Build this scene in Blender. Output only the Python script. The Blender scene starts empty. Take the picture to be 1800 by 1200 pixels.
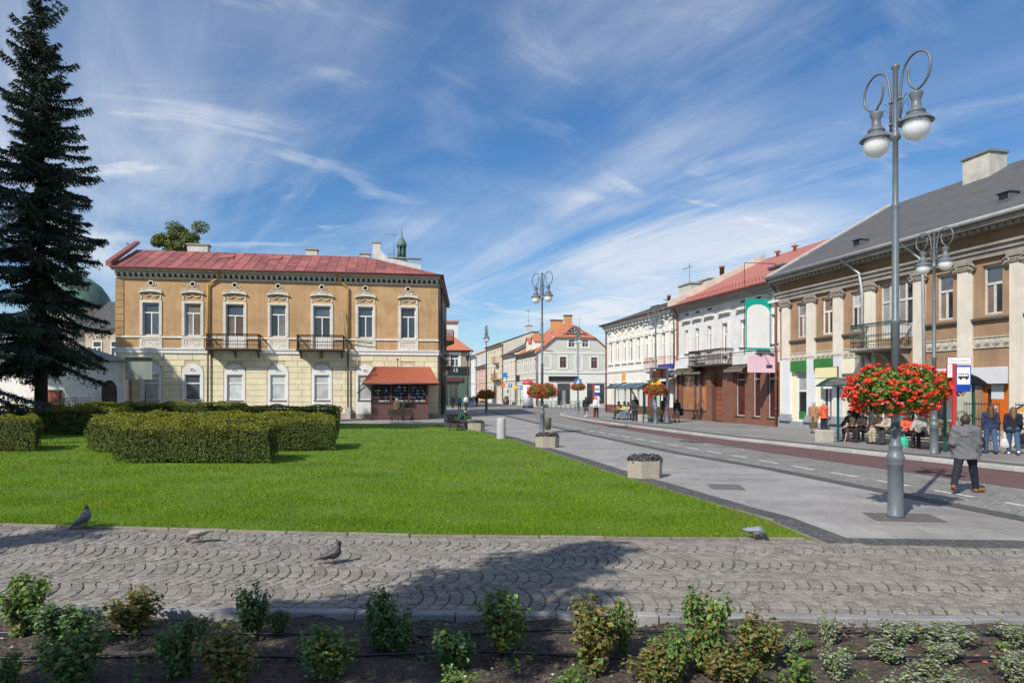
import bpy, math, random
import numpy as np
from mathutils import Vector, Matrix, Euler
R = math.radians
PI = math.pi
scene = bpy.context.scene
COL = scene.collection
rng = np.random.default_rng(7)
random.seed(7)

# ---------------------------------------------------------------- camera, sky, sun, exposure
CAMH, FPX, CX, HY = 2.25, 1200.0, 900.0, 688.0      # eye height, focal length and horizon in photo pixels
cam_d = bpy.data.cameras.new('camera'); cam = bpy.data.objects.new('camera', cam_d); COL.objects.link(cam)
cam.location = (0, 0, CAMH); cam.rotation_euler = (R(90), 0, 0)
cam_d.sensor_width = 36; cam_d.lens = 24; cam_d.shift_y = 88 / 1800
cam_d.clip_start = 0.1; cam_d.clip_end = 4000
scene.camera = cam
SUN_EL = 41.0
SUN_H = Vector((0.60, 0.80, 0)).normalized()         # the way the light travels over the ground
sun_d = bpy.data.lights.new('sun', 'SUN'); sun_d.energy = 4.0; sun_d.angle = R(0.5); sun_d.color = (1.0, 0.945, 0.86)
sun = bpy.data.objects.new('sun', sun_d); COL.objects.link(sun)
ldir = Vector((SUN_H.x * math.cos(R(SUN_EL)), SUN_H.y * math.cos(R(SUN_EL)), -math.sin(R(SUN_EL))))
sun.rotation_euler = ldir.to_track_quat('-Z', 'Y').to_euler(); sun.location = (-20, -25, 40)
world = bpy.data.worlds.new('World'); scene.world = world; world.use_nodes = True
def build_world():
    nt = world.node_tree; N = nt.nodes; L = nt.links
    for n in list(N): N.remove(n)
    out = N.new('ShaderNodeOutputWorld'); bg = N.new('ShaderNodeBackground')
    sky = N.new('ShaderNodeTexSky'); sky.sky_type = 'NISHITA'; sky.sun_disc = False
    sky.sun_elevation = R(SUN_EL); sky.sun_rotation = math.atan2(-SUN_H.x, -SUN_H.y)
    sky.air_density = 1.0; sky.dust_density = 0.05; sky.ozone_density = 1.6; sky.altitude = 300
    tc = N.new('ShaderNodeTexCoord'); sep = N.new('ShaderNodeSeparateXYZ'); L.new(tc.outputs['Generated'], sep.inputs[0])
    def mth(op, a, b=None, clamp=False):
        m = N.new('ShaderNodeMath'); m.operation = op; m.use_clamp = clamp
        for i, x in enumerate((a, b)):
            if x is None: continue
            if isinstance(x, (int, float)): m.inputs[i].default_value = x
            else: L.new(x, m.inputs[i])
        return m.outputs[0]
    zc = mth('MAXIMUM', mth('ADD', sep.outputs['Z'], 0.12), 0.04)
    px = mth('DIVIDE', sep.outputs['X'], zc); py = mth('DIVIDE', sep.outputs['Y'], zc)
    comb = N.new('ShaderNodeCombineXYZ'); L.new(px, comb.inputs[0]); L.new(py, comb.inputs[1])
    def layer(rot, scale, loc, nscale, detail, rough, dist, lo, hi, amt):
        mp = N.new('ShaderNodeMapping'); mp.vector_type = 'TEXTURE'; L.new(comb.outputs[0], mp.inputs[0])
        mp.inputs['Rotation'].default_value = (0, 0, R(rot)); mp.inputs['Scale'].default_value = scale; mp.inputs['Location'].default_value = loc
        nz = N.new('ShaderNodeTexNoise'); L.new(mp.outputs[0], nz.inputs['Vector'])
        nz.inputs['Scale'].default_value = nscale; nz.inputs['Detail'].default_value = detail
        nz.inputs['Roughness'].default_value = rough; nz.inputs['Distortion'].default_value = dist
        mr = N.new('ShaderNodeMapRange'); mr.interpolation_type = 'SMOOTHSTEP'; L.new(nz.outputs[0], mr.inputs[0])
        mr.inputs[1].default_value = lo; mr.inputs[2].default_value = hi; mr.inputs[4].default_value = amt
        return mr.outputs[0]
    a = layer(128, (2.6, 0.95, 1), (9.2, 1.7, 0), 1.3, 10, 0.56, 0.7, 0.33, 0.72, 0.78)      # long soft veils of cirrus
    a2 = layer(122, (3.4, 0.30, 1), (0.2, 4.4, 0), 1.5, 10, 0.62, 0.5, 0.45, 0.80, 0.30)      # fine combed fibres
    b = layer(20, (1.3, 0.8, 1), (2.4, 6.3, 0), 1.7, 10, 0.58, 1.2, 0.54, 0.72, 0.9)         # broken tufts
    c = layer(100, (1.6, 1.2, 1), (7.5, 1.1, 0), 0.62, 3, 0.5, 0.3, 0.38, 0.58, 1.0)          # where clouds gather
    s = mth('MULTIPLY', mth('ADD', a, mth('ADD', a2, mth('MULTIPLY', b, 0.55))), mth('ADD', mth('MULTIPLY', c, 0.82), 0.18))
    s = mth('MINIMUM', s, 0.86, True)
    hs = N.new('ShaderNodeHueSaturation'); hs.inputs['Saturation'].default_value = 1.38; gm = N.new('ShaderNodeGamma'); gm.inputs[1].default_value = 0.81; L.new(sky.outputs[0], gm.inputs[0]); L.new(gm.outputs[0], hs.inputs['Color'])
    mix = N.new('ShaderNodeMix'); mix.data_type = 'RGBA'; L.new(s, mix.inputs[0])
    tn = N.new('ShaderNodeMix'); tn.data_type = 'RGBA'; tn.blend_type = 'MULTIPLY'; tn.inputs[0].default_value = 1; L.new(hs.outputs[0], tn.inputs[6]); tn.inputs[7].default_value = (.80, .95, 1.12, 1)
    L.new(tn.outputs[2], mix.inputs[6]); mix.inputs[7].default_value = (5.6, 5.85, 6.2, 1)
    L.new(mix.outputs[2], bg.inputs[0]); bg.inputs[1].default_value = 0.115
    L.new(bg.outputs[0], out.inputs[0])
build_world()
vs = scene.view_settings; vs.view_transform = 'Standard'; vs.look = 'None'; vs.exposure = 0.36; vs.gamma = 1.0; vs.use_curve_mapping = False

# ---------------------------------------------------------------- helpers: places
def at(px, py, z=0.0):
    "ground point (x, y) seen at a photo pixel, for ground at height z"
    d = (CAMH - z) * FPX / (py - HY)
    return ((px - CX) / FPX * d, d)
def atd(px, d): return ((px - CX) / FPX * d, d)

# ---------------------------------------------------------------- helpers: materials
MATS = {}
def mat(name, col, rough=0.8, var=0.12, scale=3.0, bump=0.0, bscale=40.0, metal=0.0, island=0.0, spec=0.5,
        col2=None, streak=0.0, detail=5, coat=0.0, trans=0.0, obrand=0.0, speck=None, sheen=0.0, emit=None, wave=None):
    if name in MATS: return MATS[name]
    m = bpy.data.materials.new(name); m.use_nodes = True; nt = m.node_tree; N = nt.nodes; L = nt.links
    bs = N['Principled BSDF']; bs.inputs['Roughness'].default_value = rough; bs.inputs['Metallic'].default_value = metal
    bs.inputs['Specular IOR Level'].default_value = spec
    if coat: bs.inputs['Coat Weight'].default_value = coat
    tc = N.new('ShaderNodeTexCoord'); vec = tc.outputs['Object']
    nz = N.new('ShaderNodeTexNoise'); nz.inputs['Scale'].default_value = scale; nz.inputs['Detail'].default_value = detail
    nz.inputs['Roughness'].default_value = 0.62; L.new(vec, nz.inputs['Vector'])
    mr = N.new('ShaderNodeMapRange'); mr.inputs[1].default_value = 0.3; mr.inputs[2].default_value = 0.7; L.new(nz.outputs[0], mr.inputs[0])
    mix = N.new('ShaderNodeMix'); mix.data_type = 'RGBA'; L.new(mr.outputs[0], mix.inputs[0])
    c = Vector(col); d = Vector(col2) if col2 else c * (1 + var)
    lo = c * (1 - var) if not col2 else c
    mix.inputs[6].default_value = (*lo, 1); mix.inputs[7].default_value = (*d, 1)
    cur = mix.outputs[2]
    def mul(colsock, valsock):
        mm = N.new('ShaderNodeMix'); mm.data_type = 'RGBA'; mm.blend_type = 'MULTIPLY'; mm.inputs[0].default_value = 1
        L.new(colsock, mm.inputs[6]); L.new(valsock, mm.inputs[7]); return mm.outputs[2]
    def ranged(sock, a, b, lo0=0.0, hi0=1.0):
        r = N.new('ShaderNodeMapRange'); r.inputs[1].default_value = lo0; r.inputs[2].default_value = hi0
        r.inputs[3].default_value = a; r.inputs[4].default_value = b; L.new(sock, r.inputs[0]); return r.outputs[0]
    if streak:                                   # rain streaks: noise drawn out along the height
        mp = N.new('ShaderNodeMapping'); mp.inputs['Scale'].default_value = (1.6, 1.6, 0.12); L.new(vec, mp.inputs[0])
        n2 = N.new('ShaderNodeTexNoise'); n2.inputs['Scale'].default_value = 2.2; n2.inputs['Detail'].default_value = 6; n2.inputs['Roughness'].default_value = 0.7
        L.new(mp.outputs[0], n2.inputs['Vector']); cur = mul(cur, ranged(n2.outputs[0], 1 - .5 * streak, 1.0, 0.33, 0.56))
        n3 = N.new('ShaderNodeTexNoise'); n3.inputs['Scale'].default_value = 0.55; n3.inputs['Detail'].default_value = 7; n3.inputs['Roughness'].default_value = 0.68
        L.new(vec, n3.inputs['Vector']); cur = mul(cur, ranged(n3.outputs[0], 1 - 0.7 * streak, 1.0, 0.38, 0.56))
    if island:
        g = N.new('ShaderNodeNewGeometry'); cur = mul(cur, ranged(g.outputs['Random Per Island'], 1 - island, 1 + island))
    if obrand:
        o = N.new('ShaderNodeObjectInfo'); cur = mul(cur, ranged(o.outputs['Random'], 1 - obrand, 1 + obrand))
    if speck:
        sc, sc_col, amt = speck
        v = N.new('ShaderNodeTexNoise'); v.inputs['Scale'].default_value = sc; v.inputs['Detail'].default_value = 2; L.new(vec, v.inputs['Vector'])
        m2 = N.new('ShaderNodeMix'); m2.data_type = 'RGBA'; L.new(ranged(v.outputs[0], 0, amt, 0.54, 0.62), m2.inputs[0])
        L.new(cur, m2.inputs[6]); m2.inputs[7].default_value = (*sc_col, 1); cur = m2.outputs[2]
    L.new(cur, bs.inputs['Base Color'])
    if trans:                                    # thin leaves let light through
        t = N.new('ShaderNodeBsdfTranslucent'); L.new(cur, t.inputs[0]); ms = N.new('ShaderNodeMixShader'); ms.inputs[0].default_value = trans
        L.new(bs.outputs[0], ms.inputs[1]); L.new(t.outputs[0], ms.inputs[2]); L.new(ms.outputs[0], N['Material Output'].inputs[0])
    if bump:
        nb = N.new('ShaderNodeTexNoise'); nb.inputs['Scale'].default_value = bscale; nb.inputs['Detail'].default_value = 6; L.new(vec, nb.inputs['Vector'])
        bp = N.new('ShaderNodeBump'); bp.inputs['Strength'].default_value = min(1, bump); bp.inputs['Distance'].default_value = 0.02 * max(1, bump)
        L.new(nb.outputs[0], bp.inputs['Height']); L.new(bp.outputs[0], bs.inputs['Normal'])
    MATS[name] = m
    return m
def paint(name, col, rough=0.5, var=0.04, **k): return mat(name, col, rough, var, **k)
def glass(name, col, rough=0.06): return mat(name, col, rough, 0.25, 0.8, spec=0.8, detail=2, obrand=0.35)

# ---------------------------------------------------------------- helpers: meshes
def link(o, parent=None):
    COL.objects.link(o)
    if parent is not None: o.parent = parent
    return o
class MB:
    def __init__(self): self.v = []; self.f = []; self.m = []; self.s = []
    def add(self, vs, fs, mi=0, smooth=False):
        b = len(self.v); self.v += [tuple(x) for x in vs]
        for f in fs: self.f.append(tuple(b + i for i in f)); self.m.append(mi); self.s.append(smooth)
        return self
    def box(self, x0, x1, y0, y1, z0, z1, mi=0, M=None):
        vs = [(x, y, z) for z in (z0, z1) for y in (y0, y1) for x in (x0, x1)]
        if M is not None: vs = [M @ Vector(v) for v in vs]
        return self.add(vs, [(0, 2, 3, 1), (4, 5, 7, 6), (0, 1, 5, 4), (2, 6, 7, 3), (0, 4, 6, 2), (1, 3, 7, 5)], mi)
    def cbox(self, x0, x1, y0, y1, z0, z1, c=0.01, mi=0, M=None):
        "box with chamfered front (low y), sides and top edges"
        vs = []
        for (z, i) in ((z0, 0), (z1 - c, 0), (z1, c)):
            vs += [(x0 + i, y0 + i, z), (x1 - i, y0 + i, z), (x1 - i, y1 - i, z), (x0 + i, y1 - i, z)]
        if M is not None: vs = [M @ Vector(v) for v in vs]
        fs = []
        for k in (0, 4):
            for j in range(4): fs.append((k + j, k + (j + 1) % 4, k + 4 + (j + 1) % 4, k + 4 + j))
        fs += [(8, 9, 10, 11), (3, 2, 1, 0)]
        return self.add(vs, fs, mi)
    def plate(self, x0, x1, y0, y1, z0, z1, c=0.012, mi=0):
        "upright block on a facade: face at low y with chamfered edges"
        a = [(x0, y1, z0), (x1, y1, z0), (x1, y1, z1), (x0, y1, z1)]
        b = [(x0, y0 + c, z0), (x1, y0 + c, z0), (x1, y0 + c, z1), (x0, y0 + c, z1)]
        d = [(x0 + c, y0, z0 + c), (x1 - c, y0, z0 + c), (x1 - c, y0, z1 - c), (x0 + c, y0, z1 - c)]
        fs = [(8, 9, 10, 11)]
        for k in (0, 4):
            for j in range(4): fs.append((k + j, k + (j + 1) % 4, k + 4 + (j + 1) % 4, k + 4 + j))
        return self.add(a + b + d, fs, mi)
    def quad(self, a, b, c, d, mi=0): return self.add([a, b, c, d], [(0, 1, 2, 3)], mi)
    def prism(self, pts, y0, y1, mi=0):
        "polygon in (x, z), counter-clockwise seen from low y, drawn out from y0 to y1"
        n = len(pts); vs = [(x, y0, z) for x, z in pts] + [(x, y1, z) for x, z in pts]
        fs = [tuple(range(n)), tuple(range(2 * n - 1, n - 1, -1))] + [(i, i + n, (i + 1) % n + n, (i + 1) % n) for i in range(n)]
        return self.add(vs, fs, mi)
    def slab(self, pts, z0, z1, mi=0):
        "polygon in (x, y), counter-clockwise from above, from z0 to z1"
        n = len(pts); vs = [(x, y, z0) for x, y in pts] + [(x, y, z1) for x, y in pts]
        fs = [tuple(range(n - 1, -1, -1)), tuple(range(n, 2 * n))] + [(i, (i + 1) % n, (i + 1) % n + n, i + n) for i in range(n)]
        return self.add(vs, fs, mi)
    def tube(self, pts, r, n=8, mi=0, closed=False, caps=True):
        pts = [Vector(p) for p in pts]; k = len(pts); rs = r if isinstance(r, (list, tuple)) else [r] * k
        vs = []; ref = None
        for i, p in enumerate(pts):
            a = pts[i - 1] if (i > 0 or closed) else p; b = pts[(i + 1) % k] if (i < k - 1 or closed) else p
            t = (b - a).normalized()
            if ref is None: ref = Vector((0, 0, 1)) if abs(t.z) < 0.9 else Vector((1, 0, 0))
            e = (ref - t * ref.dot(t)); e = e.normalized() if e.length > 1e-6 else t.orthogonal().normalized()
            ref = e; g = t.cross(e)
            for j in range(n):
                an = 2 * PI * j / n; vs.append(p + (e * math.cos(an) + g * math.sin(an)) * rs[i])
        fs = []
        for i in range(k if closed else k - 1):
            i2 = (i + 1) % k
            for j in range(n): fs.append((i * n + j, i * n + (j + 1) % n, i2 * n + (j + 1) % n, i2 * n + j))
        self.add(vs, fs, mi, True)
        if caps and not closed:
            b = len(self.v) - len(vs)
            self.f += [tuple(b + n - 1 - j for j in range(n)), tuple(b + (k - 1) * n + j for j in range(n))]; self.m += [mi, mi]; self.s += [False, False]
        return self
    def lathe(self, prof, n=16, c=(0, 0, 0), mi=0, smooth=True):
        vs = []; k = len(prof)
        for r, z in prof:
            for j in range(n): an = 2 * PI * j / n; vs.append((c[0] + r * math.cos(an), c[1] + r * math.sin(an), c[2] + z))
        fs = []
        for i in range(k - 1):
            for j in range(n): fs.append((i * n + j, i * n + (j + 1) % n, (i + 1) * n + (j + 1) % n, (i + 1) * n + j))
        self.add(vs, fs, mi, smooth)
        b = len(self.v) - len(vs)
        self.f += [tuple(b + n - 1 - j for j in range(n)), tuple(b + (k - 1) * n + j for j in range(n))]; self.m += [mi, mi]; self.s += [False, False]
        return self
    def mesh(self, name, mats):
        me = bpy.data.meshes.new(name); me.from_pydata(self.v, [], self.f)
        for m in (mats if isinstance(mats, (list, tuple)) else [mats]): me.materials.append(m)
        me.polygons.foreach_set('material_index', self.m); me.polygons.foreach_set('use_smooth', self.s); me.update()
        return me
    def build(self, name, mats, parent=None): return link(bpy.data.objects.new(name, self.mesh(name, mats)), parent)
def npmesh(name, V, F, mats, smooth=False, mi=None):
    V = np.asarray(V, np.float32); F = np.asarray(F, np.int32); k = F.shape[1]
    me = bpy.data.meshes.new(name); me.vertices.add(len(V)); me.vertices.foreach_set('co', V.ravel())
    me.loops.add(F.size); me.loops.foreach_set('vertex_index', F.ravel())
    me.polygons.add(len(F)); me.polygons.foreach_set('loop_start', np.arange(0, F.size, k, dtype=np.int32))
    me.polygons.foreach_set('loop_total', np.full(len(F), k, np.int32))
    for m in (mats if isinstance(mats, (list, tuple)) else [mats]): me.materials.append(m)
    if mi is not None: me.polygons.foreach_set('material_index', np.asarray(mi, np.int32))
    me.polygons.foreach_set('use_smooth', np.full(len(F), smooth, bool)); me.update(calc_edges=True); me.validate()
    return me
def obj(name, me, parent=None, loc=None): 
    o = link(bpy.data.objects.new(name, me), parent)
    if loc is not None: o.location = loc
    return o
def tag(o, label=None, cat=None, group=None, kind=None):
    for k, v in (('label', label), ('category', cat), ('group', group), ('kind', kind)):
        if v: o[k] = v
    return o
def thing(name, label, cat, loc=(0, 0, 0), rz=0.0, group=None):
    o = bpy.data.objects.new(name, None); COL.objects.link(o); o.empty_display_size = 0.2
    o.location = loc; o.rotation_euler = (0, 0, rz); return tag(o, label, cat, group)
def copy_tree(o, parent=None, label=None, group=None):
    c = o.copy(); COL.objects.link(c); c.parent = parent
    if label: c['label'] = label
    if group: c['group'] = group
    for ch in o.children: copy_tree(ch, c)
    return c
def struct(o): o['kind'] = 'structure'; return o
def stuff(o): o['kind'] = 'stuff'; return o
def text_mesh(name, body, size, m, extrude=0.002):
    cu = bpy.data.curves.new(name, 'FONT'); cu.body = body; cu.size = size; cu.extrude = extrude; cu.align_x = 'CENTER'; cu.align_y = 'CENTER'
    cu.resolution_u = 3
    t = bpy.data.objects.new(name, cu); COL.objects.link(t)
    dg = bpy.context.evaluated_depsgraph_get(); me = bpy.data.meshes.new_from_object(t.evaluated_get(dg))
    bpy.data.objects.remove(t); bpy.data.curves.remove(cu); me.materials.clear(); me.materials.append(m); me.name = name
    return me

# ---------------------------------------------------------------- helpers: smooth bodies (blended capsules -> surface nets)
def sdf_mesh(name, prims, res, mats, k=0.03, cuts=(), parent=None, fold=0.0):
    A = np.array([p[0] for p in prims], float); B = np.array([p[1] for p in prims], float)
    rr = np.array([[p[2], p[3]] for p in prims], float)
    mx = rr.max(1)[:, None] * 1.15 + 2 * res + k * .3
    lo = np.minimum(A - mx, B - mx).min(0); hi = np.maximum(A + mx, B + mx).max(0)
    n = np.ceil((hi - lo) / res).astype(int) + 1
    ax = [lo[i] + res * np.arange(n[i]) for i in range(3)]
    X, Y, Z = np.meshgrid(*ax, indexing='ij', sparse=True)
    D = np.full(n, 10.0)
    for p in prims:
        a, b = np.array(p[0], float), np.array(p[1], float); ra, rb = p[2], p[3]; fl = p[4] if len(p) > 4 else 1.0
        m = max(ra, rb) + 0.12
        sl = []
        for i in range(3):
            i0 = int(np.searchsorted(ax[i], min(a[i], b[i]) - m)); i1 = int(np.searchsorted(ax[i], max(a[i], b[i]) + m)); sl.append(slice(max(0, i0), min(n[i], i1)))
        x = X[sl[0]]; y = Y[:, sl[1]]; z = Z[:, :, sl[2]]
        ab = b - a; l2 = max(ab @ ab, 1e-9)
        t = np.clip(((x - a[0]) * ab[0] + (y - a[1]) * ab[1] + (z - a[2]) * ab[2]) / l2, 0, 1)
        d = np.sqrt((x - a[0] - t * ab[0]) ** 2 + ((y - a[1] - t * ab[1]) * fl) ** 2 + (z - a[2] - t * ab[2]) ** 2) - (ra + (rb - ra) * t)
        if len(p) > 5 and p[5] is not None: d = np.maximum(d, p[5] - z)
        o = D[tuple(sl)]; h = np.clip(.5 + .5 * (o - d) / k, 0, 1)
        D[tuple(sl)] = o * (1 - h) + d * h - k * h * (1 - h)
    for (pt, nr) in cuts:                        # keep the side the normal points away from
        D = np.maximum(D, (X - pt[0]) * nr[0] + (Y - pt[1]) * nr[1] + (Z - pt[2]) * nr[2])
    if fold: D = D + fold * (np.sin(X * 29 + Z * 15 + Y * 9) * np.sin(Z * 21 - Y * 17 + X * 6) + .6 * np.sin(Z * 47 + X * 19 + 3 * np.sin(Y * 13)) * np.sin(X * 11 + Z * 5))
    S = D < 0
    c = [S[i:n[0] - 1 + i, j:n[1] - 1 + j, l:n[2] - 1 + l] for i in (0, 1) for j in (0, 1) for l in (0, 1)]
    cnt = sum(x.astype(np.int8) for x in c); act = (cnt > 0) & (cnt < 8)
    I = np.argwhere(act); idx = -np.ones(act.shape, np.int32); idx[act] = np.arange(len(I))
    offs = np.array([(i, j, l) for i in (0, 1) for j in (0, 1) for l in (0, 1)])
    val = np.stack([D[I[:, 0] + o[0], I[:, 1] + o[1], I[:, 2] + o[2]] for o in offs], 1)
    P = np.zeros((len(I), 3)); W = np.zeros(len(I))
    for e0 in range(8):
        for e1 in range(e0 + 1, 8):
            if np.abs(offs[e0] - offs[e1]).sum() != 1: continue
            v0, v1 = val[:, e0], val[:, e1]; cr = (v0 < 0) != (v1 < 0)
            t = np.where(cr, v0 / np.where(cr, v0 - v1, 1), 0)
            P += np.where(cr[:, None], offs[e0] + t[:, None] * (offs[e1] - offs[e0]), 0); W += cr
    V = lo + res * (I + P / W[:, None])
    F = []
    for a in range(3):
        b, d = (a + 1) % 3, (a + 2) % 3
        s0 = [slice(None)] * 3; s1 = [slice(None)] * 3; s0[a] = slice(0, n[a] - 1); s1[a] = slice(1, n[a])
        cr = S[tuple(s0)] != S[tuple(s1)]; E = np.argwhere(cr)
        E = E[(E[:, b] > 0) & (E[:, d] > 0) & (E[:, b] < n[b] - 1) & (E[:, d] < n[d] - 1)]
        if not len(E): continue
        ins = S[E[:, 0], E[:, 1], E[:, 2]]
        q = []
        for (ob, od) in ((0, 0), (-1, 0), (-1, -1), (0, -1)):
            G = E.copy(); G[:, b] += ob; G[:, d] += od; q.append(idx[G[:, 0], G[:, 1], G[:, 2]])
        q = np.stack(q, 1); q[~ins] = q[~ins][:, ::-1]; F.append(q)
    F = np.concatenate(F); F = F[(F >= 0).all(1)]
    return obj(name, npmesh(name, V, F, mats, True), parent)

# ---------------------------------------------------------------- helpers: leaves and blades
def leaf_mesh(P, Nn, size, aspect=0.6, fold=0.25, jit=0.9, seed=0):
    "folded rhombic leaves at P, facing roughly Nn"
    g = np.random.default_rng(seed); n = len(P)
    Nn = Nn + g.normal(0, jit, (n, 3)) * 0.6; Nn /= np.linalg.norm(Nn, axis=1)[:, None] + 1e-9
    t = np.cross(Nn, g.normal(0, 1, (n, 3))); t /= np.linalg.norm(t, axis=1)[:, None] + 1e-9; b = np.cross(Nn, t)
    s = (np.asarray(size) * g.uniform(0.65, 1.3, n))[:, None]
    v0 = P - t * s * .5; v2 = P + t * s * .5; v1 = P + b * s * aspect * .5 + Nn * s * fold * .5; v3 = P - b * s * aspect * .5 + Nn * s * fold * .5
    V = np.stack([v0, v1, v2, v3], 1).reshape(-1, 3); i = np.arange(n)[:, None] * 4
    F = np.concatenate([i + [0, 1, 2], i + [0, 2, 3]], 1).reshape(-1, 3)
    return V, F
def stack_meshes(parts):
    V = []; F = []; b = 0; MI = []
    for (v, f, mi) in parts: V.append(v); F.append(f + b); MI.append(np.full(len(f), mi)); b += len(v)
    return np.concatenate(V), np.concatenate(F), np.concatenate(MI)
# ================================================================ ground, road, pavements, lawn, path, bed
def sett_mat(name, c1, c2, joint, scale, rough=0.85, jw=0.06, bump=0.6, stretch=(1, 1, 1), patch=0.25):
    m = bpy.data.materials.new(name); m.use_nodes = True; nt = m.node_tree; N = nt.nodes; L = nt.links; bs = N['Principled BSDF']
    bs.inputs['Roughness'].default_value = rough
    tc = N.new('ShaderNodeTexCoord'); mp = N.new('ShaderNodeMapping'); mp.inputs['Scale'].default_value = stretch; L.new(tc.outputs['Object'], mp.inputs[0])
    v = N.new('ShaderNodeTexVoronoi'); v.inputs['Scale'].default_value = scale; v.inputs['Randomness'].default_value = 0.55; L.new(mp.outputs[0], v.inputs['Vector'])
    e = N.new('ShaderNodeTexVoronoi'); e.feature = 'DISTANCE_TO_EDGE'; e.inputs['Scale'].default_value = scale; e.inputs['Randomness'].default_value = 0.55; L.new(mp.outputs[0], e.inputs['Vector'])
    mx = N.new('ShaderNodeMix'); mx.data_type = 'RGBA'; sp = N.new('ShaderNodeSeparateColor'); L.new(v.outputs['Color'], sp.inputs[0]); L.new(sp.outputs[0], mx.inputs[0])
    mx.inputs[6].default_value = (*c1, 1); mx.inputs[7].default_value = (*c2, 1)
    nz = N.new('ShaderNodeTexNoise'); nz.inputs['Scale'].default_value = 0.7; nz.inputs['Detail'].default_value = 8; nz.inputs['Roughness'].default_value = .7; L.new(tc.outputs['Object'], nz.inputs['Vector'])
    r = N.new('ShaderNodeMapRange'); r.inputs[1].default_value = .35; r.inputs[2].default_value = .65; r.inputs[3].default_value = 1 - patch; r.inputs[4].default_value = 1 + patch * .6; L.new(nz.outputs[0], r.inputs[0])
    mu = N.new('ShaderNodeMix'); mu.data_type = 'RGBA'; mu.blend_type = 'MULTIPLY'; mu.inputs[0].default_value = 1; L.new(mx.outputs[2], mu.inputs[6]); L.new(r.outputs[0], mu.inputs[7])
    j = N.new('ShaderNodeMapRange'); j.inputs[1].default_value = jw * .4; j.inputs[2].default_value = jw; L.new(e.outputs['Distance'], j.inputs[0])
    mj = N.new('ShaderNodeMix'); mj.data_type = 'RGBA'; L.new(j.outputs[0], mj.inputs[0]); mj.inputs[6].default_value = (*joint, 1); L.new(mu.outputs[2], mj.inputs[7])
    L.new(mj.outputs[2], bs.inputs['Base Color'])
    if bump:
        bp = N.new('ShaderNodeBump'); bp.inputs['Strength'].default_value = bump; bp.inputs['Distance'].default_value = .015; L.new(j.outputs[0], bp.inputs['Height']); L.new(bp.outputs[0], bs.inputs['Normal'])
    return m
def slab_mat(name, c, joint, bw, bh, rot=0.0, rough=0.75, var=0.18):
    m = bpy.data.materials.new(name); m.use_nodes = True; nt = m.node_tree; N = nt.nodes; L = nt.links; bs = N['Principled BSDF']; bs.inputs['Roughness'].default_value = rough
    tc = N.new('ShaderNodeTexCoord'); mp = N.new('ShaderNodeMapping'); mp.inputs['Rotation'].default_value = (0, 0, rot); L.new(tc.outputs['Object'], mp.inputs[0])
    b = N.new('ShaderNodeTexBrick'); L.new(mp.outputs[0], b.inputs['Vector']); b.inputs['Scale'].default_value = 1; b.inputs['Brick Width'].default_value = bw; b.inputs['Row Height'].default_value = bh
    b.inputs['Mortar Size'].default_value = .007; b.inputs['Mortar Smooth'].default_value = .4
    b.inputs['Color1'].default_value = (*[x * (1 - var * .5) for x in c], 1); b.inputs['Color2'].default_value = (*[x * (1 + var * .5) for x in c], 1); b.inputs['Mortar'].default_value = (*joint, 1)
    cur = b.outputs['Color']
    for sc, lo, hi in ((0.28, 0.74, 1.12), (1.4, 0.86, 1.06), (6.0, 0.88, 1.05), (38, 0.84, 1.14)):
        nz = N.new('ShaderNodeTexNoise'); nz.inputs['Scale'].default_value = sc; nz.inputs['Detail'].default_value = 6; nz.inputs['Roughness'].default_value = .7; L.new(tc.outputs['Object'], nz.inputs['Vector'])
        r = N.new('ShaderNodeMapRange'); r.inputs[1].default_value = .32; r.inputs[2].default_value = .68; r.inputs[3].default_value = lo; r.inputs[4].default_value = hi; L.new(nz.outputs[0], r.inputs[0])
        mu = N.new('ShaderNodeMix'); mu.data_type = 'RGBA'; mu.blend_type = 'MULTIPLY'; mu.inputs[0].default_value = 1; L.new(cur, mu.inputs[6]); L.new(r.outputs[0], mu.inputs[7]); cur = mu.outputs[2]
    L.new(cur, bs.inputs['Base Color'])
    return m
M_road = sett_mat('road setts', (.20, .195, .18), (.30, .29, .27), (.12, .115, .105), 9.0, jw=.09, bump=.5)
M_band = sett_mat('dark granite setts', (.075, .075, .078), (.135, .132, .13), (.05, .05, .045), 11.0, jw=.10, bump=.6)
M_pave = slab_mat('granite slabs', (.335, .318, .298), (.20, .192, .18), 1.2, .6, R(12))
M_pave2 = slab_mat('concrete slabs', (.26, .255, .245), (.15, .148, .14), .5, .5, R(-12))
M_red = mat('red asphalt', (.105, .052, .050), .9, .22, 1.2, .5, 60, speck=(70, (.30, .22, .2), .5))
M_kerb = mat('kerb concrete', (.40, .39, .365), .85, .14, 6, .3, 60, obrand=.10)
M_kerbl = mat('lawn kerb concrete', (.215, .185, .15), .9, .22, 5, .4, 50, obrand=.12, speck=(24, (.12, .12, .06), .6))
M_mark = mat('road paint', (.62, .62, .60), .8, .2, 7, .2, 30, speck=(9, (.24, .235, .22), .9))
M_soil = mat('garden soil', (.060, .046, .035), .98, .35, 9, 1.5, 22, speck=(34, (.14, .11, .085), .7))
M_ground = mat('far ground', (.15, .145, .13), .95, .2, .3)
M_joint = mat('joint earth', (.115, .100, .072), .95, .3, 8, .5, 50, speck=(5, (.09, .11, .035), .9))
M_sett = mat('path setts', (.205, .183, .156), .88, .18, 2.2, .4, 55, island=.26, speck=(45, (.38, .36, .33), .45))
M_sett_one = mat('path sett', (.205, .183, .156), .88, .18, 2.2, .4, 55, obrand=.26, speck=(45, (.38, .36, .33), .45))
M_lawn = mat('lawn turf', (.070, .145, .008), .95, .3, .7, .8, 45, col2=(.120, .20, .015), detail=8)
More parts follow.
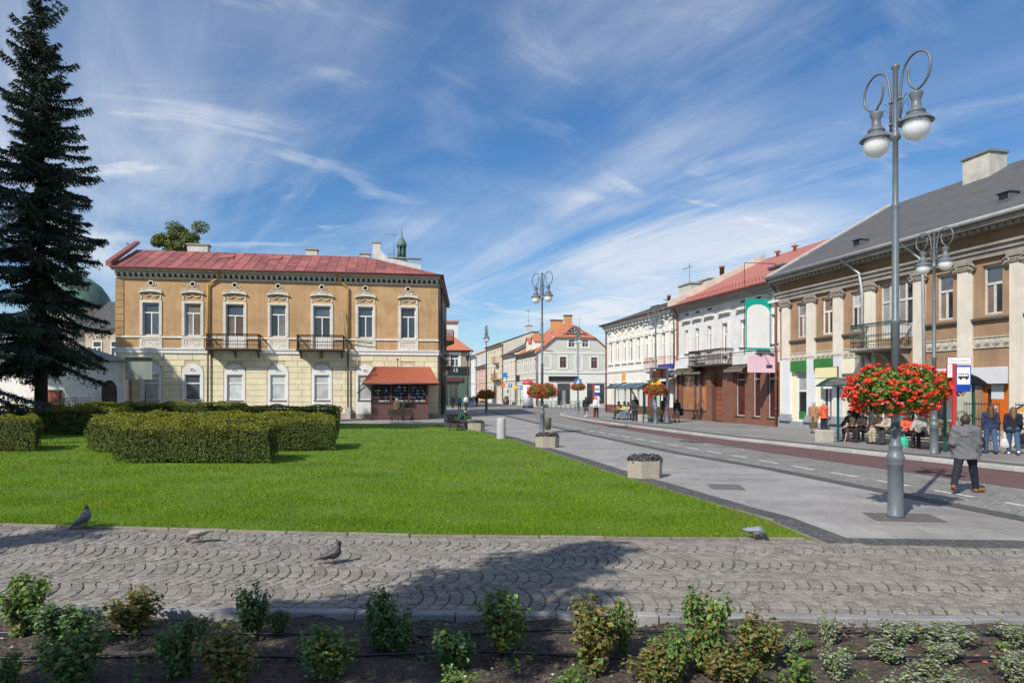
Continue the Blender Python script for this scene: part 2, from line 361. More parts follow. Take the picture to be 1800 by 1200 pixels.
M_grass = mat('grass blades', (.105, .225, .005), .7, .3, .40, island=.40, col2=(.235, .36, .016), detail=7, trans=.35, spec=.12)
M_leaf_fallen = mat('fallen leaves', (.42, .17, .05), .8, .3, 6, island=.4)

def sheet(name, pts, z, m, parent=None):
    mb = MB(); mb.add([(x, y, z) for x, y in pts], [tuple(range(len(pts)))]); o = mb.build(name, m, parent); return o
def tri_sheet(name, left, right, z, m, parent=None):
    "strip between two polylines with the same number of points (left, right seen going away)"
    mb = MB(); n = len(left); mb.add([(x, y, z) for x, y in left] + [(x, y, z) for x, y in right], [(i, n + i, n + i + 1, i + 1) for i in range(n - 1)])
    return mb.build(name, m, parent)
def offs(pl, d):
    out = []
    for i in range(len(pl)):
        a = Vector(pl[max(0, i - 1)]); b = Vector(pl[min(len(pl) - 1, i + 1)]); t = (b - a).normalized(); out.append((pl[i][0] + t.y * d, pl[i][1] - t.x * d))
    return out
def ipl(pl):
    xs = [p[0] for p in pl]; ys = [p[1] for p in pl]; return lambda x: float(np.interp(x, xs, ys))
def along(pl, step):
    "points every step along a polyline, with direction"
    out = []; carry = 0.0
    for (a, b) in zip(pl[:-1], pl[1:]):
        a = Vector(a); b = Vector(b); l = (b - a).length; t = (b - a) / l; s = carry
        while s < l: out.append((a + t * s, t)); s += step
        carry = s - l
    return out

struct(sheet('ground', [(-1500, -400), (1500, -400), (1500, 2500), (-1500, 2500)], -0.06, M_ground))
LE = [(4.54, 10.35), (4.39, 12.16), (4.06, 13.2), (3.27, 16.6), (2.9, 17.9), (1.89, 22.9), (.97, 27), (.03, 31.7), (-1.7, 37.5), (-3.4, 42), (-4.2, 46)]
RE = [(11.0, 2.0), (9.9, 8.0), (9.1, 12.2), (7.55, 20.1), (6.2, 24.8), (2.9, 42.2), (-.4, 62.8), (-2.6, 78), (-7.5, 100), (-25, 200)]
KR = [(19.5, 2.0), (17.5, 9.0), (14.3, 19.1), (11.0, 29.4), (10.1, 31.9), (5.95, 51), (5.0, 58), (4.55, 63), (4.7, 67), (5.6, 71), (7.5, 74), (9.6, 75.5)]
LF = [(-40, 14.3), (-8.65, 11.5), (-1.77, 10.63), (4.54, 10.32)]                 # lawn's front edge
yl = ipl(LF); ye = ipl([(-14, 7.2), (-4.28, 6.9), (4.95, 6.6), (16, 6.25)])     # bed's back edge
yb = ipl([(4.5, 10.17), (7.3, 9.78), (20, 8.0)])                                # path's far edge beyond the lawn
struct(sheet('pavement', [(-60, 8.0), (10.2, 8.0)] + RE[1:8] + [(-7, 100), (-60, 100)], 0.0, M_pave))
road = struct(sheet('road', [(30, 1), (30, 40), (12, 80), (14, 118), (3.4, 102), (-20, 205), (-26, 205)] + RE[::-1], 0.005, M_road))
tri_sheet('edge_band', offs(RE, -.30)[:8], offs(RE, .12)[:8], 0.010, M_band, road)
lane = [(13.75, 13.0), (11.8, 15.7), (9.45, 25.2), (6.7, 40), (5.6, 47.5), (4.75, 56), (4.35, 62)]; kr2 = offs([(16.2, 13.0), (15.3, 15.9), (12.2, 25.7), (8.4, 40), (6.75, 47.5), (5.3, 56), (4.62, 62)], -.12)
tri_sheet('bus_lane', [(18.6, -1)] + lane, [(20, -1)] + kr2, 0.0105, M_red, road)
mk = MB(); mk.box(-.5, .5, -.065, .065, 0, .002); mk_me = mk.mesh('lane_dash', M_mark)
for p, t in along([(10.45, 11.6), (9.26, 17.1), (8.3, 21.4), (6.5, 30), (4.6, 38.6), (2.6, 50), (.2, 64)], 1.75):
    o = obj('lane_dash', mk_me, road, (p.x, p.y, .011)); o.rotation_euler.z = math.atan2(t.y, t.x)
for (x, y, a, sx) in ((10.75, 13.0, -72, 1.5), (10.85, 12.2, -70, 1.1), (11.35, 12.7, -70, 1.3), (-3.6, 76, 98, 2.2), (-5.2, 83, 100, 1.6)):
    o = obj('painted_bar', mk_me, road, (x, y, .0115)); o.rotation_euler.z = R(a); o.scale = (sx, 1.7, 1)
for (x, y) in ((8.2, 30.2), (7.9, 30.9)):
    m_ = MB(); m_.lathe([(.01, 0), (.33, 0), (.33, .004)], 16); m_.build('manhole_cover', mat('cast iron', (.05, .048, .045), .7, .2, 9, .4, 30), road).location = (x, y, .0115)
# dark granite bands round the lawn and along the path
tri_sheet('granite_band', offs(LE, .06), offs(LE, .62), 0.004, M_band, bpy.data.objects['pavement'])
sheet('granite_band', [(4.62, 10.18), (7.3, 9.82), (10.3, 9.4), (10.0, 9.95), (7.6, 10.32), (5.08, 10.5), (4.62, 10.4)], 0.0042, M_band, bpy.data.objects['pavement'])
sheet('lamp_pad', [(6.35, 11.9), (7.5, 11.75), (7.65, 12.55), (6.5, 12.7)], 0.006, mat('pad setts', (.12, .11, .095), .9, .3, 9, .6, 30), bpy.data.objects['pavement'])
sheet('drain_cover', [(4.62, 15.75), (5.35, 15.6), (5.5, 16.5), (4.75, 16.65)], 0.005, mat('drain plate', (.13, .125, .115), .85, .25, 7, .4, 30), bpy.data.objects['pavement'])
# right-hand pavement, raised behind a kerb
pv = MB(); pv.slab([(x, y) for x, y in KR] + [(9.75, 75.4), (60, 75), (60, 2)], -.02, .115); pvo = struct(pv.build('far_pavement', M_pave2))
tri_sheet('dark_band', offs(KR, .55)[:6], offs(KR, .95)[:6], .1195, M_band, pvo)
ks = MB(); ks.cbox(-.485, .485, 0, .20, -.02, .127, .018); ks_me = ks.mesh('kerb_stone', M_kerb)
for p, t in along(KR, .98):
    if p.y > 6:
        o = obj('kerb_stone', ks_me, pvo, (p.x, p.y, random.uniform(-.006, .004))); o.rotation_euler.z = math.atan2(t.y, t.x) + PI; o.location.x += -t.y * .02
# lawn
lawn_poly = [(-60, 16.1)] + [(x, y + .02) for x, y in LF] + [(x - .03, y) for x, y in LE] + [(-14, 48.2), (-60, 44)]
lw = MB(); lw.slab(lawn_poly, -.03, .035); lawn = struct(lw.build('lawn', M_lawn))
ks2 = MB(); ks2.cbox(-.49, .49, 0, .075, -.02, .048, .010); k2 = ks2.mesh('kerb_stone', M_kerbl)
lk = struct(thing('lawn_kerb', None, None))
for i, (p, t) in enumerate(along([(-14, 11.95), (-8.65, 11.47), (-1.77, 10.60), (4.70, 10.28)], 1.0)):
    o = obj('kerb_stone', k2, lk, (p.x, p.y - .05, random.uniform(-.014, .004))); o.rotation_euler.z = math.atan2(t.y, t.x) + random.uniform(-.012, .012)
for p, t in along(LE, 1.0):
    o = obj('kerb_stone', k2, lk, (p.x + .08, p.y, random.uniform(-.03, -.008))); o.rotation_euler.z = math.atan2(t.y, t.x) + random.uniform(-.01, .01)
def in_poly(P, poly):
    x, y = P[:, 0], P[:, 1]; ins = np.zeros(len(P), bool); n = len(poly)
    for i in range(n):
        x0, y0 = poly[i]; x1, y1 = poly[(i + 1) % n]
        with np.errstate(divide='ignore', invalid='ignore'):
            c = ((y0 > y) != (y1 > y)) & (x < (x1 - x0) * (y - y0) / (y1 - y0 + 1e-12) + x0)
        ins ^= c
    return ins
def grass(n, seed):
    g = np.random.default_rng(seed)
    d = 1 / (1 / 9.9 - g.uniform(0, 1, n) * (1 / 9.9 - 1 / 49)); x = g.uniform(-.86, .55, n) * d
    P = np.stack([x, d], 1); P = P[in_poly(P, lawn_poly)]; n = len(P)
    # thinner and browner where people cut the corner
    t = np.sin(P[:, 0] * 2.1 + np.sin(P[:, 1] * 1.3) * 1.4) * .5 + np.sin(P[:, 1] * 3.1 + P[:, 0]) * .5
    h = g.uniform(.020, .062, n) * (1 + .45 * t) * np.where(g.uniform(0, 1, n) < .02, 1.7, 1) * np.clip(.75 + P[:, 1] / 60, .7, 1.4); w = .0034 * np.clip(P[:, 1] / 10, 1, 4.5) * g.uniform(.7, 1.4, n)
    a = g.uniform(0, 2 * PI, n); ln = g.normal(0, .55, (n, 2)) * h[:, None]
    B = np.stack([P[:, 0], P[:, 1], np.full(n, .034)], 1); s = np.stack([np.cos(a) * w, np.sin(a) * w, np.zeros(n)], 1)
    T = B + np.stack([ln[:, 0], ln[:, 1], h], 1)
    V = np.stack([B - s, B + s, T], 1).reshape(-1, 3); F = np.arange(3 * n).reshape(-1, 3)
    le = np.interp(P[:, 1], [q[1] for q in LE], [q[0] for q in LE]) - P[:, 0]; fr = P[:, 1] - np.interp(P[:, 0], [q[0] for q in LF], [q[1] for q in LF])
    wear = .02 + .75 * np.exp(-np.abs(le) / .22) * (np.sin(P[:, 1] * 1.7) > -.2) + .25 * np.exp(-np.abs(fr) / .06) + .55 * np.exp(-(((P[:, 0] - .6) / .9) ** 2 + ((P[:, 1] - 21.5) / 2.2) ** 2)) * (g.uniform(0, 1, n) < .8) + .10 * (np.sin(P[:, 0] * .9 + 2 * np.sin(P[:, 1] * .45)) > .82)
    return V, F, (g.uniform(0, 1, n) < wear).astype(int)
V, F, mi_ = grass(410000, 3)
g_o = stuff(obj('grass', npmesh('grass', V, F, [M_grass, mat('dry grass', (.26, .22, .07), .8, .3, 2, island=.4, trans=.3)], mi=mi_))); tag(g_o, 'short mown green grass of the lawn beside the path', 'grass')
gl = np.random.default_rng(5); n = 260; d = 1 / (1 / 8 - gl.uniform(0, 1, n) * (1 / 8 - 1 / 30)); x = gl.uniform(-.78, .5, n) * d
P = np.stack([x, d, np.full(n, .055)], 1); P = P[in_poly(P[:, :2], lawn_poly)]
V, F = leaf_mesh(P, np.tile([0, 0, 1.0], (len(P), 1)), .05, .6, .4, .5, 4)
tag(stuff(obj('fallen_leaves', npmesh('fallen_leaves', V, F, M_leaf_fallen))), 'dry brown leaves scattered over the lawn', 'leaves')

# cobbled path laid in segmental arcs
path = struct(sheet('cobbled_path', [(-16, ye(-14)), (16, ye(16)), (16, yb(16)), (7.3, 9.80), (4.6, 10.18), (-1.77, 10.5), (-8.65, 11.4), (-16, 12.1)], 0.003, M_joint))
def sett_shape(cx, cy, w, l, ang, h, g):
    "eight-cornered top with a worn edge, 18 triangles"
    c, s = math.cos(ang), math.sin(ang); j = lambda q: q + g.uniform(-.007, .007)
    o = [(-w / 2, -l / 2), (w / 2, -l / 2), (w / 2, l / 2), (-w / 2, l / 2)]; o = [(j(a), j(b)) for a, b in o]
    tl = g.uniform(-.035, .035, 2); V = []
    for (z, k) in ((-.03, 1.0), (h - .007, 1.0), (h, .88)):
        for a, b in o:
            a2, b2 = a * k, b * k; zz = z + (tl[0] * a2 + tl[1] * b2 if z > 0 else 0)
            V.append((a2 * c - b2 * s, a2 * s + b2 * c, zz))
    return V
SF = []
for k_ in (0, 4):
    for j_ in range(4): SF.append((k_ + j_, k_ + (j_ + 1) % 4, k_ + 4 + (j_ + 1) % 4, k_ + 4 + j_))
SF.append((8, 9, 10, 11))
gs = np.random.default_rng(11)
BW, NP, SAG, PU = .90, 7, .16, .142
setts = []
for band in range(0, 7):
    v0 = band * BW
    for k in range(-84, 94):
        u0 = k * PU + (band * .37 % 1) * PU + gs.uniform(-.006, .006) + .05 * math.sin(k * .13 + band * 2.1)
        for i in range(NP):
            t = (i + .5) / NP + gs.uniform(-.012, .012); q = 2 * t - 1
            sg = SAG * (.85 + .3 * math.sin(k * .05 + band * 1.7) ** 2); du = sg * (1 - q * q); sl = -2 * q * sg * 2 / BW                    # slope of the arc
            u = u0 + du; v = v0 + t * BW; x = u; y = ye(x) + .13 + v - .06 * 0
            top = (yl(x) - .13) if x < 4.55 else yb(x) - .06
            if y > top - .02 or abs(x) > 1.2 * y + 1.0: continue
            ang = math.atan2(1.0, sl) - PI / 2
            setts.append((x, y, PU * math.cos(ang) * gs.uniform(.87, .955), BW / NP / max(.6, math.cos(ang)) * gs.uniform(.87, .955), ang))
setts.sort(key=lambda s: s[1])
near = [s for s in setts if abs(s[0]) < .76 * s[1] and s[1] < 9.0]
random.Random(3).shuffle(near); near_set = set(id(s) for s in near[:300]); 
bank = [s for s in setts if id(s) not in near_set]
proto = []; s_w, s_l = .128, .122
for q in range(24):
    mb = MB(); mb.add(sett_shape(0, 0, s_w, s_l, 0, .016, gs), SF); proto.append(mb.mesh('sett', M_sett_one))
for q, s in enumerate(near[:300]):
    o = obj('sett', proto[q % 24], path, (s[0], s[1], gs.uniform(-.003, .006))); o.rotation_euler.z = s[4] ; o.scale = (s[2] / s_w, s[3] / s_l, 1)
mb = MB()
for s in bank:
    dz = gs.uniform(-.003, .006); mb.add([(s[0] + a, s[1] + b, c + dz) for a, b, c in sett_shape(0, 0, s[2], s[3], s[4], .016, gs)], SF)
stuff(mb.build('setts', M_sett, path))
# moss and grass tufts in the joints
n = 5000; x = gs.uniform(-9, 9, n); y = gs.uniform(6.6, 11.2, n); keep = np.array([ye(a) + .1 < b < ((yl(a) - .1) if a < 4.5 else yb(a) - .1) for a, b in zip(x, y)])
keep &= (np.sin(x * 1.7 + 2 * np.sin(y * 2.3)) + np.sin(y * 5 + x) > .55) | (gs.uniform(0, 1, n) < .12)
P = np.stack([x, y, np.full(n, .006)], 1)[keep]; 
# snap tufts to the joints: drop those that fall on the middle of a stone
sx = np.array([(s[0], s[1]) for s in setts])
keep = []
for p in P:
    dd = np.min(np.abs(sx[:, 0] - p[0]) + np.abs(sx[:, 1] - p[1])) if False else np.sqrt(((sx - p[:2]) ** 2).sum(1)).min(); keep.append(dd > .06)
P = P[np.array(keep)]; a = gs.uniform(0, 2 * PI, len(P)); s_ = np.stack([np.cos(a), np.sin(a), 0 * a], 1) * .008
T = P + np.stack([gs.normal(0, .012, len(P)), gs.normal(0, .012, len(P)), gs.uniform(.016, .034, len(P))], 1)
V = np.stack([P - s_, P + s_, T], 1).reshape(-1, 3)
stuff(obj('joint_moss', npmesh('joint_moss', V, np.arange(len(V)).reshape(-1, 3), mat('moss', (.10, .13, .03), .8, .3, 3, island=.4)), path))

# planting bed in front
bk = struct(thing('bed_kerb', None, None))
ks3 = MB(); ks3.cbox(-.49, .49, -.06, .06, -.1, .075, .012); k3 = ks3.mesh('kerb_stone', mat('bed kerb granite', (.26, .255, .25), .85, .16, 5, .35, 50, obrand=.12))
for p, t in along([(-11, 7.07), (-4.28, 6.88), (4.95, 6.58), (12, 6.35)], .995):
    o = obj('kerb_stone', k3, bk, (p.x, p.y, random.uniform(-.008, .004))); o.rotation_euler.z = math.atan2(t.y, t.x) + random.uniform(-.006, .006)
nx, ny = 240, 80; X = np.linspace(-11, 11, nx); Y = np.linspace(1.2, 6.88, ny); XX, YY = np.meshgrid(X, Y, indexing='ij')
YY = np.minimum(YY, np.array([ye(a) for a in X])[:, None] - .075 + .035 * (YY - 6.88))
ZZ = .01 + .018 * np.sin(XX * 3.1 + YY * 2) + .014 * np.sin(YY * 6.3 + 1.5 * np.sin(XX * 2.1)) + gs.normal(0, .010, XX.shape) + .012 * np.sin(XX * 11 + YY * 9)
V = np.stack([XX, YY, ZZ], -1).reshape(-1, 3); ii = (np.arange(nx - 1)[:, None] * ny + np.arange(ny - 1)).reshape(-1, 1)
bed = struct(obj('planting_bed', npmesh('planting_bed', V, np.concatenate([ii, ii + ny, ii + ny + 1, ii + 1], 1), M_soil, True)))
def pebbles(n, seed, smin, smax, box, flat=.6):
    g = np.random.default_rng(seed); base = np.array([(1, 0, 0), (-1, 0, 0), (0, 1, 0), (0, -1, 0), (0, 0, 1), (0, 0, -1)], float)
    fs = np.array([(0, 2, 4), (2, 1, 4), (1, 3, 4), (3, 0, 4), (2, 0, 5), (1, 2, 5), (3, 1, 5), (0, 3, 5)])
    V = []; F = []
    for i in range(n):
        s = g.uniform(smin, smax) * g.uniform(.6, 1.4, 3) * np.array([1, 1, flat]); a = g.uniform(0, 6.28); R_ = np.array([[math.cos(a), -math.sin(a), 0], [math.sin(a), math.cos(a), 0], [0, 0, 1]])
        v = (base + g.normal(0, .18, (6, 3))) * s @ R_.T + np.array([g.uniform(box[0], box[1]), g.uniform(box[2], box[3]), g.uniform(0.0, .03)])
        V.append(v); F.append(fs + 6 * i)
    return np.concatenate(V), np.concatenate(F)
V, F = pebbles(2600, 1, .006, .026, (-6, 6, 4.9, 6.6)); tag(stuff(obj('soil_clods', npmesh('soil_clods', V, F, mat('soil clods', (.085, .066, .05), 1, .3, 8, island=.4), False))), 'loose lumps of dark soil in the planting bed', 'soil')
V, F = pebbles(150, 2, .010, .032, (1.5, 5.8, 5.0, 6.5)); tag(stuff(obj('brick_chips', npmesh('brick_chips', V, F, mat('brick chips', (.38, .13, .065), .9, .3, 8, island=.35), False))), 'orange brick chips and dry leaves strewn over the bed', 'brick chips')
V, F = pebbles(60, 8, .010, .026, (-5, 1.5, 5.0, 6.5)); tag(stuff(obj('pebbles', npmesh('pebbles', V, F, mat('pale pebbles', (.34, .31, .28), .9, .3, 8, island=.35), False))), 'pale pebbles lying on the dark soil', 'pebbles')
M_hose = mat('hose rubber', (.018, .018, .019), .38, .2, 6)
for (yy, lab, ph) in ((6.24, 'black irrigation hose running along the back of the bed', 0.4), (5.70, 'black irrigation hose running through the front of the bed', 2.2)):
    pts = [(x, yy + .05 * math.sin(x * .9 + ph) + .02 * math.sin(x * 2.7 + ph), .045 + .014 * math.sin(x * 1.9 + ph)) for x in np.linspace(-7, 7, 70)]
    tag(MB().tube(pts, .013, 7).build('irrigation_hose', M_hose), lab, 'hose', 'irrigation hoses')
# ================================================================ buildings: shared builders
class Fac:
    "a facade line on the ground: u runs to the right as seen from the street, y inwards, z up"
    def __init__(self, ox, oy, ang): self.o = (ox, oy); self.a = ang; self.u = (math.cos(ang), math.sin(ang))
    def s(self, px):
        rx = (px - CX) / FPX; return (rx * self.o[1] - self.o[0]) / (self.u[0] - rx * self.u[1])
    def z(self, px, py):
        d = self.o[1] + self.s(px) * self.u[1]; return CAMH + (HY - py) * d / FPX
    def sx(self, px, inw):
        x, y = self.pt(0, inw); return Fac(x, y, self.a).s(px)
    def pt(self, s, inw=0.0): return (self.o[0] + s * self.u[0] - inw * self.u[1], self.o[1] + s * self.u[1] + inw * self.u[0])
    def sub(self, s0): x, y = self.pt(s0); return Fac(x, y, self.a)
def fac2(p, q): return Fac(p[0], p[1], math.atan2(q[1] - p[1], q[0] - p[0]))
def wall_holes(mb, x0, x1, z0, z1, holes, rev=.22, y=0.0, mi=0, mr=None):
    holes = [(max(a, x0), min(b, x1), max(c, z0), min(d, z1)) for a, b, c, d in holes if b > x0 and a < x1 and d > z0 and c < z1]
    xs = sorted({x0, x1, *[h[0] for h in holes], *[h[1] for h in holes]}); zs = sorted({z0, z1, *[h[2] for h in holes], *[h[3] for h in holes]})
    for i in range(len(xs) - 1):
        for j in range(len(zs) - 1):
            cx, cz = (xs[i] + xs[i + 1]) / 2, (zs[j] + zs[j + 1]) / 2
            if any(a < cx < b and c < cz < d for a, b, c, d in holes): continue
            mb.quad((xs[i], y, zs[j]), (xs[i + 1], y, zs[j]), (xs[i + 1], y, zs[j + 1]), (xs[i], y, zs[j + 1]), mi)
    for a, b, c, d in holes:
        r = mi if mr is None else mr; w = y + rev
        mb.quad((a, y, c), (a, y, d), (a, w, d), (a, w, c), r); mb.quad((b, y, d), (b, y, c), (b, w, c), (b, w, d), r)
        mb.quad((a, y, d), (b, y, d), (b, w, d), (a, w, d), r); mb.quad((a, y, c), (a, w, c), (b, w, c), (b, y, c), r)
def window(par, x0, x1, z0, z1, mf, mp, y=.12, fw=.075, transom=.66, mull=True, tmull=False, name='window', n_m=1, low=0.0):
    "frame with its panes; low = height of a solid panel at the foot of a door"
    mb = MB(); zt = z0 + (z1 - z0) * transom if transom else z1
    mb.box(x0, x0 + fw, y, y + .07, z0, z1); mb.box(x1 - fw, x1, y, y + .07, z0, z1)
    mb.box(x0 + fw, x1 - fw, y, y + .07, z0, z0 + fw + low); mb.box(x0 + fw, x1 - fw, y, y + .07, z1 - fw, z1)
    xa, xb, za, zb = x0 + fw, x1 - fw, z0 + fw + low, z1 - fw; rects = []
    if transom: mb.box(xa, xb, y - .012, y + .068, zt - fw * .6, zt + fw * .6); rects.append((zt + fw * .6, zb, tmull)); rects.append((za, zt - fw * .6, mull))
    else: rects.append((za, zb, mull))
    cells = []
    for (a, b, m) in rects:
        if m:
            k = n_m; xs = [xa + (xb - xa) * (i + 1) / (k + 1) for i in range(k)]; edges = [xa]
            for q in xs: mb.box(q - fw * .55, q + fw * .55, y - .006, y + .066, a, b); edges += [q - fw * .55, q + fw * .55]
            edges.append(xb); cells += [(edges[2 * i], edges[2 * i + 1], a, b) for i in range(k + 1)]
        else: cells.append((xa, xb, a, b))
    w = mb.build(name, mf, par); mps = mp if isinstance(mp, list) else [mp]
    for i, (a, b, c, d) in enumerate(cells):
        MB().box(a - .004, b + .004, y + .034, y + .044, c - .004, d + .004).build('pane', mps[i % len(mps)] if len(mps) > 1 else mps[0], w)
    return w
def casing(mb, x0, x1, z0, z1, w=.18, d=.06, bottom=True, mi=0):
    mb.box(x0 - w, x0, -d, .04, z0 - (w if bottom else 0), z1 + w, mi); mb.box(x1, x1 + w, -d, .04, z0 - (w if bottom else 0), z1 + w, mi)
    mb.box(x0, x1, -d, .04, z1, z1 + w, mi)
    if bottom: mb.box(x0, x1, -d - .02, .04, z0 - w, z0, mi)
def balcony(par, x0, x1, z, dep, m_iron, m_slab, h=1.05, step=.12, ornate=True, name='balcony', brackets=3):
    "slab on brackets with a wrought-iron railing round three sides"
    s = MB(); s.box(x0, x1, -dep, -.002, z - .16, z); s.box(x0 - .05, x1 + .05, -dep - .05, -.002, z - .10, z - .04)
    b = s.build(name, m_slab, par)
    for i in range(brackets):
        x = x0 + .2 + (x1 - x0 - .4) * i / max(1, brackets - 1); br = MB()
        br.prism([(0, 0), (.12, 0), (.12, .16), (0, .16)], 0, .01); br = MB()
        pts = [(-.005, z - .16), (-dep * .85, z - .16), (-dep * .8, z - .26), (-dep * .35, z - .38), (-.005, z - .75)]
        vs = [(x - .06, a, c) for a, c in pts] + [(x + .06, a, c) for a, c in pts]; n = len(pts)
        br.add(vs, [tuple(range(n)), tuple(range(2 * n - 1, n - 1, -1))] + [(i_, i_ + n, (i_ + 1) % n + n, (i_ + 1) % n) for i_ in range(n)]); br.build('bracket', m_slab, b)
    r = MB(); t = .014
    sides = [((x0 + .04, -dep + .04), (x1 - .04, -dep + .04)), ((x0 + .04, -.02), (x0 + .04, -dep + .04)), ((x1 - .04, -dep + .04), (x1 - .04, -.02))]
    for (a, c) in sides:
        l = math.hypot(c[0] - a[0], c[1] - a[1]); tx, ty = (c[0] - a[0]) / l, (c[1] - a[1]) / l
        for zz, q in ((z + h, .028), (z + .12, .016), (z + h - .16, .014)): r.tube([(a[0], a[1], zz), (c[0], c[1], zz)], q, 5)
        n = max(2, int(l / step))
        for i in range(n + 1):
            p = (a[0] + tx * l * i / n, a[1] + ty * l * i / n)
            r.tube([(p[0], p[1], z), (p[0], p[1], z + h)], .011 if i % 6 else .02, 4)
            if ornate and i < n:
                m = (a[0] + tx * l * (i + .5) / n, a[1] + ty * l * (i + .5) / n)
                for zc, rr in ((z + .30, .05), (z + .56, .055), (z + h - .08, .045)):
                    r.tube([(m[0] + tx * rr * math.cos(q), m[1] + ty * rr * math.cos(q), zc + rr * math.sin(q)) for q in np.linspace(0, 2 * PI, 7)[:-1]], .016, 4, closed=True)
    r.build('railing', m_iron, b)
    return b
def pipe(par, pts, m, r=.055, name='drainpipe'):
    mb = MB(); mb.tube(pts, r, 8)
    z0 = min(p[2] for p in pts); z1 = max(p[2] for p in pts)
    for k in range(int((z1 - z0) / 1.9)): 
        z = z0 + 1 + k * 1.9; p = pts[-1]; mb.lathe([(r + .012, z), (r + .012, z + .05)], 8, (p[0], p[1], 0))
    return mb.build(name, m, par)
M_dark = mat('dark inside', (.012, .012, .013), .9)
M_wframe = mat('white window paint', (.74, .73, .70), .5, .08, 5)
M_wframe2 = mat('old window paint', (.60, .585, .55), .65, .15, 6, streak=.2)
M_iron = mat('wrought iron', (.030, .024, .021), .6, .2, 8)
G_dark = glass('glass dark', (.030, .036, .042)); G_blue = glass('glass bluish', (.07, .09, .11)); G_tan = glass('glass with tan reflection', (.17, .125, .10), .12)  # opaque panes: the tan tone is a reflection painted into the colour
G_curt = glass('glass with net curtain and reflection', (.42, .44, .44), .18); G_brown = glass('glass with brown blind', (.23, .115, .065), .2); G_grey = glass('glass with grey reflection', (.27, .27, .26), .2)  # grey panes and pale curtain panes also have reflections put into their colour

# ---------------------------------------------------------------- ochre town house
A = (-31.3, 53.9); B = (-6.28, 58.0); FO = fac2(A, B); LO = math.hypot(B[0] - A[0], B[1] - A[1])
ho = thing('ochre_town_house', 'two-storey ochre and yellow town house with a red metal roof', 'building', (*A, 0), FO.a)
M_ochre = mat('ochre plaster', (.50, .318, .162), .9, .14, .8, .25, 30, streak=.24)
M_yel = mat('yellow plaster', (.74, .665, .455), .88, .08, 1.5, .2, 35, obrand=.06, streak=.12)
M_yelj = mat('block joints', (.52, .45, .29), .95, .1, 4)
M_trim = mat('cream stone trim', (.68, .635, .55), .85, .13, 4, .2, 30, streak=.2)
M_white = mat('white limewash', (.74, .73, .70), .85, .08, 3, streak=.14)
M_shadewall = mat('shaded grey plaster', (.25, .21, .165), .92, .2, 1.4, .3, 20, streak=.35)  # side wall's shade is put into this darker plaster colour
M_plinth = mat('plinth', (.37, .30, .23), .9, .2, 4, .3, 30)
zb, zs, zc = 5.42, 6.60, 11.22
bays = [265.5, 339, 413, 489, 566, 642.5, 717.5]; sb = [FO.s(p) for p in bays]
doors = (2, 4); up = []; gr = []
for i, s in enumerate(sb):
    hw = .70 if i in doors else .62
    up.append((s - hw, s + hw, 5.80 if i in doors else 6.72, 9.32)); gr.append((s - .60, s + .60, 1.55, 3.62))
w = MB(); wall_holes(w, 0, LO, zb, 12.0, up, .25, 0, 0, 0); wall_holes(w, 0, LO, 0, zb, gr, .16, 0, 1, 1)
sd = (-.058 * 1, 1.0)                          # the side wall follows the street
fa = FO.a; lx = lambda X, Y: ((X - A[0]) * math.cos(fa) + (Y - A[1]) * math.sin(fa), -(X - A[0]) * math.sin(fa) + (Y - A[1]) * math.cos(fa))
SB = lx(B[0] - .058 * 19, B[1] + 19); SA = (0, 17.0)
w.quad((LO, 0, 0), (*SB, 0), (*SB, 12.0), (LO, 0, 12.0), 2); w.quad((*SA, 0), (0, 0, 0), (0, 0, 12.0), (*SA, 12.0), 0); w.quad((*SB, 0), (*SA, 0), (*SA, 12.0), (*SB, 12.0), 2)
w.build('wall', [M_ochre, M_yelj, M_shadewall], ho)
p = MB(); p.box(-.05, LO + .03, -.07, -.001, 0, .38); p.build('plinth', M_plinth, ho)
# rusticated blocks of the ground floor, each its own stone
def ghalf(z):                                   # half width of the arched white surround at height z
    if z < 3.65: return .84
    q = (z - 3.65) / .86; return .84 * math.sqrt(max(0, 1 - q * q)) if q < 1 else 0
rows = [.40 + k * .485 for k in range(10)] + [zb - .06]
for r in range(10):
    z0, z1 = rows[r], rows[r + 1]; hw = max(ghalf(z0), ghalf(z1)) if z0 < 4.5 else 0
    hw = ghalf(z0) + (.02 if z0 < 4.5 else 0)
    iv = []; x = 0.04
    for s in sb:
        if hw > .03: iv.append((x, s - hw)); x = s + hw
    iv.append((x, LO - .03))
    for a, b in iv:
        l = b - a; n = max(1, round(l / 1.12)); e = [a + l * (k + (0 if k in (0, n) else (.18 if r % 2 else -.18))) / n for k in range(n + 1)]
        for k in range(n): MB().plate(e[k] + .012, e[k + 1] - .012, -.045, -.002, z0 + .012, z1 - .012, .014).build('block', M_yel, ho)
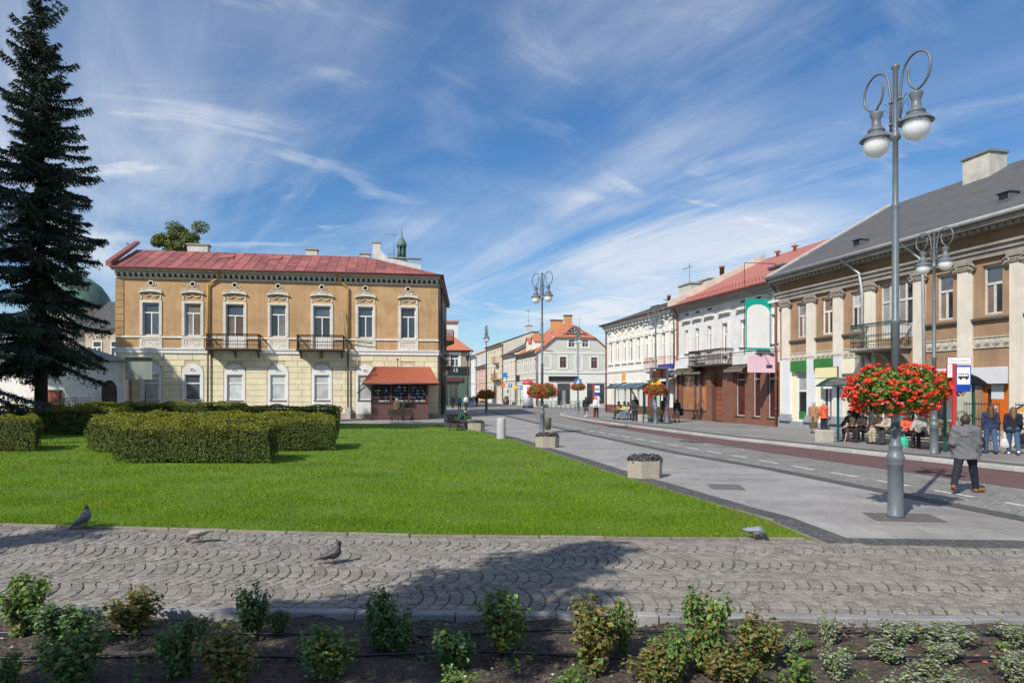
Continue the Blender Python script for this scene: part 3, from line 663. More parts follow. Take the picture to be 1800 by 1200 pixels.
# windows, ground floor: arched white surround with a small crest over the sash
for i, s in enumerate(sb):
    x0, x1, z0, z1 = gr[i]; wn = window(ho, x0, x1, z0, z1, M_wframe, [G_curt, G_curt, G_curt] if i != 1 else [G_blue, G_blue, G_blue], .05, .085, .66, False)
    k = MB(); arc = [(s + .82 * math.cos(q), 3.65 + .84 * math.sin(q)) for q in np.linspace(0, PI, 15)]
    k.prism([(s - .82, z1), (s + .82, z1)] + arc, -.085, -.003)
    k.box(s - .82, x0, -.085, -.003, .38, z1); k.box(x1, s + .82, -.085, -.003, .38, z1); k.box(x0, x1, -.085, -.003, .38, z0 - .06)
    k.build('surround', M_white, wn)
    k = MB(); k.box(x0 - .06, x1 + .06, -.16, .0, z0 - .07, z0); k.build('sill', mat('sill tin', (.12, .11, .10), .5, .2), wn)
    k = MB()
    for q in range(9):
        an = q * .7; rr = .05 + .012 * q; k.lathe([(.0, -.03), (.045, -.012), (.045, .012), (.0, .03)], 6, (s + rr * 1.5 * math.cos(an), -.098, 4.02 + rr * .8 * math.sin(an)))
    k.build('crest', mat('crest grey', (.36, .35, .33), .9), wn)
# windows, upper floor, with the stucco hood, garland, eye and apron panel
def swag(mb, xa, xb, z, dip, y, r=.03):
    mb.tube([(xa + (xb - xa) * t, y, z - dip * math.sin(PI * t)) for t in np.linspace(0, 1, 9)], [r * (.6 + .7 * math.sin(PI * t)) for t in np.linspace(0, 1, 9)], 6)
for i, s in enumerate(sb):
    x0, x1, z0, z1 = up[i]; hw = (x1 - x0) / 2
    gl = [[G_blue, G_dark, G_blue], [G_tan, G_grey, G_tan], [G_blue, G_tan, G_tan], [G_blue, G_dark, G_grey], [G_blue, G_dark, G_dark], [G_blue, G_dark, G_blue], [G_dark, G_dark, G_blue]][i]
    wn = window(ho, x0, x1, z0, z1, M_wframe, gl, .13, .08, .70 if i not in doors else .74, True, low=.9 if i in doors else 0)
    k = MB(); cw = .20
    casing(k, x0, x1, z0, z1, cw, .07, False)
    k.build('casing', M_trim, wn)
    k = MB(); W = hw + .26
    arc = [(s + W * q, 10.06 + .14 * (1 - q * q)) for q in np.linspace(-1, 1, 13)]; arc2 = [(x, z + .09) for x, z in reversed(arc)]
    k.prism(arc + arc2, -.20, -.003)
    top = [(s - W * .97, 10.16)] + [(s + W * q, 10.2 + .14 * (1 - q * q) + .22 * max(0, 1 - abs(q) * 1.1) ** .7) for q in np.linspace(-.9, .9, 13)] + [(s + W * .97, 10.16)]
    k.prism(top[::-1], -.085, -.004)
    rs = random.Random(40)
    for q in range(18):                          # scrolls and leaves of the hood
        t = -.85 + 1.7 * q / 17; rr = rs.uniform(.035, .07); k.lathe([(0, -rr), (rr * .8, -rr * .5), (rr, 0), (rr * .8, rr * .5), (0, rr)], 6, (s + W * t, -.10, 10.29 + .22 * max(0, 1 - abs(t) * 1.1) + rs.uniform(-.03, .05)))
    swag(k, s - hw - .02, s, 9.98, .17, -.05); swag(k, s, s + hw + .02, 9.98, .17, -.05)
    for sx in (-1, 1): k.box(s + sx * (hw + .09) - .05, s + sx * (hw + .09) + .05, -.05, -.003, 9.60, 9.98); k.lathe([(0, -.06), (.06, 0), (0, .06)], 6, (s + sx * (hw + .09), -.06, 9.62))
    for sx in (-1, 1):
        for q in range(5): rr = .055 - .006 * q; k.lathe([(0, -rr), (rr, 0), (0, rr)], 6, (s + sx * (.28 + .05 * q), -.04, 10.62 + .09 * q * (1 if q < 3 else -.2)))
    k.build('hood', M_trim, wn)
    k = MB(); k.tube([(s + .19 * math.cos(q), -.03, 10.86 + .19 * math.sin(q)) for q in np.linspace(0, 2 * PI, 17)[:-1]], .05, 6, closed=True); k.build('eye_ring', M_trim, wn)
    k = MB(); k.lathe([(.001, 0), (.165, 0)], 14, (0, 0, 0)); e = k.build('eye', M_dark, wn); e.rotation_euler = (R(90), 0, 0); e.location = (s, -.008, 10.86)
    if i not in doors:
        k = MB(); wd = hw + .22; k.box(s - wd, s - wd + .2, -.06, -.003, 5.74, 6.50); k.box(s + wd - .2, s + wd, -.06, -.003, 5.74, 6.50); k.box(s - wd + .2, s + wd - .2, -.06, -.003, 6.38, 6.50); k.box(s - wd + .2, s + wd - .2, -.06, -.003, 5.74, 5.86)
        k.box(s - wd + .2, s + wd - .2, -.02, -.003, 5.86, 6.38)
        for q in range(30): rr = rs.uniform(.03, .055); k.lathe([(0, -rr), (rr, 0), (0, rr)], 5, (s + rs.uniform(-wd + .27, wd - .27), -.025, rs.uniform(5.93, 6.31)))
        k.build('apron_panel', M_trim, wn)
# string course, belt, cornice
k = MB(); prev = 0
for i, s in list(enumerate(sb)) + [(99, LO + .8)]:
    hw = .92 if i in doors else 0
    if i in doors or i == 99:
        k.box(prev, min(LO + .03, s - hw), -.09, -.003, 6.52, 6.60); k.box(prev, min(LO + .03, s - hw), -.05, -.003, 6.60, 6.68); prev = s + hw
k.build('string_course', M_trim, ho)
k = MB(); k.box(-.06, LO + .06, -.14, -.003, zb - .10, 5.60); k.box(-.09, LO + .09, -.20, -.003, 5.60, 5.72); k.build('belt_course', M_white, ho)
k = MB(); k.box(-.02, LO + .02, -.08, -.003, zc, 11.36); k.box(-.02, LO + .02, -.10, -.003, 11.66, 11.82); k.box(-.18, LO + .14, -.46, -.003, 11.82, 11.94); k.box(-.22, LO + .18, -.52, .2, 11.94, 12.02); k.build('cornice', M_trim, ho)
k = MB(); k.box(-.02, LO + .02, -.012, -.003, 11.36, 11.66); k.build('cornice_ground', mat('dark cornice ground', (.10, .085, .07), .95, .2), ho)
mm = MB(); mm.box(-.09, .09, -.36, -.013, 11.47, 11.655); mm.box(-.07, .07, -.24, -.013, 11.37, 11.47); mme = mm.mesh('modillion', M_trim)
nm = int(LO / .42)
for q in range(nm + 1): obj('modillion', mme, ho, (.12 + (LO - .24) * q / nm, 0, 0))
# quoins at the left corner
for q in range(8): MB().plate(-.01, .62, -.05, -.002, 6.72 + q * .545 + .012, 6.72 + (q + 1) * .545 - .012, .02).build('quoin', mat('quoin ochre', (.40, .25, .12), .9, .14, 2, streak=.2, obrand=.1), ho)
# roof of folded metal sheets
M_roofred = mat('faded red roof paint', (.235, .060, .050), .55, .10, 1.6, .15, 8, col2=(.36, .140, .115), obrand=.26, detail=9, streak=.1)
EY, EZ, RY, RZ, HIP = -.62, 12.03, 5.0, 14.45, 6.2
T_ = lambda x, t, h=0: (x, EY + t * (RY - EY) - h * .41, EZ + t * (RZ - EZ) + h * .91)
k = MB(); XE = LO + .42; XR = LO - HIP
k.add([T_(-.15, 0), T_(XE, 0), T_(XR, 1), T_(-.15, 1)], [(0, 1, 2, 3)]); k.add([T_(XE, 0), (SB[0] + .4, SB[1], EZ), T_(XR, 1)], [(0, 1, 2)])
k.add([T_(-.15, 1), T_(XR, 1), (SB[0] + .4, SB[1], EZ), (-.15, 12.5, EZ)], [(0, 1, 2, 3)])
roof = k.build('roof', mat('roof boards', (.16, .05, .05), .7), ho)
cols = np.linspace(-.15, XE, 33); rq = random.Random(5)
for i in range(32):
    xa, xb = cols[i], cols[i + 1]; tm = lambda x: min(1.0, (XE - x) / (XE - XR)) if x > XR else 1.0
    ts = [0.0] + sorted(rq.sample([.28, .36, .44, .52, .6, .7, .78], rq.choice([1, 2, 2]))) + [1.0]; hp = rq.uniform(.010, .016)
    for a, b in zip(ts[:-1], ts[1:]):
        ta, tb = tm(xa), tm(xb); q = [(xa + .012, a * ta), (xb - .012, a * tb), (xb - .012, b * tb - .006), (xa + .012, b * ta - .006)]
        if q[2][1] - q[1][1] < .01 and q[3][1] - q[0][1] < .01: continue
        k = MB(); k.add([T_(x, t, .003) for x, t in q] + [T_(x, t, hp) for x, t in q], [(4, 5, 6, 7), (0, 1, 5, 4), (1, 2, 6, 5), (2, 3, 7, 6), (3, 0, 4, 7)]); 
        k.add([T_(xa - .012, q[0][1], .01), T_(xa + .012, q[0][1], .01), T_(xa + .012, q[3][1], .01), T_(xa - .012, q[3][1], .01), T_(xa - .008, q[0][1], .05), T_(xa + .008, q[0][1], .05), T_(xa + .008, q[3][1], .05), T_(xa - .008, q[3][1], .05)], [(4, 5, 6, 7), (0, 4, 7, 3), (1, 2, 6, 5), (0, 1, 5, 4)])
        k.build('roof_sheet', M_roofred, roof)
k = MB(); k.tube([(-.2, EY - .06, EZ - .03), (XE + .02, EY - .06, EZ - .03)], .085, 8); k.build('gutter', mat('gutter red', (.17, .04, .042), .5, .2), ho)
k = MB(); k.add([(-.45, EY - .1, 12.02), (-.05, EY - .1, 12.02), (-.05, 5.2, 15.0), (-.45, 5.2, 15.0), (-.45, EY - .1, 12.42), (-.05, EY - .1, 12.42), (-.05, 5.2, 15.25), (-.45, 5.2, 15.25)], [(4, 5, 6, 7), (0, 1, 5, 4), (1, 2, 6, 5), (2, 3, 7, 6), (0, 4, 7, 3)]); k.build('parapet', M_roofred, roof)
M_chim = mat('chimney plaster', (.66, .64, .59), .9, .15, 3, streak=.3)
def chimney(par, x0, x1, y0, y1, z0, z1, m=None, cap=None, name='chimney'):
    c = MB(); c.box(x0, x1, y0, y1, z0, z1); o = c.build(name, m or M_chim, par)
    c = MB(); c.box(x0 - .09, x1 + .09, y0 - .09, y1 + .09, z1, z1 + .12); c.build('chimney_cap', cap or mat('chimney cap', (.33, .30, .26), .9, .2, 5), o); return o
def FOx(px, d): X, Y = atd(px, d); return lx(X, Y)
c0 = FOx(341, 62)[0]; chimney(ho, c0, c0 + 1.7, 5.6, 6.5, 13.2, 15.15); c0 = FOx(539, 62)[0]; chimney(ho, c0, c0 + .95, 5.6, 6.4, 13.2, 15.05)
c0 = FOx(634, 64)[0]; chimney(ho, c0, c0 + .8, 7.0, 7.8, 12.8, 15.1)
c0 = FOx(655, 66)[0]
k = MB(); k.prism([(c0, 12.4), (c0 + 4.6, 12.4), (c0 + 4.6, 14.6), (c0 + 1.5, 15.2), (c0 + .75, 15.9), (c0 + .75, 16.6), (c0, 16.6)], 9.0, 9.6); k.build('fire_wall', M_chim, ho)
k = MB(); k.box(c0 - .07, c0 + .82, 8.93, 9.67, 16.6, 16.72); k.box(c0 + 1.4, c0 + 4.7, 8.95, 9.65, 15.2, 15.28); k.build('fire_wall_cap', mat('chimney cap', (.33, .3, .26)), ho)
def antenna(par, x, y, z0, z1, arms=((.9, .95), (.5, .35)), name='antenna'):
    k = MB(); k.tube([(x, y, z0), (x, y, z1)], .025, 5)
    for l, t in arms:
        z = z0 + (z1 - z0) * t; k.tube([(x - l, y, z), (x + l * .45, y, z)], .014, 4)
        for q in range(5): k.tube([(x - l + q * l * .3, y - .25, z), (x - l + q * l * .3, y + .25, z)], .01, 4)
    return k.build(name, mat('aerial metal', (.16, .16, .165), .5, metal=.6), par)
a0 = FOx(692, 66)[0]; antenna(ho, a0, 9.3, 14.5, 17.7); a0 = FOx(228, 60)[0]; antenna(ho, a0, 6, 13, 15.4, ((.1, .9),))
for q in (FOx(415, 60)[0], FOx(494, 60)[0]):
    k = MB(); k.add([T_(q - 1.0, .62, .02), T_(q + .2, .62, .02), T_(q + .2, .84, .02), T_(q - 1.0, .84, .02), T_(q - 1.0, .62, .05), T_(q + .2, .62, .16), T_(q + .2, .84, .05), T_(q - 1.0, .84, .03)], [(4, 5, 6, 7), (0, 1, 5, 4), (1, 2, 6, 5)]); k.build('roof_hatch', M_roofred, roof)
# balconies, drainpipes
M_rust = mat('rusty balcony iron', (.040, .027, .022), .75, .3, 6)
for px0, px1 in ((364, 466), (520, 612)): balcony(ho, FO.s(px0 + 5), FO.s(px1 - 6), 5.70, 1.3, M_rust, mat('balcony slab', (.10, .075, .06), .9, .3, 4), 1.12, .13, True)
M_pipeY = mat('ochre painted pipe', (.50, .30, .075), .5, .15, 3); M_pipeB = mat('brown painted pipe', (.095, .045, .035), .55, .2, 3)
for px, dx in ((367, .9), (612, -.8)):
    s = FO.s(px); pipe(ho, [(s + dx, -.45, 11.9), (s + dx, -.2, 11.45), (s + dx * .6, -.16, 11.25), (s, -.16, 10.85), (s, -.16, 6.55)], M_pipeY, .075); pipe(ho, [(s, -.26, 6.55), (s, -.27, .35)], M_pipeB, .07)
s = FO.s(612); MB().box(s - .22, s + .22, -.48, -.08, 0, .95).build('pipe_foot', mat('foot concrete', (.42, .40, .36), .9, .2, 6), ho)
k = MB(); k.tube([(s - .1, -.33, 5.9), (s - .45, -.28, 9.0)], .05, 4); k.tube([(s - .15, -.35, 6.55), (s + 2.0, -.3, 6.25)], .045, 4); k.build('loose_timber', mat('old timber', (.28, .23, .18), .9, .2), ho)
MB().box(FO.s(283), FO.s(287), -.16, -.05, 4.95, 5.25).build('alarm_box', M_white, ho)
# the shaded side towards the street: windows, balconies, awnings
sang = math.atan2(SB[1], SB[0] - LO); 
def side_pt(t, out=0.0): d = Vector((SB[0] - LO, SB[1])).normalized(); return (LO + d.x * t + d.y * out, d.y * t - d.x * out)
M_shop = mat('shop awning canvas', (.30, .27, .2), .9, .2, 3)
def side_part(name, t, z, mb, m):
    o = mb.build(name, m, ho); x, y = side_pt(t); o.location = (x, y, z); o.rotation_euler.z = math.atan2(side_pt(1)[1] - side_pt(0)[1], side_pt(1)[0] - side_pt(0)[0]); return o
for t in (2.2, 5.6, 9, 12.4, 15.8):
    for z, h in ((6.7, 2.6), (1.2, 2.6)):
        k = MB(); k.box(-.6, .6, -.03, -.002, 0, h); wn = side_part('window', t, z, k, G_dark); k = MB(); k.box(-.75, -.6, -.07, -.003, -.1, h + .15); k.box(.6, .75, -.07, -.003, -.1, h + .15); k.box(-.6, .6, -.07, -.003, h, h + .15); k.box(-.75, .75, -.1, -.003, -.2, -.1); k.box(-.04, .04, -.05, -.031, 0, h); k.build('casing', M_shadewall, wn)
k = MB(); k.box(0, 19, -.35, -.003, 11.7, 12.0); side_part('cornice', 0, 0, k, M_shadewall)
k = MB(); k.box(0, 19, -.16, -.003, 5.35, 5.7); side_part('belt_course', 0, 0, k, mat('grey stone', (.3, .28, .25), .9, .2))
for t, z in ((6.2, 4.6), (12.2, 7.4)):
    b = balcony(ho, -1.4, 1.4, 0, 1.0, M_iron, M_shadewall, 1.05, .16, True); x, y = side_pt(t); b.location = (x, y, z); b.rotation_euler.z = math.atan2(side_pt(1)[1] - side_pt(0)[1], side_pt(1)[0] - side_pt(0)[0])
k = MB(); k.prism([(0, 0), (2.6, 0), (2.6, .02), (0, .02)], -.9, -.01); 
k = MB(); k.add([(0, -.02, .7), (2.6, -.02, .7), (2.6, -1.1, 0), (0, -1.1, 0), (0, -1.1, -.22), (2.6, -1.1, -.22)], [(0, 3, 2, 1), (3, 4, 5, 2)]); side_part('awning', 7.2, 2.5, k, M_shop)
pipe(ho, [(*side_pt(3.9, .12), 11.6), (*side_pt(3.9, .12), .2)], M_pipeB, .07)
k = MB()
# ================================================================ the row of houses on the right
rdir = Vector((.225, -1)).normalized(); FR = Fac(9.72, 70.5, math.atan2(rdir.y, rdir.x))
s1, s2, s3 = FR.s(1190), FR.s(1371), FR.s(1800) + 9
PZ = .115                                        # pavement level
def roof_slab(par, pts, m, th=.12, name='roof'):
    "sheet through four or three corners with thickness"
    a = [Vector(p) for p in pts]; nrm = (a[1] - a[0]).cross(a[2] - a[0]).normalized(); n = len(a)
    k = MB(); k.add(a + [p - nrm * th for p in a], [tuple(range(n)), tuple(range(2 * n - 1, n - 1, -1))] + [(i, i + n, (i + 1) % n + n, (i + 1) % n) for i in range(n)]); return k.build(name, m, par)
# ---------------------------------------------------------------- cream house with arched hoods
h1 = thing('cream_house', 'cream house with a row of arched window hoods behind the far bus shelter', 'building', (*FR.pt(0), 0), FR.a)
M_cream = mat('cream plaster', (.80, .77, .71), .88, .06, 1.4, .2, 30, streak=.14); M_cream2 = mat('pale trim', (.78, .755, .69), .85, .08, 3, streak=.12)
F1 = FR; L1 = s1 - .02
bpx = [1074, 1086, 1098, 1109.6, 1122.7, 1136.7, 1150.7, 1166.7, 1183]; bs1 = [F1.s(p) for p in bpx]
z_w0, z_w1 = F1.z(1137, 632), F1.z(1137, 590)
ups = [(s - .42, s + .42, z_w0 + (0 if i < 7 else -.9), z_w1) for i, s in enumerate(bs1)]
gnd = [(F1.s(1073), F1.s(1076), .9, 3.0), (F1.s(1084), F1.s(1088), .9, 3.0), (F1.s(1095), F1.s(1100.5), PZ, 3.1), (F1.s(1107), F1.s(1111.5), .7, 3.0), (F1.s(1118), F1.s(1124), PZ, 3.0), (F1.s(1139), F1.s(1147), PZ, 3.2), (F1.s(1166), F1.s(1177), PZ, 3.3), (F1.s(1181), F1.s(1188), PZ, 3.2)]
w = MB(); wall_holes(w, 0, L1, 0, 9.05, ups + gnd, .2); w.quad((0, 11, 0), (0, 0, 0), (0, 0, 9.05), (0, 11, 9.05)); w.quad((L1, 11, 0), (0, 11, 0), (0, 11, 9.05), (L1, 11, 9.05)); w.quad((L1, 0, 0), (L1, 11, 0), (L1, 11, 9.05), (L1, 0, 9.05)); w.build('wall', M_cream, h1)
for i, (a, b, c, d) in enumerate(ups):
    wn = window(h1, a, b, c, d, M_wframe, [G_curt, G_grey, G_curt] if i % 3 else [G_grey, G_dark, G_curt], .12, .07, .68, True)
    k = MB(); casing(k, a, b, c, d, .14, .06, False); k.box(a - .22, b + .22, -.14, -.003, c - .16, c); s = (a + b) / 2
    k.build('casing', M_cream2, wn)
    k = MB(); hw = .72; zz = d + .55
    o = [(s + hw * math.cos(q), zz + .62 * math.sin(q)) for q in np.linspace(0, PI, 11)]; n_ = [(s + (hw - .13) * math.cos(q), zz + .49 * math.sin(q)) for q in np.linspace(PI, 0, 11)]
    k.prism(o + n_, -.16, -.003); k.box(s - hw - .06, s - hw + .18, -.12, -.003, zz - .5, zz - .01); k.box(s + hw - .18, s + hw + .06, -.12, -.003, zz - .5, zz - .01)
    for q in range(5): k.lathe([(0, -.07), (.07, 0), (0, .07)], 6, (s - .32 + .16 * q, -.03, zz + .12 + .1 * math.sin(q * 1.57)))
    k.prism([(s - .28, d + .16), (s + .28, d + .16), (s, d + .36)], -.09, -.004)
    k.build('hood', M_cream2, wn)
for i, (a, b, c, d) in enumerate(gnd):
    wn = window(h1, a, b, c, d, M_wframe2, [G_dark, G_grey, G_dark], .1, .08, .7, False, name='window' if c > .3 else 'door')
    k = MB(); k.box(a - .2, b + .2, -.12, -.003, d + .05, d + .17); k.build('lintel', M_cream2, wn)
k = MB(); k.box(0, L1, -.10, -.003, 4.2, 4.36); k.box(0, L1, -.07, -.003, z_w0 - .95, z_w0 - .85); k.build('string_course', M_cream2, h1)
k = MB(); k.box(-.05, L1, -.10, -.003, 8.25, 8.36); k.box(-.1, L1, -.42, -.003, 8.72, 8.86); k.box(-.12, L1, -.52, -.003, 8.86, 9.0); k.build('cornice', M_cream2, h1)
mm = MB(); mm.box(-.12, .12, -.34, -.004, 8.42, 8.715); mme = mm.mesh('modillion', M_cream2)
for q in range(22): obj('modillion', mme, h1, (.35 + q * (L1 - .6) / 21, 0, 0))
M_slate = mat('dark sheet roof', (.075, .078, .080), .6, .2, 2.5, .2, 12, streak=.15); M_gutb = mat('brown gutter', (.13, .048, .036), .5, .2)
rf = roof_slab(h1, [(-.2, -.6, 9.02), (L1, -.6, 9.02), (L1, 5.5, 11.3), (4.0, 5.5, 11.3)], M_slate); roof_slab(h1, [(-.2, 11.2, 9.02), (-.2, -.6, 9.02), (4.0, 5.5, 11.3)], M_slate); roof_slab(h1, [(L1, 11.2, 9.02), (-.2, 11.2, 9.02), (4.0, 5.5, 11.3), (L1, 5.5, 11.3)], M_slate)
k = MB(); k.tube([(-.2, -.66, 9.0), (L1, -.66, 9.0)], .085, 8); k.build('gutter', M_gutb, h1)
for px in (1127, 1157):
    s = F1.s(px) ; k = MB(); k.box(s, s + 1.6, .9, 3.2, 9.3, 9.95); k.build('dormer', M_slate, h1)
chimney(h1, F1.sx(1199, 2.2), F1.sx(1220, 2.2), 1.9, 2.9, 9.6, 11.2, mat('chimney pale', (.6, .57, .5), .9, .15, 3, streak=.3)); k = MB(); k.lathe([(.14, 9.6), (.14, 10.7), (.18, 10.7), (.18, 10.9)], 8, (F1.sx(1176, 2.2), 2.2, 0)); k.build('flue', mat('brick flue', (.4, .16, .09), .9, .2), h1)
antenna(h1, F1.sx(1212, 2.4), 2.4, 11.0, 13.1, ((1.2, .85),)); antenna(h1, .6, 6.5, 9.8, 12.4, ((.6, .8), (.4, .6)))
pipe(h1, [(.25, -.45, 8.9), (.25, -.12, 8.4), (.25, -.12, .2)], mat('brown pipe light', (.26, .11, .075), .5, .15), .07); pipe(h1, [(L1 - .25, -.45, 8.9), (L1 - .25, -.13, 8.3), (L1 - .25, -.13, .2)], mat('brown pipe light', (.26, .11, .075)), .07)
balcony(h1, F1.s(1151), F1.s(1189), z_w0 - 1.0, 1.0, mat('rusty orange iron', (.32, .13, .075), .7, .2), M_cream2, 1.0, .2, False)
k = MB(); k.box(0, L1 - .02, -.03, -.002, PZ, .95); k.build('plinth', mat('brown dado', (.16, .075, .06), .8, .15, 3), h1)
MB().box(F1.s(1094), F1.s(1100), -.08, -.004, 3.25, 4.0).build('shop_sign', paint('yellow shop sign', (.75, .36, .06)), h1)
MB().box(F1.s(1139.5), F1.s(1145), -.06, -.004, .95, 1.95).build('notice', paint('red notice', (.55, .03, .035)), h1)
# lettering blanked blue fascia over the corner shop, sloping shop canopy
k = MB(); k.box(F1.s(1166), F1.s(1189), -.5, -.25, 3.55, 4.5); k.build('shop_sign', paint('blue fascia', (.02, .06, .34)), h1)
k = MB(); k.box(F1.s(1172), F1.s(1182), -.9, -.55, 2.25, 3.05); k.build('shop_sign', paint('navy sign box', (.012, .02, .12)), h1)
k = MB(); k.add([(F1.s(1170), -.02, 3.5), (F1.s(1189), -.02, 3.5), (F1.s(1189), -.9, 3.1), (F1.s(1170), -.9, 3.1)], [(0, 3, 2, 1)]); k.build('awning', mat('cream canopy', (.6, .56, .45), .8), h1)

# ---------------------------------------------------------------- white house with the red roof and brown shop front
F2 = FR.sub(s1); L2 = s2 - s1 - .02
h2 = thing('white_shop_house', 'white house with a red tin roof above a brown stone shop front', 'building', (*F2.o, 0), F2.a)
M_wh = mat('white plaster', (.72, .71, .685), .88, .06, 1.4, .2, 30, streak=.16); M_gran = mat('brown granite', (.20, .090, .060), .42, .14, 2.0, .1, 30, speck=(60, (.27, .14, .10), .5), obrand=.07)
zl, zh = F2.z(1247, 617), F2.z(1247, 573)
ws = [(1205, 1210.5), (1223, 1229.5), (1244, 1251), (1270, 1279.5), (1302, 1311), (1330, 1338), (1356, 1367)]
up2 = [(F2.s(a), F2.s(b), zl - (.95 if i == 3 else 0), zh) for i, (a, b) in enumerate(ws)]
fw_, zf = 4.05, 4.05
shop = [(F2.s(1199), F2.s(1220), .85, 3.55), (F2.s(1222.5), F2.s(1229), .85, 3.55), (F2.s(1232), F2.s(1247), .85, 3.55), (F2.s(1294), F2.s(1310), .62, 3.55), (F2.s(1324), F2.s(1337), .62, 3.55), (F2.s(1350), F2.s(1369), .62, 3.55)]
dr0, dr1, drz = F2.s(1252), F2.s(1273), 3.75
shop.append((dr0, dr1, PZ, drz))
w = MB(); wall_holes(w, 0, L2, zf, 9.05, up2, .2, 0, 0); wall_holes(w, 0, dr0, 0, zf, shop[:3], .16, 0, 1); wall_holes(w, dr1, L2, 0, zf, shop[3:6], .16, 0, 1); wall_holes(w, dr0, dr1, 0, zf, shop[6:], .36, 0, 1)
w.quad((0, 11, 0), (0, 0, 0), (0, 0, 9.05), (0, 11, 9.05)); w.quad((L2, 11, 0), (0, 11, 0), (0, 11, 9.05), (L2, 11, 9.05)); w.quad((L2, 0, 0), (L2, 11, 0), (L2, 11, 9.05), (L2, 0, 9.05))
w.build('wall', [M_wh, mat('joint brown', (.11, .05, .035), .8)], h2)
# granite cladding slabs between the openings
edges = sorted([0.02, L2 - .02] + [x for s in shop for x in s[:2]]); rq = random.Random(9)
for a, b in zip(edges[0::2], edges[1::2]):
    n = max(1, round((b - a) / .75))
    for i in range(n):
        z = PZ
        while z < zf - .05:
            z2 = min(zf - .01, z + rq.choice([.95, .95, 1.0])); z2 = zf - .01 if zf - z2 < .4 else z2
            MB().plate(a + (b - a) * i / n + .006, a + (b - a) * (i + 1) / n - .006, -.035, -.002, z + .005, z2 - .005, .006).build('cladding_slab', M_gran, h2); z = z2
for s in shop:
    if s[2] > .2: MB().plate(s[0] + .004, s[1] - .004, -.035, -.002, PZ, s[2] - .05, .006).build('cladding_slab', M_gran, h2); MB().box(s[0] - .03, s[1] + .03, -.10, .02, s[2] - .05, s[2]).build('sill', mat('shop sill', (.09, .045, .035), .5), h2)
    MB().plate(s[0] + .004, s[1] - .004, -.035, -.002, s[3] + .01, zf - .01, .006).build('cladding_slab', M_gran, h2)
M_orng = glass('shop window with orange paper', (.52, .21, .085), .12); M_mar = glass('shop window maroon', (.085, .028, .028), .08)
for i, s in enumerate(shop[:6]):
    window(h2, s[0], s[1], s[2], s[3], mat('shop frame', (.20, .17, .15), .5, .1) if i < 3 else mat('shop frame pale', (.45, .42, .38), .5), [M_mar if i >= 3 else G_brown, M_orng if i < 3 else M_mar], .07, .07, .83, False, name='shop_window')
# arched doorway with boarded wooden door
k = MB(); r = (dr1 - dr0) / 2; cxd = (dr0 + dr1) / 2; zsp = 2.9
arc = [(cxd + (r - .02) * math.cos(q), zsp + (drz - .15 - zsp) * math.sin(q)) for q in np.linspace(0, PI, 13)]
for i in range(12): k.add([(arc[i][0], -.12, arc[i][1]), (arc[i + 1][0], -.12, arc[i + 1][1]), (arc[i + 1][0], -.12, drz + .0), (arc[i][0], -.12, drz + .0), (arc[i][0], .34, arc[i][1]), (arc[i + 1][0], .34, arc[i + 1][1])], [(0, 3, 2, 1), (0, 1, 5, 4)])
k.build('door_arch', M_gran, h2)
d = MB(); d.box(dr0, dr1, .32, .35, PZ, drz); dr = d.build('door', mat('door back', (.06, .02, .012), .7), h2)
for q in range(9): MB().plate(dr0 + .02, dr1 - .02, .28, .319, PZ + .02 + q * .38, PZ + .38 + q * .38, .012).build('plank', mat('reddish door planks', (.23, .088, .052), .5, .14, 2.5, obrand=.12), dr)
# portal carrying the balcony
for x0, x1 in ((dr0 - .62, dr0 - .02), (dr1 + .02, dr1 + 1.35)): MB().plate(x0, x1, -.16, -.036, PZ, 3.98, .02).build('pier', M_gran, h2)
MB().plate(dr0 - .62, dr1 + 1.35, -.17, -.036, 3.98, 4.04, .02).build('pier_head', M_gran, h2)
MB().box(dr0 - .02, dr1 + .02, -.15, -.04, drz, 3.97).build('portal_panel', M_gran, h2)
balcony(h2, F2.s(1231), F2.s(1290), zl - 1.0, 1.0, M_iron, mat('balcony dark slab', (.12, .10, .09), .9), 1.0, .10, True)
for i, (a, b, c, d_) in enumerate(up2):
    wn = window(h2, a, b, c, d_, M_wframe, [G_grey, G_brown, G_brown] if i < 5 else [G_dark, G_dark, G_dark], .12, .085, .72, True)
    k = MB(); casing(k, a, b, c, d_, .16, .05, False); k.box(a - .30, b + .30, -.10, -.003, d_ + .55, d_ + .66); k.box(a - .40, b + .40, -.26, -.003, d_ + .66, d_ + .78); k.box(a - .34, b + .34, -.16, -.003, d_ + .78, d_ + .84); k.box(a - .2, b + .2, -.03, -.003, d_ + .17, d_ + .55); k.build('hood', M_wh, wn)
    MB().box(a - .1, b + .1, -.12, -.003, c - .07, c).build('sill', mat('sill tin', (.12, .11, .10)), wn)
    if i in (0, 1, 2, 4, 5): MB().box(a, b, -.012, -.002, 8.18, 8.30).build('vent', M_dark, wn)
k = MB(); k.box(0, L2, -.12, -.003, zl - .30, zl - .2); k.box(0, L2, -.07, -.003, 4.75, 4.85); k.box(0, L2, -.06, -.003, 7.95, 8.02); k.build('string_course', M_wh, h2)
k = MB(); k.box(0, L2, -.14, -.003, 8.45, 8.55); k.box(0, L2, -.42, -.003, 8.72, 8.84); k.box(0, L2, -.56, -.003, 8.84, 9.0); k.build('cornice', mat('grey cornice', (.42, .41, .39), .9, .15, 3, streak=.25), h2)  # cornice coloured greyer than the wall plaster
for x0, x1 in ((.1, dr0 - .75), (dr1 + 1.45, F2.s(1335))): MB().box(x0, x1, -.22, -.004, 4.06, 4.7).build('fascia', M_wh, h2)
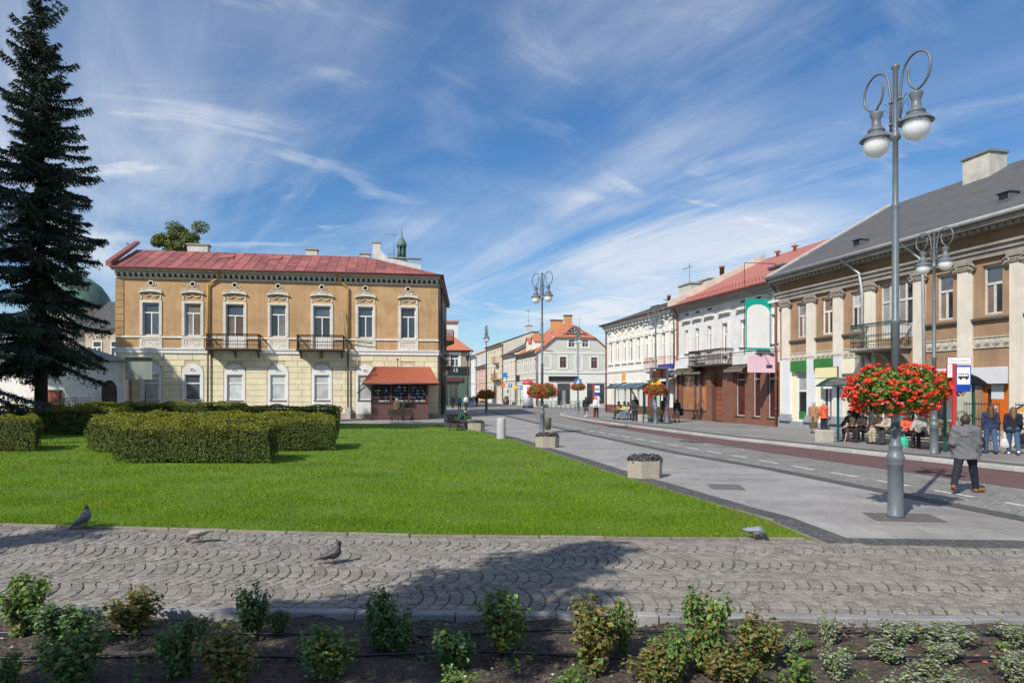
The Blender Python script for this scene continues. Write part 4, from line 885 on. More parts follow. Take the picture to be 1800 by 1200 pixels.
def awning(par, x0, x1, z, m):
    k = MB(); k.add([(x0, -.1, z + .32), (x1, -.1, z + .32), (x1, -.7, z), (x0, -.7, z)], [(0, 3, 2, 1), (0, 1, 2, 3)])
    n = int((x1 - x0) / .2)
    for i in range(n):
        a, b = x0 + (x1 - x0) * i / n, x0 + (x1 - x0) * (i + 1) / n; k.add([(a, -.70, z), (b, -.70, z), (b, -.705, z - .13), ((a + b) / 2, -.705, z - .20), (a, -.705, z - .13)], [(0, 4, 3, 2, 1)])
    return k.build('awning', m, par)
M_awn = mat('grey brown awning', (.19, .155, .125), .9, .2, 4)
for a, b in ((1192, 1213.5), (1215.5, 1246), (1288, 1322)): awning(h2, F2.s(a), F2.s(b), 3.72, M_awn)
M_tinred = mat('salmon red roof', (.44, .155, .115), .55, .08, 1.2, .12, 14, streak=.1)
rf2 = roof_slab(h2, [(0, -.75, 8.95), (L2, -.75, 8.95), (L2, 7.9, 13.2), (0, 7.9, 13.2)], M_tinred); roof_slab(h2, [(L2, 11.5, 9.6), (0, 11.5, 9.6), (0, 7.9, 13.2), (L2, 7.9, 13.2)], M_tinred)
sg = MB(); sg.prism([(0, 0), (.16, 0), (.08, .12)], -.02, .02); sgm = sg.mesh('snow_guard', mat('snow guard red', (.34, .085, .06), .5))
for q in range(34):
    for t in ((.10, 0), (.17, .5)): 
        x = (q + t[1]) * L2 / 34; obj('snow_guard', sgm, rf2, (x, -.75 + t[0] * 8.65, 8.97 + t[0] * 4.25))
k = MB(); k.box(F2.s(1300), F2.s(1312) + 1.0, 2.1, 2.5, 10.45, 10.62); k.build('roof_ladder', mat('roof ladder iron', (.06, .065, .08), .6), h2)
k = MB(); k.tube([(0, -.83, 8.92), (L2, -.83, 8.92)], .09, 8); k.build('gutter', mat('red gutter', (.22, .06, .05), .5), h2)
k = MB(); k.add([(-.25, -.7, 8.9), (.02, -.7, 8.9), (.02, 7.9, 13.1), (-.25, 7.9, 13.1), (-.25, -.7, 9.5), (.02, -.7, 9.5), (.02, 7.9, 13.65), (-.25, 7.9, 13.65)], [(4, 5, 6, 7), (0, 1, 5, 4), (1, 2, 6, 5), (0, 4, 7, 3), (2, 3, 7, 6)]); k.build('fire_wall', mat('fire wall plaster', (.62, .57, .48), .9, .12, 2, streak=.25), h2)
chimney(h1, F1.sx(1231, 4.6), F1.sx(1251, 4.6), 4.4, 5.4, 10.2, 11.9, mat('chimney pale', (.6, .57, .5)), name='chimney')
for s_, y_ in ((F2.sx(1269, 5.6), 5.6),): k = MB(); k.lathe([(.2, 11.5), (.2, 12.9), (.25, 12.9), (.25, 13.05)], 8, (s_, y_, 0)); k.build('flue', mat('brick flue', (.4, .16, .09)), h2)
for s_ in (F2.sx(1367, 7.3), F2.sx(1397, 7.3)): k = MB(); k.lathe([(.12, 12.6), (.12, 13.2), (.3, 13.24), (.05, 13.4)], 10, (s_, 7.3, 0)); k.build('roof_vent', M_tinred, h2)
pipe(h2, [(.3, -.5, 8.85), (.3, -.13, 8.3), (.3, -.13, .2)], mat('brown pipe light', (.26, .11, .075)), .075); pipe(h2, [(L2 - .2, -.5, 8.85), (L2 - .2, -.13, 8.3), (L2 - .2, -.13, .2)], mat('brown pipe light', (.26, .11, .075)), .075)
# banner frame and pink sign box stand out from the wall, facing down the street
sx = F2.s(1356); M_teal = paint('teal banner', (.0, .36, .27), .6); M_ban = paint('banner white', (.78, .78, .76), .6)
bn = thing('banner_sign', 'tall white and teal blank banner on an iron frame projecting from the white house', 'sign', (*F2.pt(sx), 0), F2.a + PI / 2)   # local x runs inwards, so the board spans -1.75..-.05
def bz(px, py, out): d = F2.pt(sx, -out)[1]; return CAMH + (HY - py) * d / FPX
zb0, zb1 = bz(1335, 615, .9), bz(1335, 525, .9)
k = MB(); k.box(-1.78, -.08, -.03, .03, zb0, zb1); k.build('board', M_teal, bn)
k = MB(); cxx = -.93; hw = .78; k.prism([(cxx - hw, zb0 + .13), (cxx + hw, zb0 + .13), (cxx + hw, zb1 - .85)] + [(cxx + hw * math.cos(q), zb1 - .85 + .5 * math.sin(q)) for q in np.linspace(.1, PI - .1, 12)] + [(cxx - hw, zb1 - .85)], -.036, -.031); k.build('face', M_ban, bn)
k = MB()
for (a, b) in (((-1.82, zb0 - .3), (-1.82, zb1 + 2.2)), ((-1.82, zb1 + 2.2), (.3, zb1 + 2.2)), ((.3, zb1 + 2.2), (.3, zb0)), ((-1.82, zb1 + .35), (.1, zb1 + .35)), ((.3, zb1 + 2.2), (.75, zb1 + 1.9)), ((-1.82, zb0 - .05), (.1, zb0 - .05))): k.tube([(a[0], .06, a[1]), (b[0], .06, b[1])], .022, 5)
for q in range(6): k.tube([(-.05 + .09 * q, .08 + .1 * q, zb0 + .2), (-.05 + .09 * q, .08 + .1 * q, zb1 + .3)], .016, 4)
k.build('frame', M_iron, bn)
ps = thing('sign_box', 'pale pink sign box below the teal banner on the white house', 'sign', (*F2.pt(F2.s(1371) - .3), 0), F2.a + PI / 2)
z0_, z1_ = bz(1340, 655, .8), bz(1340, 625, .8)
k = MB(); k.cbox(-1.95, -.10, -.10, .10, z0_, z1_, .02); k.build('box', paint('pink sign', (.74, .50, .57), .5), ps)
k = MB(); k.box(-.80, -.40, -.125, -.102, z0_ + .28, z0_ + .46); k.build('plate', paint('sign plate navy', (.03, .03, .10)), ps)
k = MB(); k.tube([(-.6, -.14, z0_ + .48), (-1.25, -.5, z1_ + .1)], .015, 5); k.lathe([(0, 0), (.2, 0), (.14, .14)], 8, (-1.2, .0, z1_)); k.lathe([(0, 0), (.2, 0), (.14, .14)], 8, (-.4, .0, z1_)); k.build('spotlights', M_iron, ps)

# ---------------------------------------------------------------- brown house with fluted pilasters
F3 = FR.sub(s2); L3 = s3 - s2
h3 = thing('brown_pilaster_house', 'long brown house with pale fluted pilasters and a grey roof', 'building', (*F3.o, 0), F3.a)
M_brn = mat('brown render', (.355, .228, .135), .92, .12, 1.2, .4, 40, streak=.24); M_pil = mat('pilaster stone', (.635, .585, .505), .85, .10, 3, .2, 30, streak=.16, col2=(.69, .645, .565)); M_crm = mat('cream paint', (.76, .70, .53), .8, .05, 2); M_wpt = mat('pale blue white paint', (.62, .645, .67), .8, .05, 2); M_grp = mat('grey plinth paint', (.27, .29, .315), .8, .12, 3)
M_entab = mat('grimy entablature', (.33, .295, .245), .9, .18, 3, .2, 30, streak=.35)
pil = [(1377, 1390), (1420, 1435), (1467, 1483), (1520, 1540), (1608, 1628), (1686, 1711), (1778, 1803)]
ps3 = [(F3.s(a), F3.s(b)) for a, b in pil]; pitch = ps3[6][0] - ps3[5][0]; ps3 += [(ps3[6][0] + pitch * k, ps3[6][1] + pitch * k) for k in (1, 2, 3)]
ps3 = [p for p in ps3 if p[1] < L3]
zu0, zu1 = F3.z(1745, 552), F3.z(1745, 464)
wpx = [(1400, 1416), (1444, 1463), (1495, 1514), (1546, 1606), (1646, 1675), (1727, 1762)]
up3 = [(F3.s(a), F3.s(b), zu0, zu1) for a, b in wpx]; up3[3] = (up3[3][0], up3[3][1], zu0 - .55, zu1 + .1)
wd = up3[5][1] - up3[5][0]; off = (ps3[6][0] - ps3[5][0]); 
for k_ in (1, 2, 3):
    a = up3[5][0] + off * k_
    if a + wd < L3 - .3: up3.append((a, a + wd, zu0, zu1))
zmid = F3.z(1400, 632)                            # top of the painted shop storey
gr3 = [(F3.s(1400), F3.s(1420), .55, F3.z(1410, 651)), (F3.s(1446), F3.s(1462), PZ, F3.z(1454, 652)), (F3.s(1548), F3.s(1590), PZ, 3.0), (F3.s(1640), F3.s(1676), .95, 3.0), (F3.s(1726), F3.s(1772), .95, F3.z(1750, 676))]
w = MB(); wall_holes(w, 0, L3, zmid, 9.0, up3, .24, 0, 0); xs_split = F3.s(1530)
wall_holes(w, 0, xs_split, 0, zmid, gr3, .22, 0, 1); wall_holes(w, xs_split, L3, 0, zmid, gr3, .22, 0, 0)
w.quad((0, 14, 0), (0, 0, 0), (0, 0, 9.0), (0, 14, 9.0), 0); w.quad((L3, 0, 0), (L3, 14, 0), (L3, 14, 9.0), (L3, 0, 9.0), 0); w.quad((L3, 14, 0), (0, 14, 0), (0, 14, 9.0), (L3, 14, 9.0), 0)
# gable triangles
w.add([(0, 0, 9.0), (0, 7.9, 13.9), (0, 14, 9.0)], [(0, 1, 2)], 0)
w.build('wall', [M_brn, M_crm], h3)
zcap = F3.z(1698, 462)
for i, (a, b) in enumerate(ps3):
    k = MB(); zb_ = zmid if b < xs_split else 1.0; n = 8; ww = b - a
    k.box(a, b, -.085, -.003, zb_, zcap - .35)
    for q in range(n): x = a + ww * (q + .5) / n; k.add([(x - ww / n * .36, -.086, zb_ + .1), (x + ww / n * .36, -.086, zb_ + .1), (x + ww / n * .36, -.086, zcap - .4), (x - ww / n * .36, -.086, zcap - .4), (x - ww / n * .2, -.135, zb_ + .12), (x + ww / n * .2, -.135, zb_ + .12), (x + ww / n * .2, -.135, zcap - .42), (x - ww / n * .2, -.135, zcap - .42)], [(4, 5, 6, 7), (0, 1, 5, 4), (1, 2, 6, 5), (2, 3, 7, 6), (3, 0, 4, 7)])
    pl = k.build('pilaster', M_pil, h3)
    k = MB(); k.box(a - .06, b + .06, -.22, -.003, zcap - .14, zcap)
    for sx_ in (a - .04, b + .04):
        sp = [(sx_ + (.19 - .022 * q) * math.cos(q * .75) * (1 if sx_ > a else -1), -.19, zcap - .30 + (.19 - .022 * q) * math.sin(q * .75)) for q in range(9)]; k.tube(sp, .042, 6)
        k.lathe([(.15, 0), (.15, .12)], 10, (0, 0, 0)) if False else None
        k.tube([(sx_, -.04, zcap - .30), (sx_, -.17, zcap - .30)], .15, 10)
    k.box(a, b, -.17, -.003, zcap - .36, zcap - .14)
    for q in range(5): k.lathe([(0, -.05), (.05, 0), (0, .05)], 6, (a + ww * (q + .5) / 5, -.19, zcap - .24))
    k.build('capital', mat('capital stone', (.30, .265, .22), .9, .2, 5, streak=.2), pl)
    if b < xs_split:
        k = MB(); k.box(a, b, -.087, -.003, .9, zmid - .01); k.build('painted_shaft', M_wpt, pl)
        k = MB(); k.box(a - .08, b + .08, -.16, -.003, .72, .92); k.box(a - .16, b + .16, -.24, -.003, .52, .72); k.build('base', M_grp, pl)
    else: k = MB(); k.box(a - .08, b + .08, -.16, -.003, .72, 1.0); k.box(a - .14, b + .14, -.22, -.003, PZ, .72); k.build('base', M_pil, pl)
k = MB(); k.box(-.05, xs_split, -.10, -.0025, 0, .52); k.build('plinth', M_grp, h3); k = MB(); k.box(xs_split, L3, -.06, -.0025, 0, .68); k.build('plinth', mat('stone plinth', (.45, .41, .34), .9, .15, 4, streak=.2), h3)
# entablature: fascia bands, frieze, deep eaves
k = MB(); k.box(-.05, L3, -.16, -.003, zcap, zcap + .22); k.box(-.05, L3, -.24, -.003, zcap + .22, zcap + .42); k.box(-.08, L3, -.34, -.003, zcap + .42, zcap + .52); k.build('architrave', M_entab, h3)
zg = F3.z(1800, 374)
k = MB(); k.box(-.08, L3, -.50, -.003, zg - .42, zg - .30); k.box(-.1, L3, -.80, -.003, zg - .30, zg - .12); k.build('cornice', M_entab, h3)
mm = MB(); mm.box(-.10, .10, -.62, -.51, zg - .44, zg - .305); mme = mm.mesh('dentil', M_entab)
for q in range(int(L3 / .34)): obj('dentil', mme, h3, (.2 + q * .34, 0, 0))
k = MB(); k.tube([(-.1, -.9, zg - .02), (L3, -.9, zg - .02)], .10, 8); k.build('gutter', mat('zinc gutter', (.42, .43, .42), .45, .15, 3, metal=.3), h3)
M_bit = mat('grey roofing felt', (.098, .099, .10), .85, .14, 1.6, .5, 30, streak=.18)
rf3 = roof_slab(h3, [(-.05, -.85, zg), (L3, -.85, zg), (L3, 7.9, 14.0), (-.05, 7.9, 14.0)], M_bit)
rs_ = Vector((8.75, 14.0 - zg)).normalized()
roof_slab(h3, [(L3, 14.4, 9.6), (-.05, 14.4, 9.6), (-.05, 7.9, 14.0), (L3, 7.9, 14.0)], M_bit)
k = MB(); k.add([(-.28, -.8, zg - .1), (-.02, -.8, zg - .1), (-.02, 7.9, 13.9), (-.28, 7.9, 13.9), (-.28, -.8, zg + .14), (-.02, -.8, zg + .14), (-.02, 7.9, 14.12), (-.28, 7.9, 14.12)], [(4, 5, 6, 7), (0, 1, 5, 4), (1, 2, 6, 5), (0, 4, 7, 3), (2, 3, 7, 6)]); k.build('verge', mat('verge mortar', (.48, .46, .42), .9, .2, 3), h3)
def rp(px, py):                                  # point of the front roof slope seen at a pixel
    dx, dz = (px - CX) / FPX, (HY - py) / FPX; o = Vector((0, 0, CAMH)); dv = Vector((dx, 1, dz)); u = Vector((F3.u[0], F3.u[1], 0)); nn = Vector((-F3.u[1], F3.u[0], 0)); p0 = Vector((*F3.o, zg)) - nn * .85; sl = nn * 8.75 + Vector((0, 0, 14 - zg))
    nr = u.cross(sl).normalized(); t = (p0 - o).dot(nr) / dv.dot(nr); p = o + dv * t - Vector((*F3.o, 0)); return (p.dot(u), p.dot(nn), p.z)
for px, py in ((1509, 432), (1768, 352)):
    x, y, z = rp(px, py); k = MB(); k.box(x - .27, x + .27, y - .12, y + .4, z - .05, z + .30); k.box(x - .33, x + .33, y - .2, y + .42, z + .30, z + .34); hv = k.build('roof_hatch', mat('hatch tin', (.12, .12, .12), .6, .2), rf3); MB().box(x - .2, x + .2, y - .126, y - .121, z + .02, z + .26).build('hatch_opening', M_dark, hv)
x, y, z = rp(1712, 320); chimney(h3, x - .8, x + .8, 6.6, 7.7, 12.6, z + 1.35, mat('chimney rendered', (.55, .525, .46), .9, .15, 3, streak=.35), mat('chimney tin cap', (.2, .2, .2), .6))
# windows of the upper floor
for i, (a, b, c, d_) in enumerate(up3):
    g_ = [[G_grey, G_tan, G_grey], [G_tan, G_brown, G_dark], [G_curt, G_dark, G_dark], [G_grey, G_dark, G_grey, G_dark], [G_blue, G_tan, G_dark], [G_blue, G_tan, G_dark]][min(i, 5)]
    wn = window(h3, a, b, c, d_, M_wframe2 if i != 1 else M_wframe, g_, .14, .085, .62 if i != 3 else .66, True, i == 3, n_m=3 if i == 3 else 1, low=.55 if i == 3 else 0)
    if i != 3:
        pa = max([p[1] for p in ps3 if p[1] < a], default=0) + .01; pb = min([p[0] for p in ps3 if p[0] > b], default=L3) - .01
        MB().box(pa, pb, -.15, -.003, c - .22, c - .12).build('sill', mat('sill dark', (.10, .08, .065), .8), wn)
        zf0, zf1 = F3.z(1745, 611), F3.z(1745, 590); k = MB(); k.box(pa, pb, -.05, -.003, zf0, zf0 + .06); k.box(pa, pb, -.05, -.003, zf1 - .06, zf1); k.box(pa, pb, -.015, -.003, zf0 + .06, zf1 - .06)
        nn_ = max(2, round((pb - pa) / .42)); zm = (zf0 + zf1) / 2
        for q in range(nn_):                     # palmettes of the frieze
            x = pa + (pb - pa) * (q + .5) / nn_
            for an in (-60, -30, 0, 30, 60): e = (x + .15 * math.sin(R(an)), zm - .1 + .24 * math.cos(R(an))); k.tube([(x, -.02, zm - .12), ((x + e[0]) / 2 + .02, -.045, (zm - .12 + e[1]) / 2), (e[0], -.02, e[1])], [.012, .028, .01], 5)
            k.tube([(x - .2, -.03, zm + .1), (x - .12, -.03, zm - .12), (x, -.03, zm - .15), (x + .12, -.03, zm - .12), (x + .2, -.03, zm + .1)], .014, 5)
        k.build('frieze', mat('frieze stone', (.50, .455, .37), .9, .2, 6, streak=.15), wn)
balcony(h3, F3.s(1528), F3.s(1603), F3.z(1570, 611), 1.15, mat('green iron', (.045, .075, .06), .6, .3), M_entab, 1.15, .15, True)
k = MB(); s = F3.s(1523); k.tube([(F3.s(1503), -.85, zg - .1), (F3.s(1510), -.5, zg - .5), (s - .15, -.3, zg - .9), (s, -.25, zg - 1.9), (s - .1, -.22, 2.0)], .07, 8); k.build('drainpipe', mat('zinc gutter', (.42, .43, .42)), h3)
k = MB(); s = F3.s(1633); k.tube([(F3.s(1612), -.85, zg - .1), (F3.s(1618), -.5, zg - .5), (s - .1, -.25, zg - 1.0), (s, -.22, 1.0)], .07, 8); k.build('drainpipe', mat('zinc gutter', (.42, .43, .42)), h3)
# shop signs and shop windows
M_grn = paint('green sign', (.025, .17, .03), .5, .2); M_wsn = paint('blank sign white', (.62, .62, .64), .5)
def shop_sign(px0, px1, py0, py1, m, dep=.12):
    a, b = F3.s(px0), F3.s(px1); z0, z1 = F3.z((px0 + px1) / 2, py1), F3.z((px0 + px1) / 2, py0); k = MB(); k.cbox(a, b, -dep - .1, -.1, z0, z1, .012); return k.build('shop_sign', m, h3)
shop_sign(1395, 1419.5, 634, 653, M_grn); shop_sign(1436, 1466, 630, 650, M_grn); shop_sign(1716, 1776, 645, 674, M_wsn); shop_sign(1638, 1681, 648, 672, M_wsn); shop_sign(1485, 1518, 630, 656, M_crm)
sgn = MB(); a, b = F3.s(1461), F3.s(1500); sgn.box(a, b, -1.0, -.9, F3.z(1480, 664), F3.z(1480, 646)); so = sgn.build('shop_sign', paint('pale yellow sign', (.74, .68, .38)), h3); MB().box(a - .04, b + .04, -.96, -.90, F3.z(1480, 665), F3.z(1480, 645)).build('sign_frame', mat('sign frame brown', (.07, .05, .04), .5), so)
for i, (a, b, c, d_) in enumerate(gr3):
    if i == 4:
        wn = window(h3, a, b, c, d_, mat('orange shop frame', (.55, .14, .02), .5), [G_dark, G_grey, G_dark], .10, .16, 0, True, n_m=2, name='shop_window')
        k = MB(); k.prism([(b - .02, c), (b - .02, d_ - .02)] + [(b - .02 - .62 * math.sin(q), c + 1.35 + 1.0 * math.cos(q)) for q in np.linspace(.2, 2.6, 9)] + [(b - .9, c + .02)], .085, .099) ; k.build('orange_panel', paint('orange foil', (.62, .13, .015)), wn)
        for q_ in ((a + .5, b - .7, c + .35, c + .47), (a + .6, b - .65, c + .62, c + .74), (a + .9, b - .8, c + 1.0, c + 1.6)): MB().box(q_[0], q_[1], .076, .094, q_[2], q_[3]).build('sticker', paint('sticker white', (.6, .62, .64)), wn)
    elif i == 0:
        wn = window(h3, a, b, c, d_, M_wpt, [G_curt, G_dark], .1, .09, .60, False, name='shop_window'); MB().box(a + .09, b - .09, .095, .133, c + .09, c + .55).build('green_foil', M_grn, wn)
    else: window(h3, a, b, c, d_, M_wframe, [G_curt, G_dark, G_grey], .1, .09, .72, True, name='shop_window' if c > .3 else 'door')
for (xa, xb) in ((F3.s(1640), F3.s(1680)), (F3.s(1714), F3.s(1777)), (F3.s(1806), F3.s(1830))):
    k = MB(); k.tube([(xa, -.55, 1.75), (xb, -.55, 1.75)], .022, 5); k.tube([(xa, -.55, .85), (xb, -.55, .85)], .022, 5)
    n = int((xb - xa) / .13)
    for q in range(n + 1): x = xa + (xb - xa) * q / n; k.tube([(x, -.55, PZ), (x, -.55, 1.85)], .011, 4)
    for q in range(n // 2): x = xa + (xb - xa) * (2 * q + 1) / n; k.tube([(x + .06 * math.cos(t), -.55, 1.3 + .06 * math.sin(t)) for t in np.linspace(0, 2 * PI, 8)[:-1]], .01, 4, closed=True)
    k.build('iron_railing', M_iron, h3)
# ================================================================ far street, corner house, church
ang_s = math.atan2(.975, -.22)                   # the street's direction going away
FG = Fac(3.75, 100.0, math.atan2(.22, .975))     # front of the pale green corner house
hg = thing('corner_house', 'pale green corner house with a clipped red tile gable at the end of the square', 'building', (*FG.o, 0), FG.a)
M_pgr = mat('pale green plaster', (.60, .60, .52), .88, .06, .8, .2, 20, streak=.1); M_pwh = mat('white green trim', (.73, .73, .67), .85, .05, 1.5); M_tile = mat('red clay tiles', (.40, .125, .065), .8, .14, 2.0, .6, 14, col2=(.50, .19, .10)); M_mint = mat('mint dado', (.50, .57, .50), .85, .05, 2)
WG, DG = 11.4, 13.0; EG, AP, CL = 8.25, 12.9, 10.35; sl = (AP - EG) / (WG / 2); xc = (CL - EG) / sl
def gx(px): return FG.s(px)
fz = lambda px, py: FG.z(px, py)
wu = [(gx(984), gx(995.5), fz(990, 646), fz(990, 627)), (gx(1039), gx(1050), fz(1044, 647), fz(1044, 628))]; blind = [(gx(957), gx(967), fz(962, 646), fz(962, 626)), (gx(1012), gx(1022.5), fz(1017, 648), fz(1017, 627))]; wa = [(gx(999.5), gx(1010.5), fz(1005, 610), fz(1005, 597)), (gx(1023.5), gx(1034.5), fz(1029, 610), fz(1029, 597.5))]
wgd = [(gx(980), gx(1002.5), .2, fz(990, 674)), (gx(1032), gx(1063), .4, fz(1045, 674))]
w = MB(); wall_holes(w, 0, WG, 0, EG, wu + wgd, .2); 
for (a, b) in ((xc, WG - xc),): wall_holes(w, a, b, EG, CL, wa, .2)
w.add([(0, 0, EG), (xc, 0, EG), (xc, 0, CL)], [(0, 1, 2)]); w.add([(WG - xc, 0, EG), (WG, 0, EG), (WG - xc, 0, CL)], [(0, 1, 2)])
w.quad((WG, 0, 0), (WG, DG, 0), (WG, DG, EG), (WG, 0, EG)); w.quad((WG, DG, 0), (0, DG, 0), (0, DG, EG), (WG, DG, EG)); w.add([(0, DG, EG), (WG / 2, DG, AP), (WG, DG, EG)], [(0, 1, 2)])
w.build('wall', M_pgr, hg)
k = MB(); k.box(-.03, WG, -.06, -.003, fz(1000, 622), fz(1000, 619)); k.box(-.03, WG, -.09, -.003, fz(1000, 656), fz(1000, 652)); k.box(-.03, .5, -.05, -.003, 0, EG); k.box(xc - .3, WG - xc + .3, -.05, -.003, CL - .28, CL); k.build('string_course', M_pwh, hg)
k = MB(); k.box(-.02, WG, -.03, -.002, 1.1, 4.85); k.build('ground_floor_band', M_pwh, hg) if False else None
def lesene(a, b): k = MB(); k.box(a, b, -.035, -.002, 4.8, EG); k.build('lesene', M_pwh, hg)
MB().box(.5, WG, -.03, -.002, 3.6, 4.75).build('shop_band', M_pwh, hg); MB().box(.5, gx(980) - .1, -.03, -.002, 1.0, 3.6).build('shop_band', M_pwh, hg); MB().box(gx(1003), gx(1031.5), -.03, -.002, 1.0, 3.6).build('shop_band', M_pwh, hg); MB().box(-.02, gx(980) - .05, -.05, -.004, 0, 1.0).build('plinth', M_mint, hg); MB().box(gx(1003), gx(1031.5), -.05, -.004, 0, 1.0).build('plinth', M_mint, hg)
for (a, b, c, d) in wu + wa:
    wn = window(hg, a, b, c, d, mat('red brown frame', (.30, .085, .045), .5) if c < EG else M_wframe2, [G_tan, G_dark, G_dark], .1, .09, .68, True); k = MB(); casing(k, a, b, c, d, .25, .05, True); k.build('casing', M_pwh, wn)
for (a, b, c, d) in blind: k = MB(); casing(k, a, b, c, d, .25, .05, True); bo = k.build('blind_window', M_pwh, hg); MB().box(a, b, -.012, -.002, c, d).build('panel', M_pgr, bo)
for (a, b, c, d) in wgd: window(hg, a, b, c, d, mat('shop frame dark', (.10, .10, .09), .5), [G_dark, G_dark, G_grey, G_dark], .1, .09, .72, True, n_m=2, name='shop_window')
MB().box(gx(964), gx(1015), -.22, -.05, fz(990, 669), fz(990, 661)).build('shop_sign', paint('black fascia', (.018, .016, .017)), hg)
# roof: two slopes, the clipped hip and the curved eyebrow window
AY = 3.2; ov = .35
roof_slab(hg, [(-ov, DG, EG - ov * sl), (-ov, -.3, EG - ov * sl), (xc, -.3, CL), (WG / 2, AY, AP)] , M_tile) if False else None
k = MB(); P = [(-ov, -.3, EG - ov * sl), (xc, -.3, CL), (WG / 2, AY, AP), (WG / 2, DG, AP), (-ov, DG, EG - ov * sl), (WG + ov, -.3, EG - ov * sl), (WG - xc, -.3, CL), (WG + ov, DG, EG - ov * sl)]
k.add(P, [(0, 1, 2, 3, 4), (1, 6, 2), (6, 5, 7, 3, 2)]); k.add([(x, y, z - .14) for x, y, z in P], [(4, 3, 2, 1, 0), (2, 6, 1), (2, 3, 7, 5, 6)])
k.add([(p[0], p[1], p[2] - q) for p in (P[0], P[1]) for q in (0, .14)] + [(p[0], p[1], p[2] - q) for p in (P[1], P[6]) for q in (0, .14)] + [(p[0], p[1], p[2] - q) for p in (P[6], P[5]) for q in (0, .14)] + [(p[0], p[1], p[2] - q) for p in (P[4], P[0]) for q in (0, .14)], [(0, 1, 3, 2), (4, 5, 7, 6), (8, 9, 11, 10), (12, 13, 15, 14)])
rg = k.build('roof', M_tile, hg)
k = MB(); cx_ = WG / 2; k.prism([(cx_ - 1.25, CL + .55)] + [(cx_ - 1.25 + 2.5 * t, CL + .55 + .95 * math.sin(PI * t)) for t in np.linspace(0, 1, 11)][::-1], .05, 2.2); eb = k.build('eyebrow_dormer', M_pwh, rg)
k = MB(); k.prism([(cx_ - .95, CL + .62)] + [(cx_ + .95 * math.cos(q), CL + .62 + .7 * math.sin(q)) for q in np.linspace(0, PI, 11)], .02, .049); k.build('pane', G_dark, eb)
k = MB()
for q in (45, 90, 135): k.tube([(cx_, .01, CL + .62), (cx_ + .93 * math.cos(R(q)), .01, CL + .62 + .68 * math.sin(R(q)))], .03, 4)
k.build('glazing_bars', M_wframe, eb)
k = MB(); k.tube([(cx_ - 1.9, -.02, CL + .5)] + [(cx_ - 1.4 + 2.8 * t, -.02, CL + .55 + 1.05 * math.sin(PI * t)) for t in np.linspace(0, 1, 11)] + [(cx_ + 1.9, -.02, CL + .5)], .1, 6); k.build('hood', M_tile, eb)
M_chor = mat('ochre chimney', (.52, .30, .12), .9, .1, 2)
chimney(hg, WG / 2 - 2.0, WG / 2 - .2, 5.4, 6.2, 11.5, 13.3, M_chor, M_iron); chimney(hg, WG / 2 - .3, WG / 2 + .8, 3.8, 4.6, 12, 13.9, M_chor, M_iron); chimney(hg, 1.5, 2.2, 7.5, 8.2, 9, 11.6, M_chor, M_iron)
for y_ in (2.6, 6.2):
    k = MB(); k.add([(.2, y_, 8.6), (.2, y_ + 1.5, 8.6), (.2, y_ + 1.5, 9.9), (.2, y_, 9.9), (2.6, y_, 9.9), (2.6, y_ + 1.5, 9.9), (.2, y_ + .75, 10.6), (2.6, y_ + .75, 10.6)], [(0, 3, 6, 2, 1), (0, 4, 3), (1, 2, 5)], 0); k.add([(0, y_ - .2, 9.8), (0, y_ + .75, 10.75), (2.7, y_ + .75, 10.75), (2.7, y_ - .2, 9.8), (0, y_ + 1.7, 9.8), (2.7, y_ + 1.7, 9.8)], [(0, 3, 2, 1), (1, 2, 5, 4)], 1); k.build('dormer', [M_pwh, M_tile], rg)
pipe(hg, [(-.1, -.12, 8), (-.1, -.12, .2)], mat('grey pipe', (.25, .25, .24), .5), .08)
antenna(hg, 8.4, 6, 11.5, 13.8); antenna(hg, 2.8, 9, 11, 14)
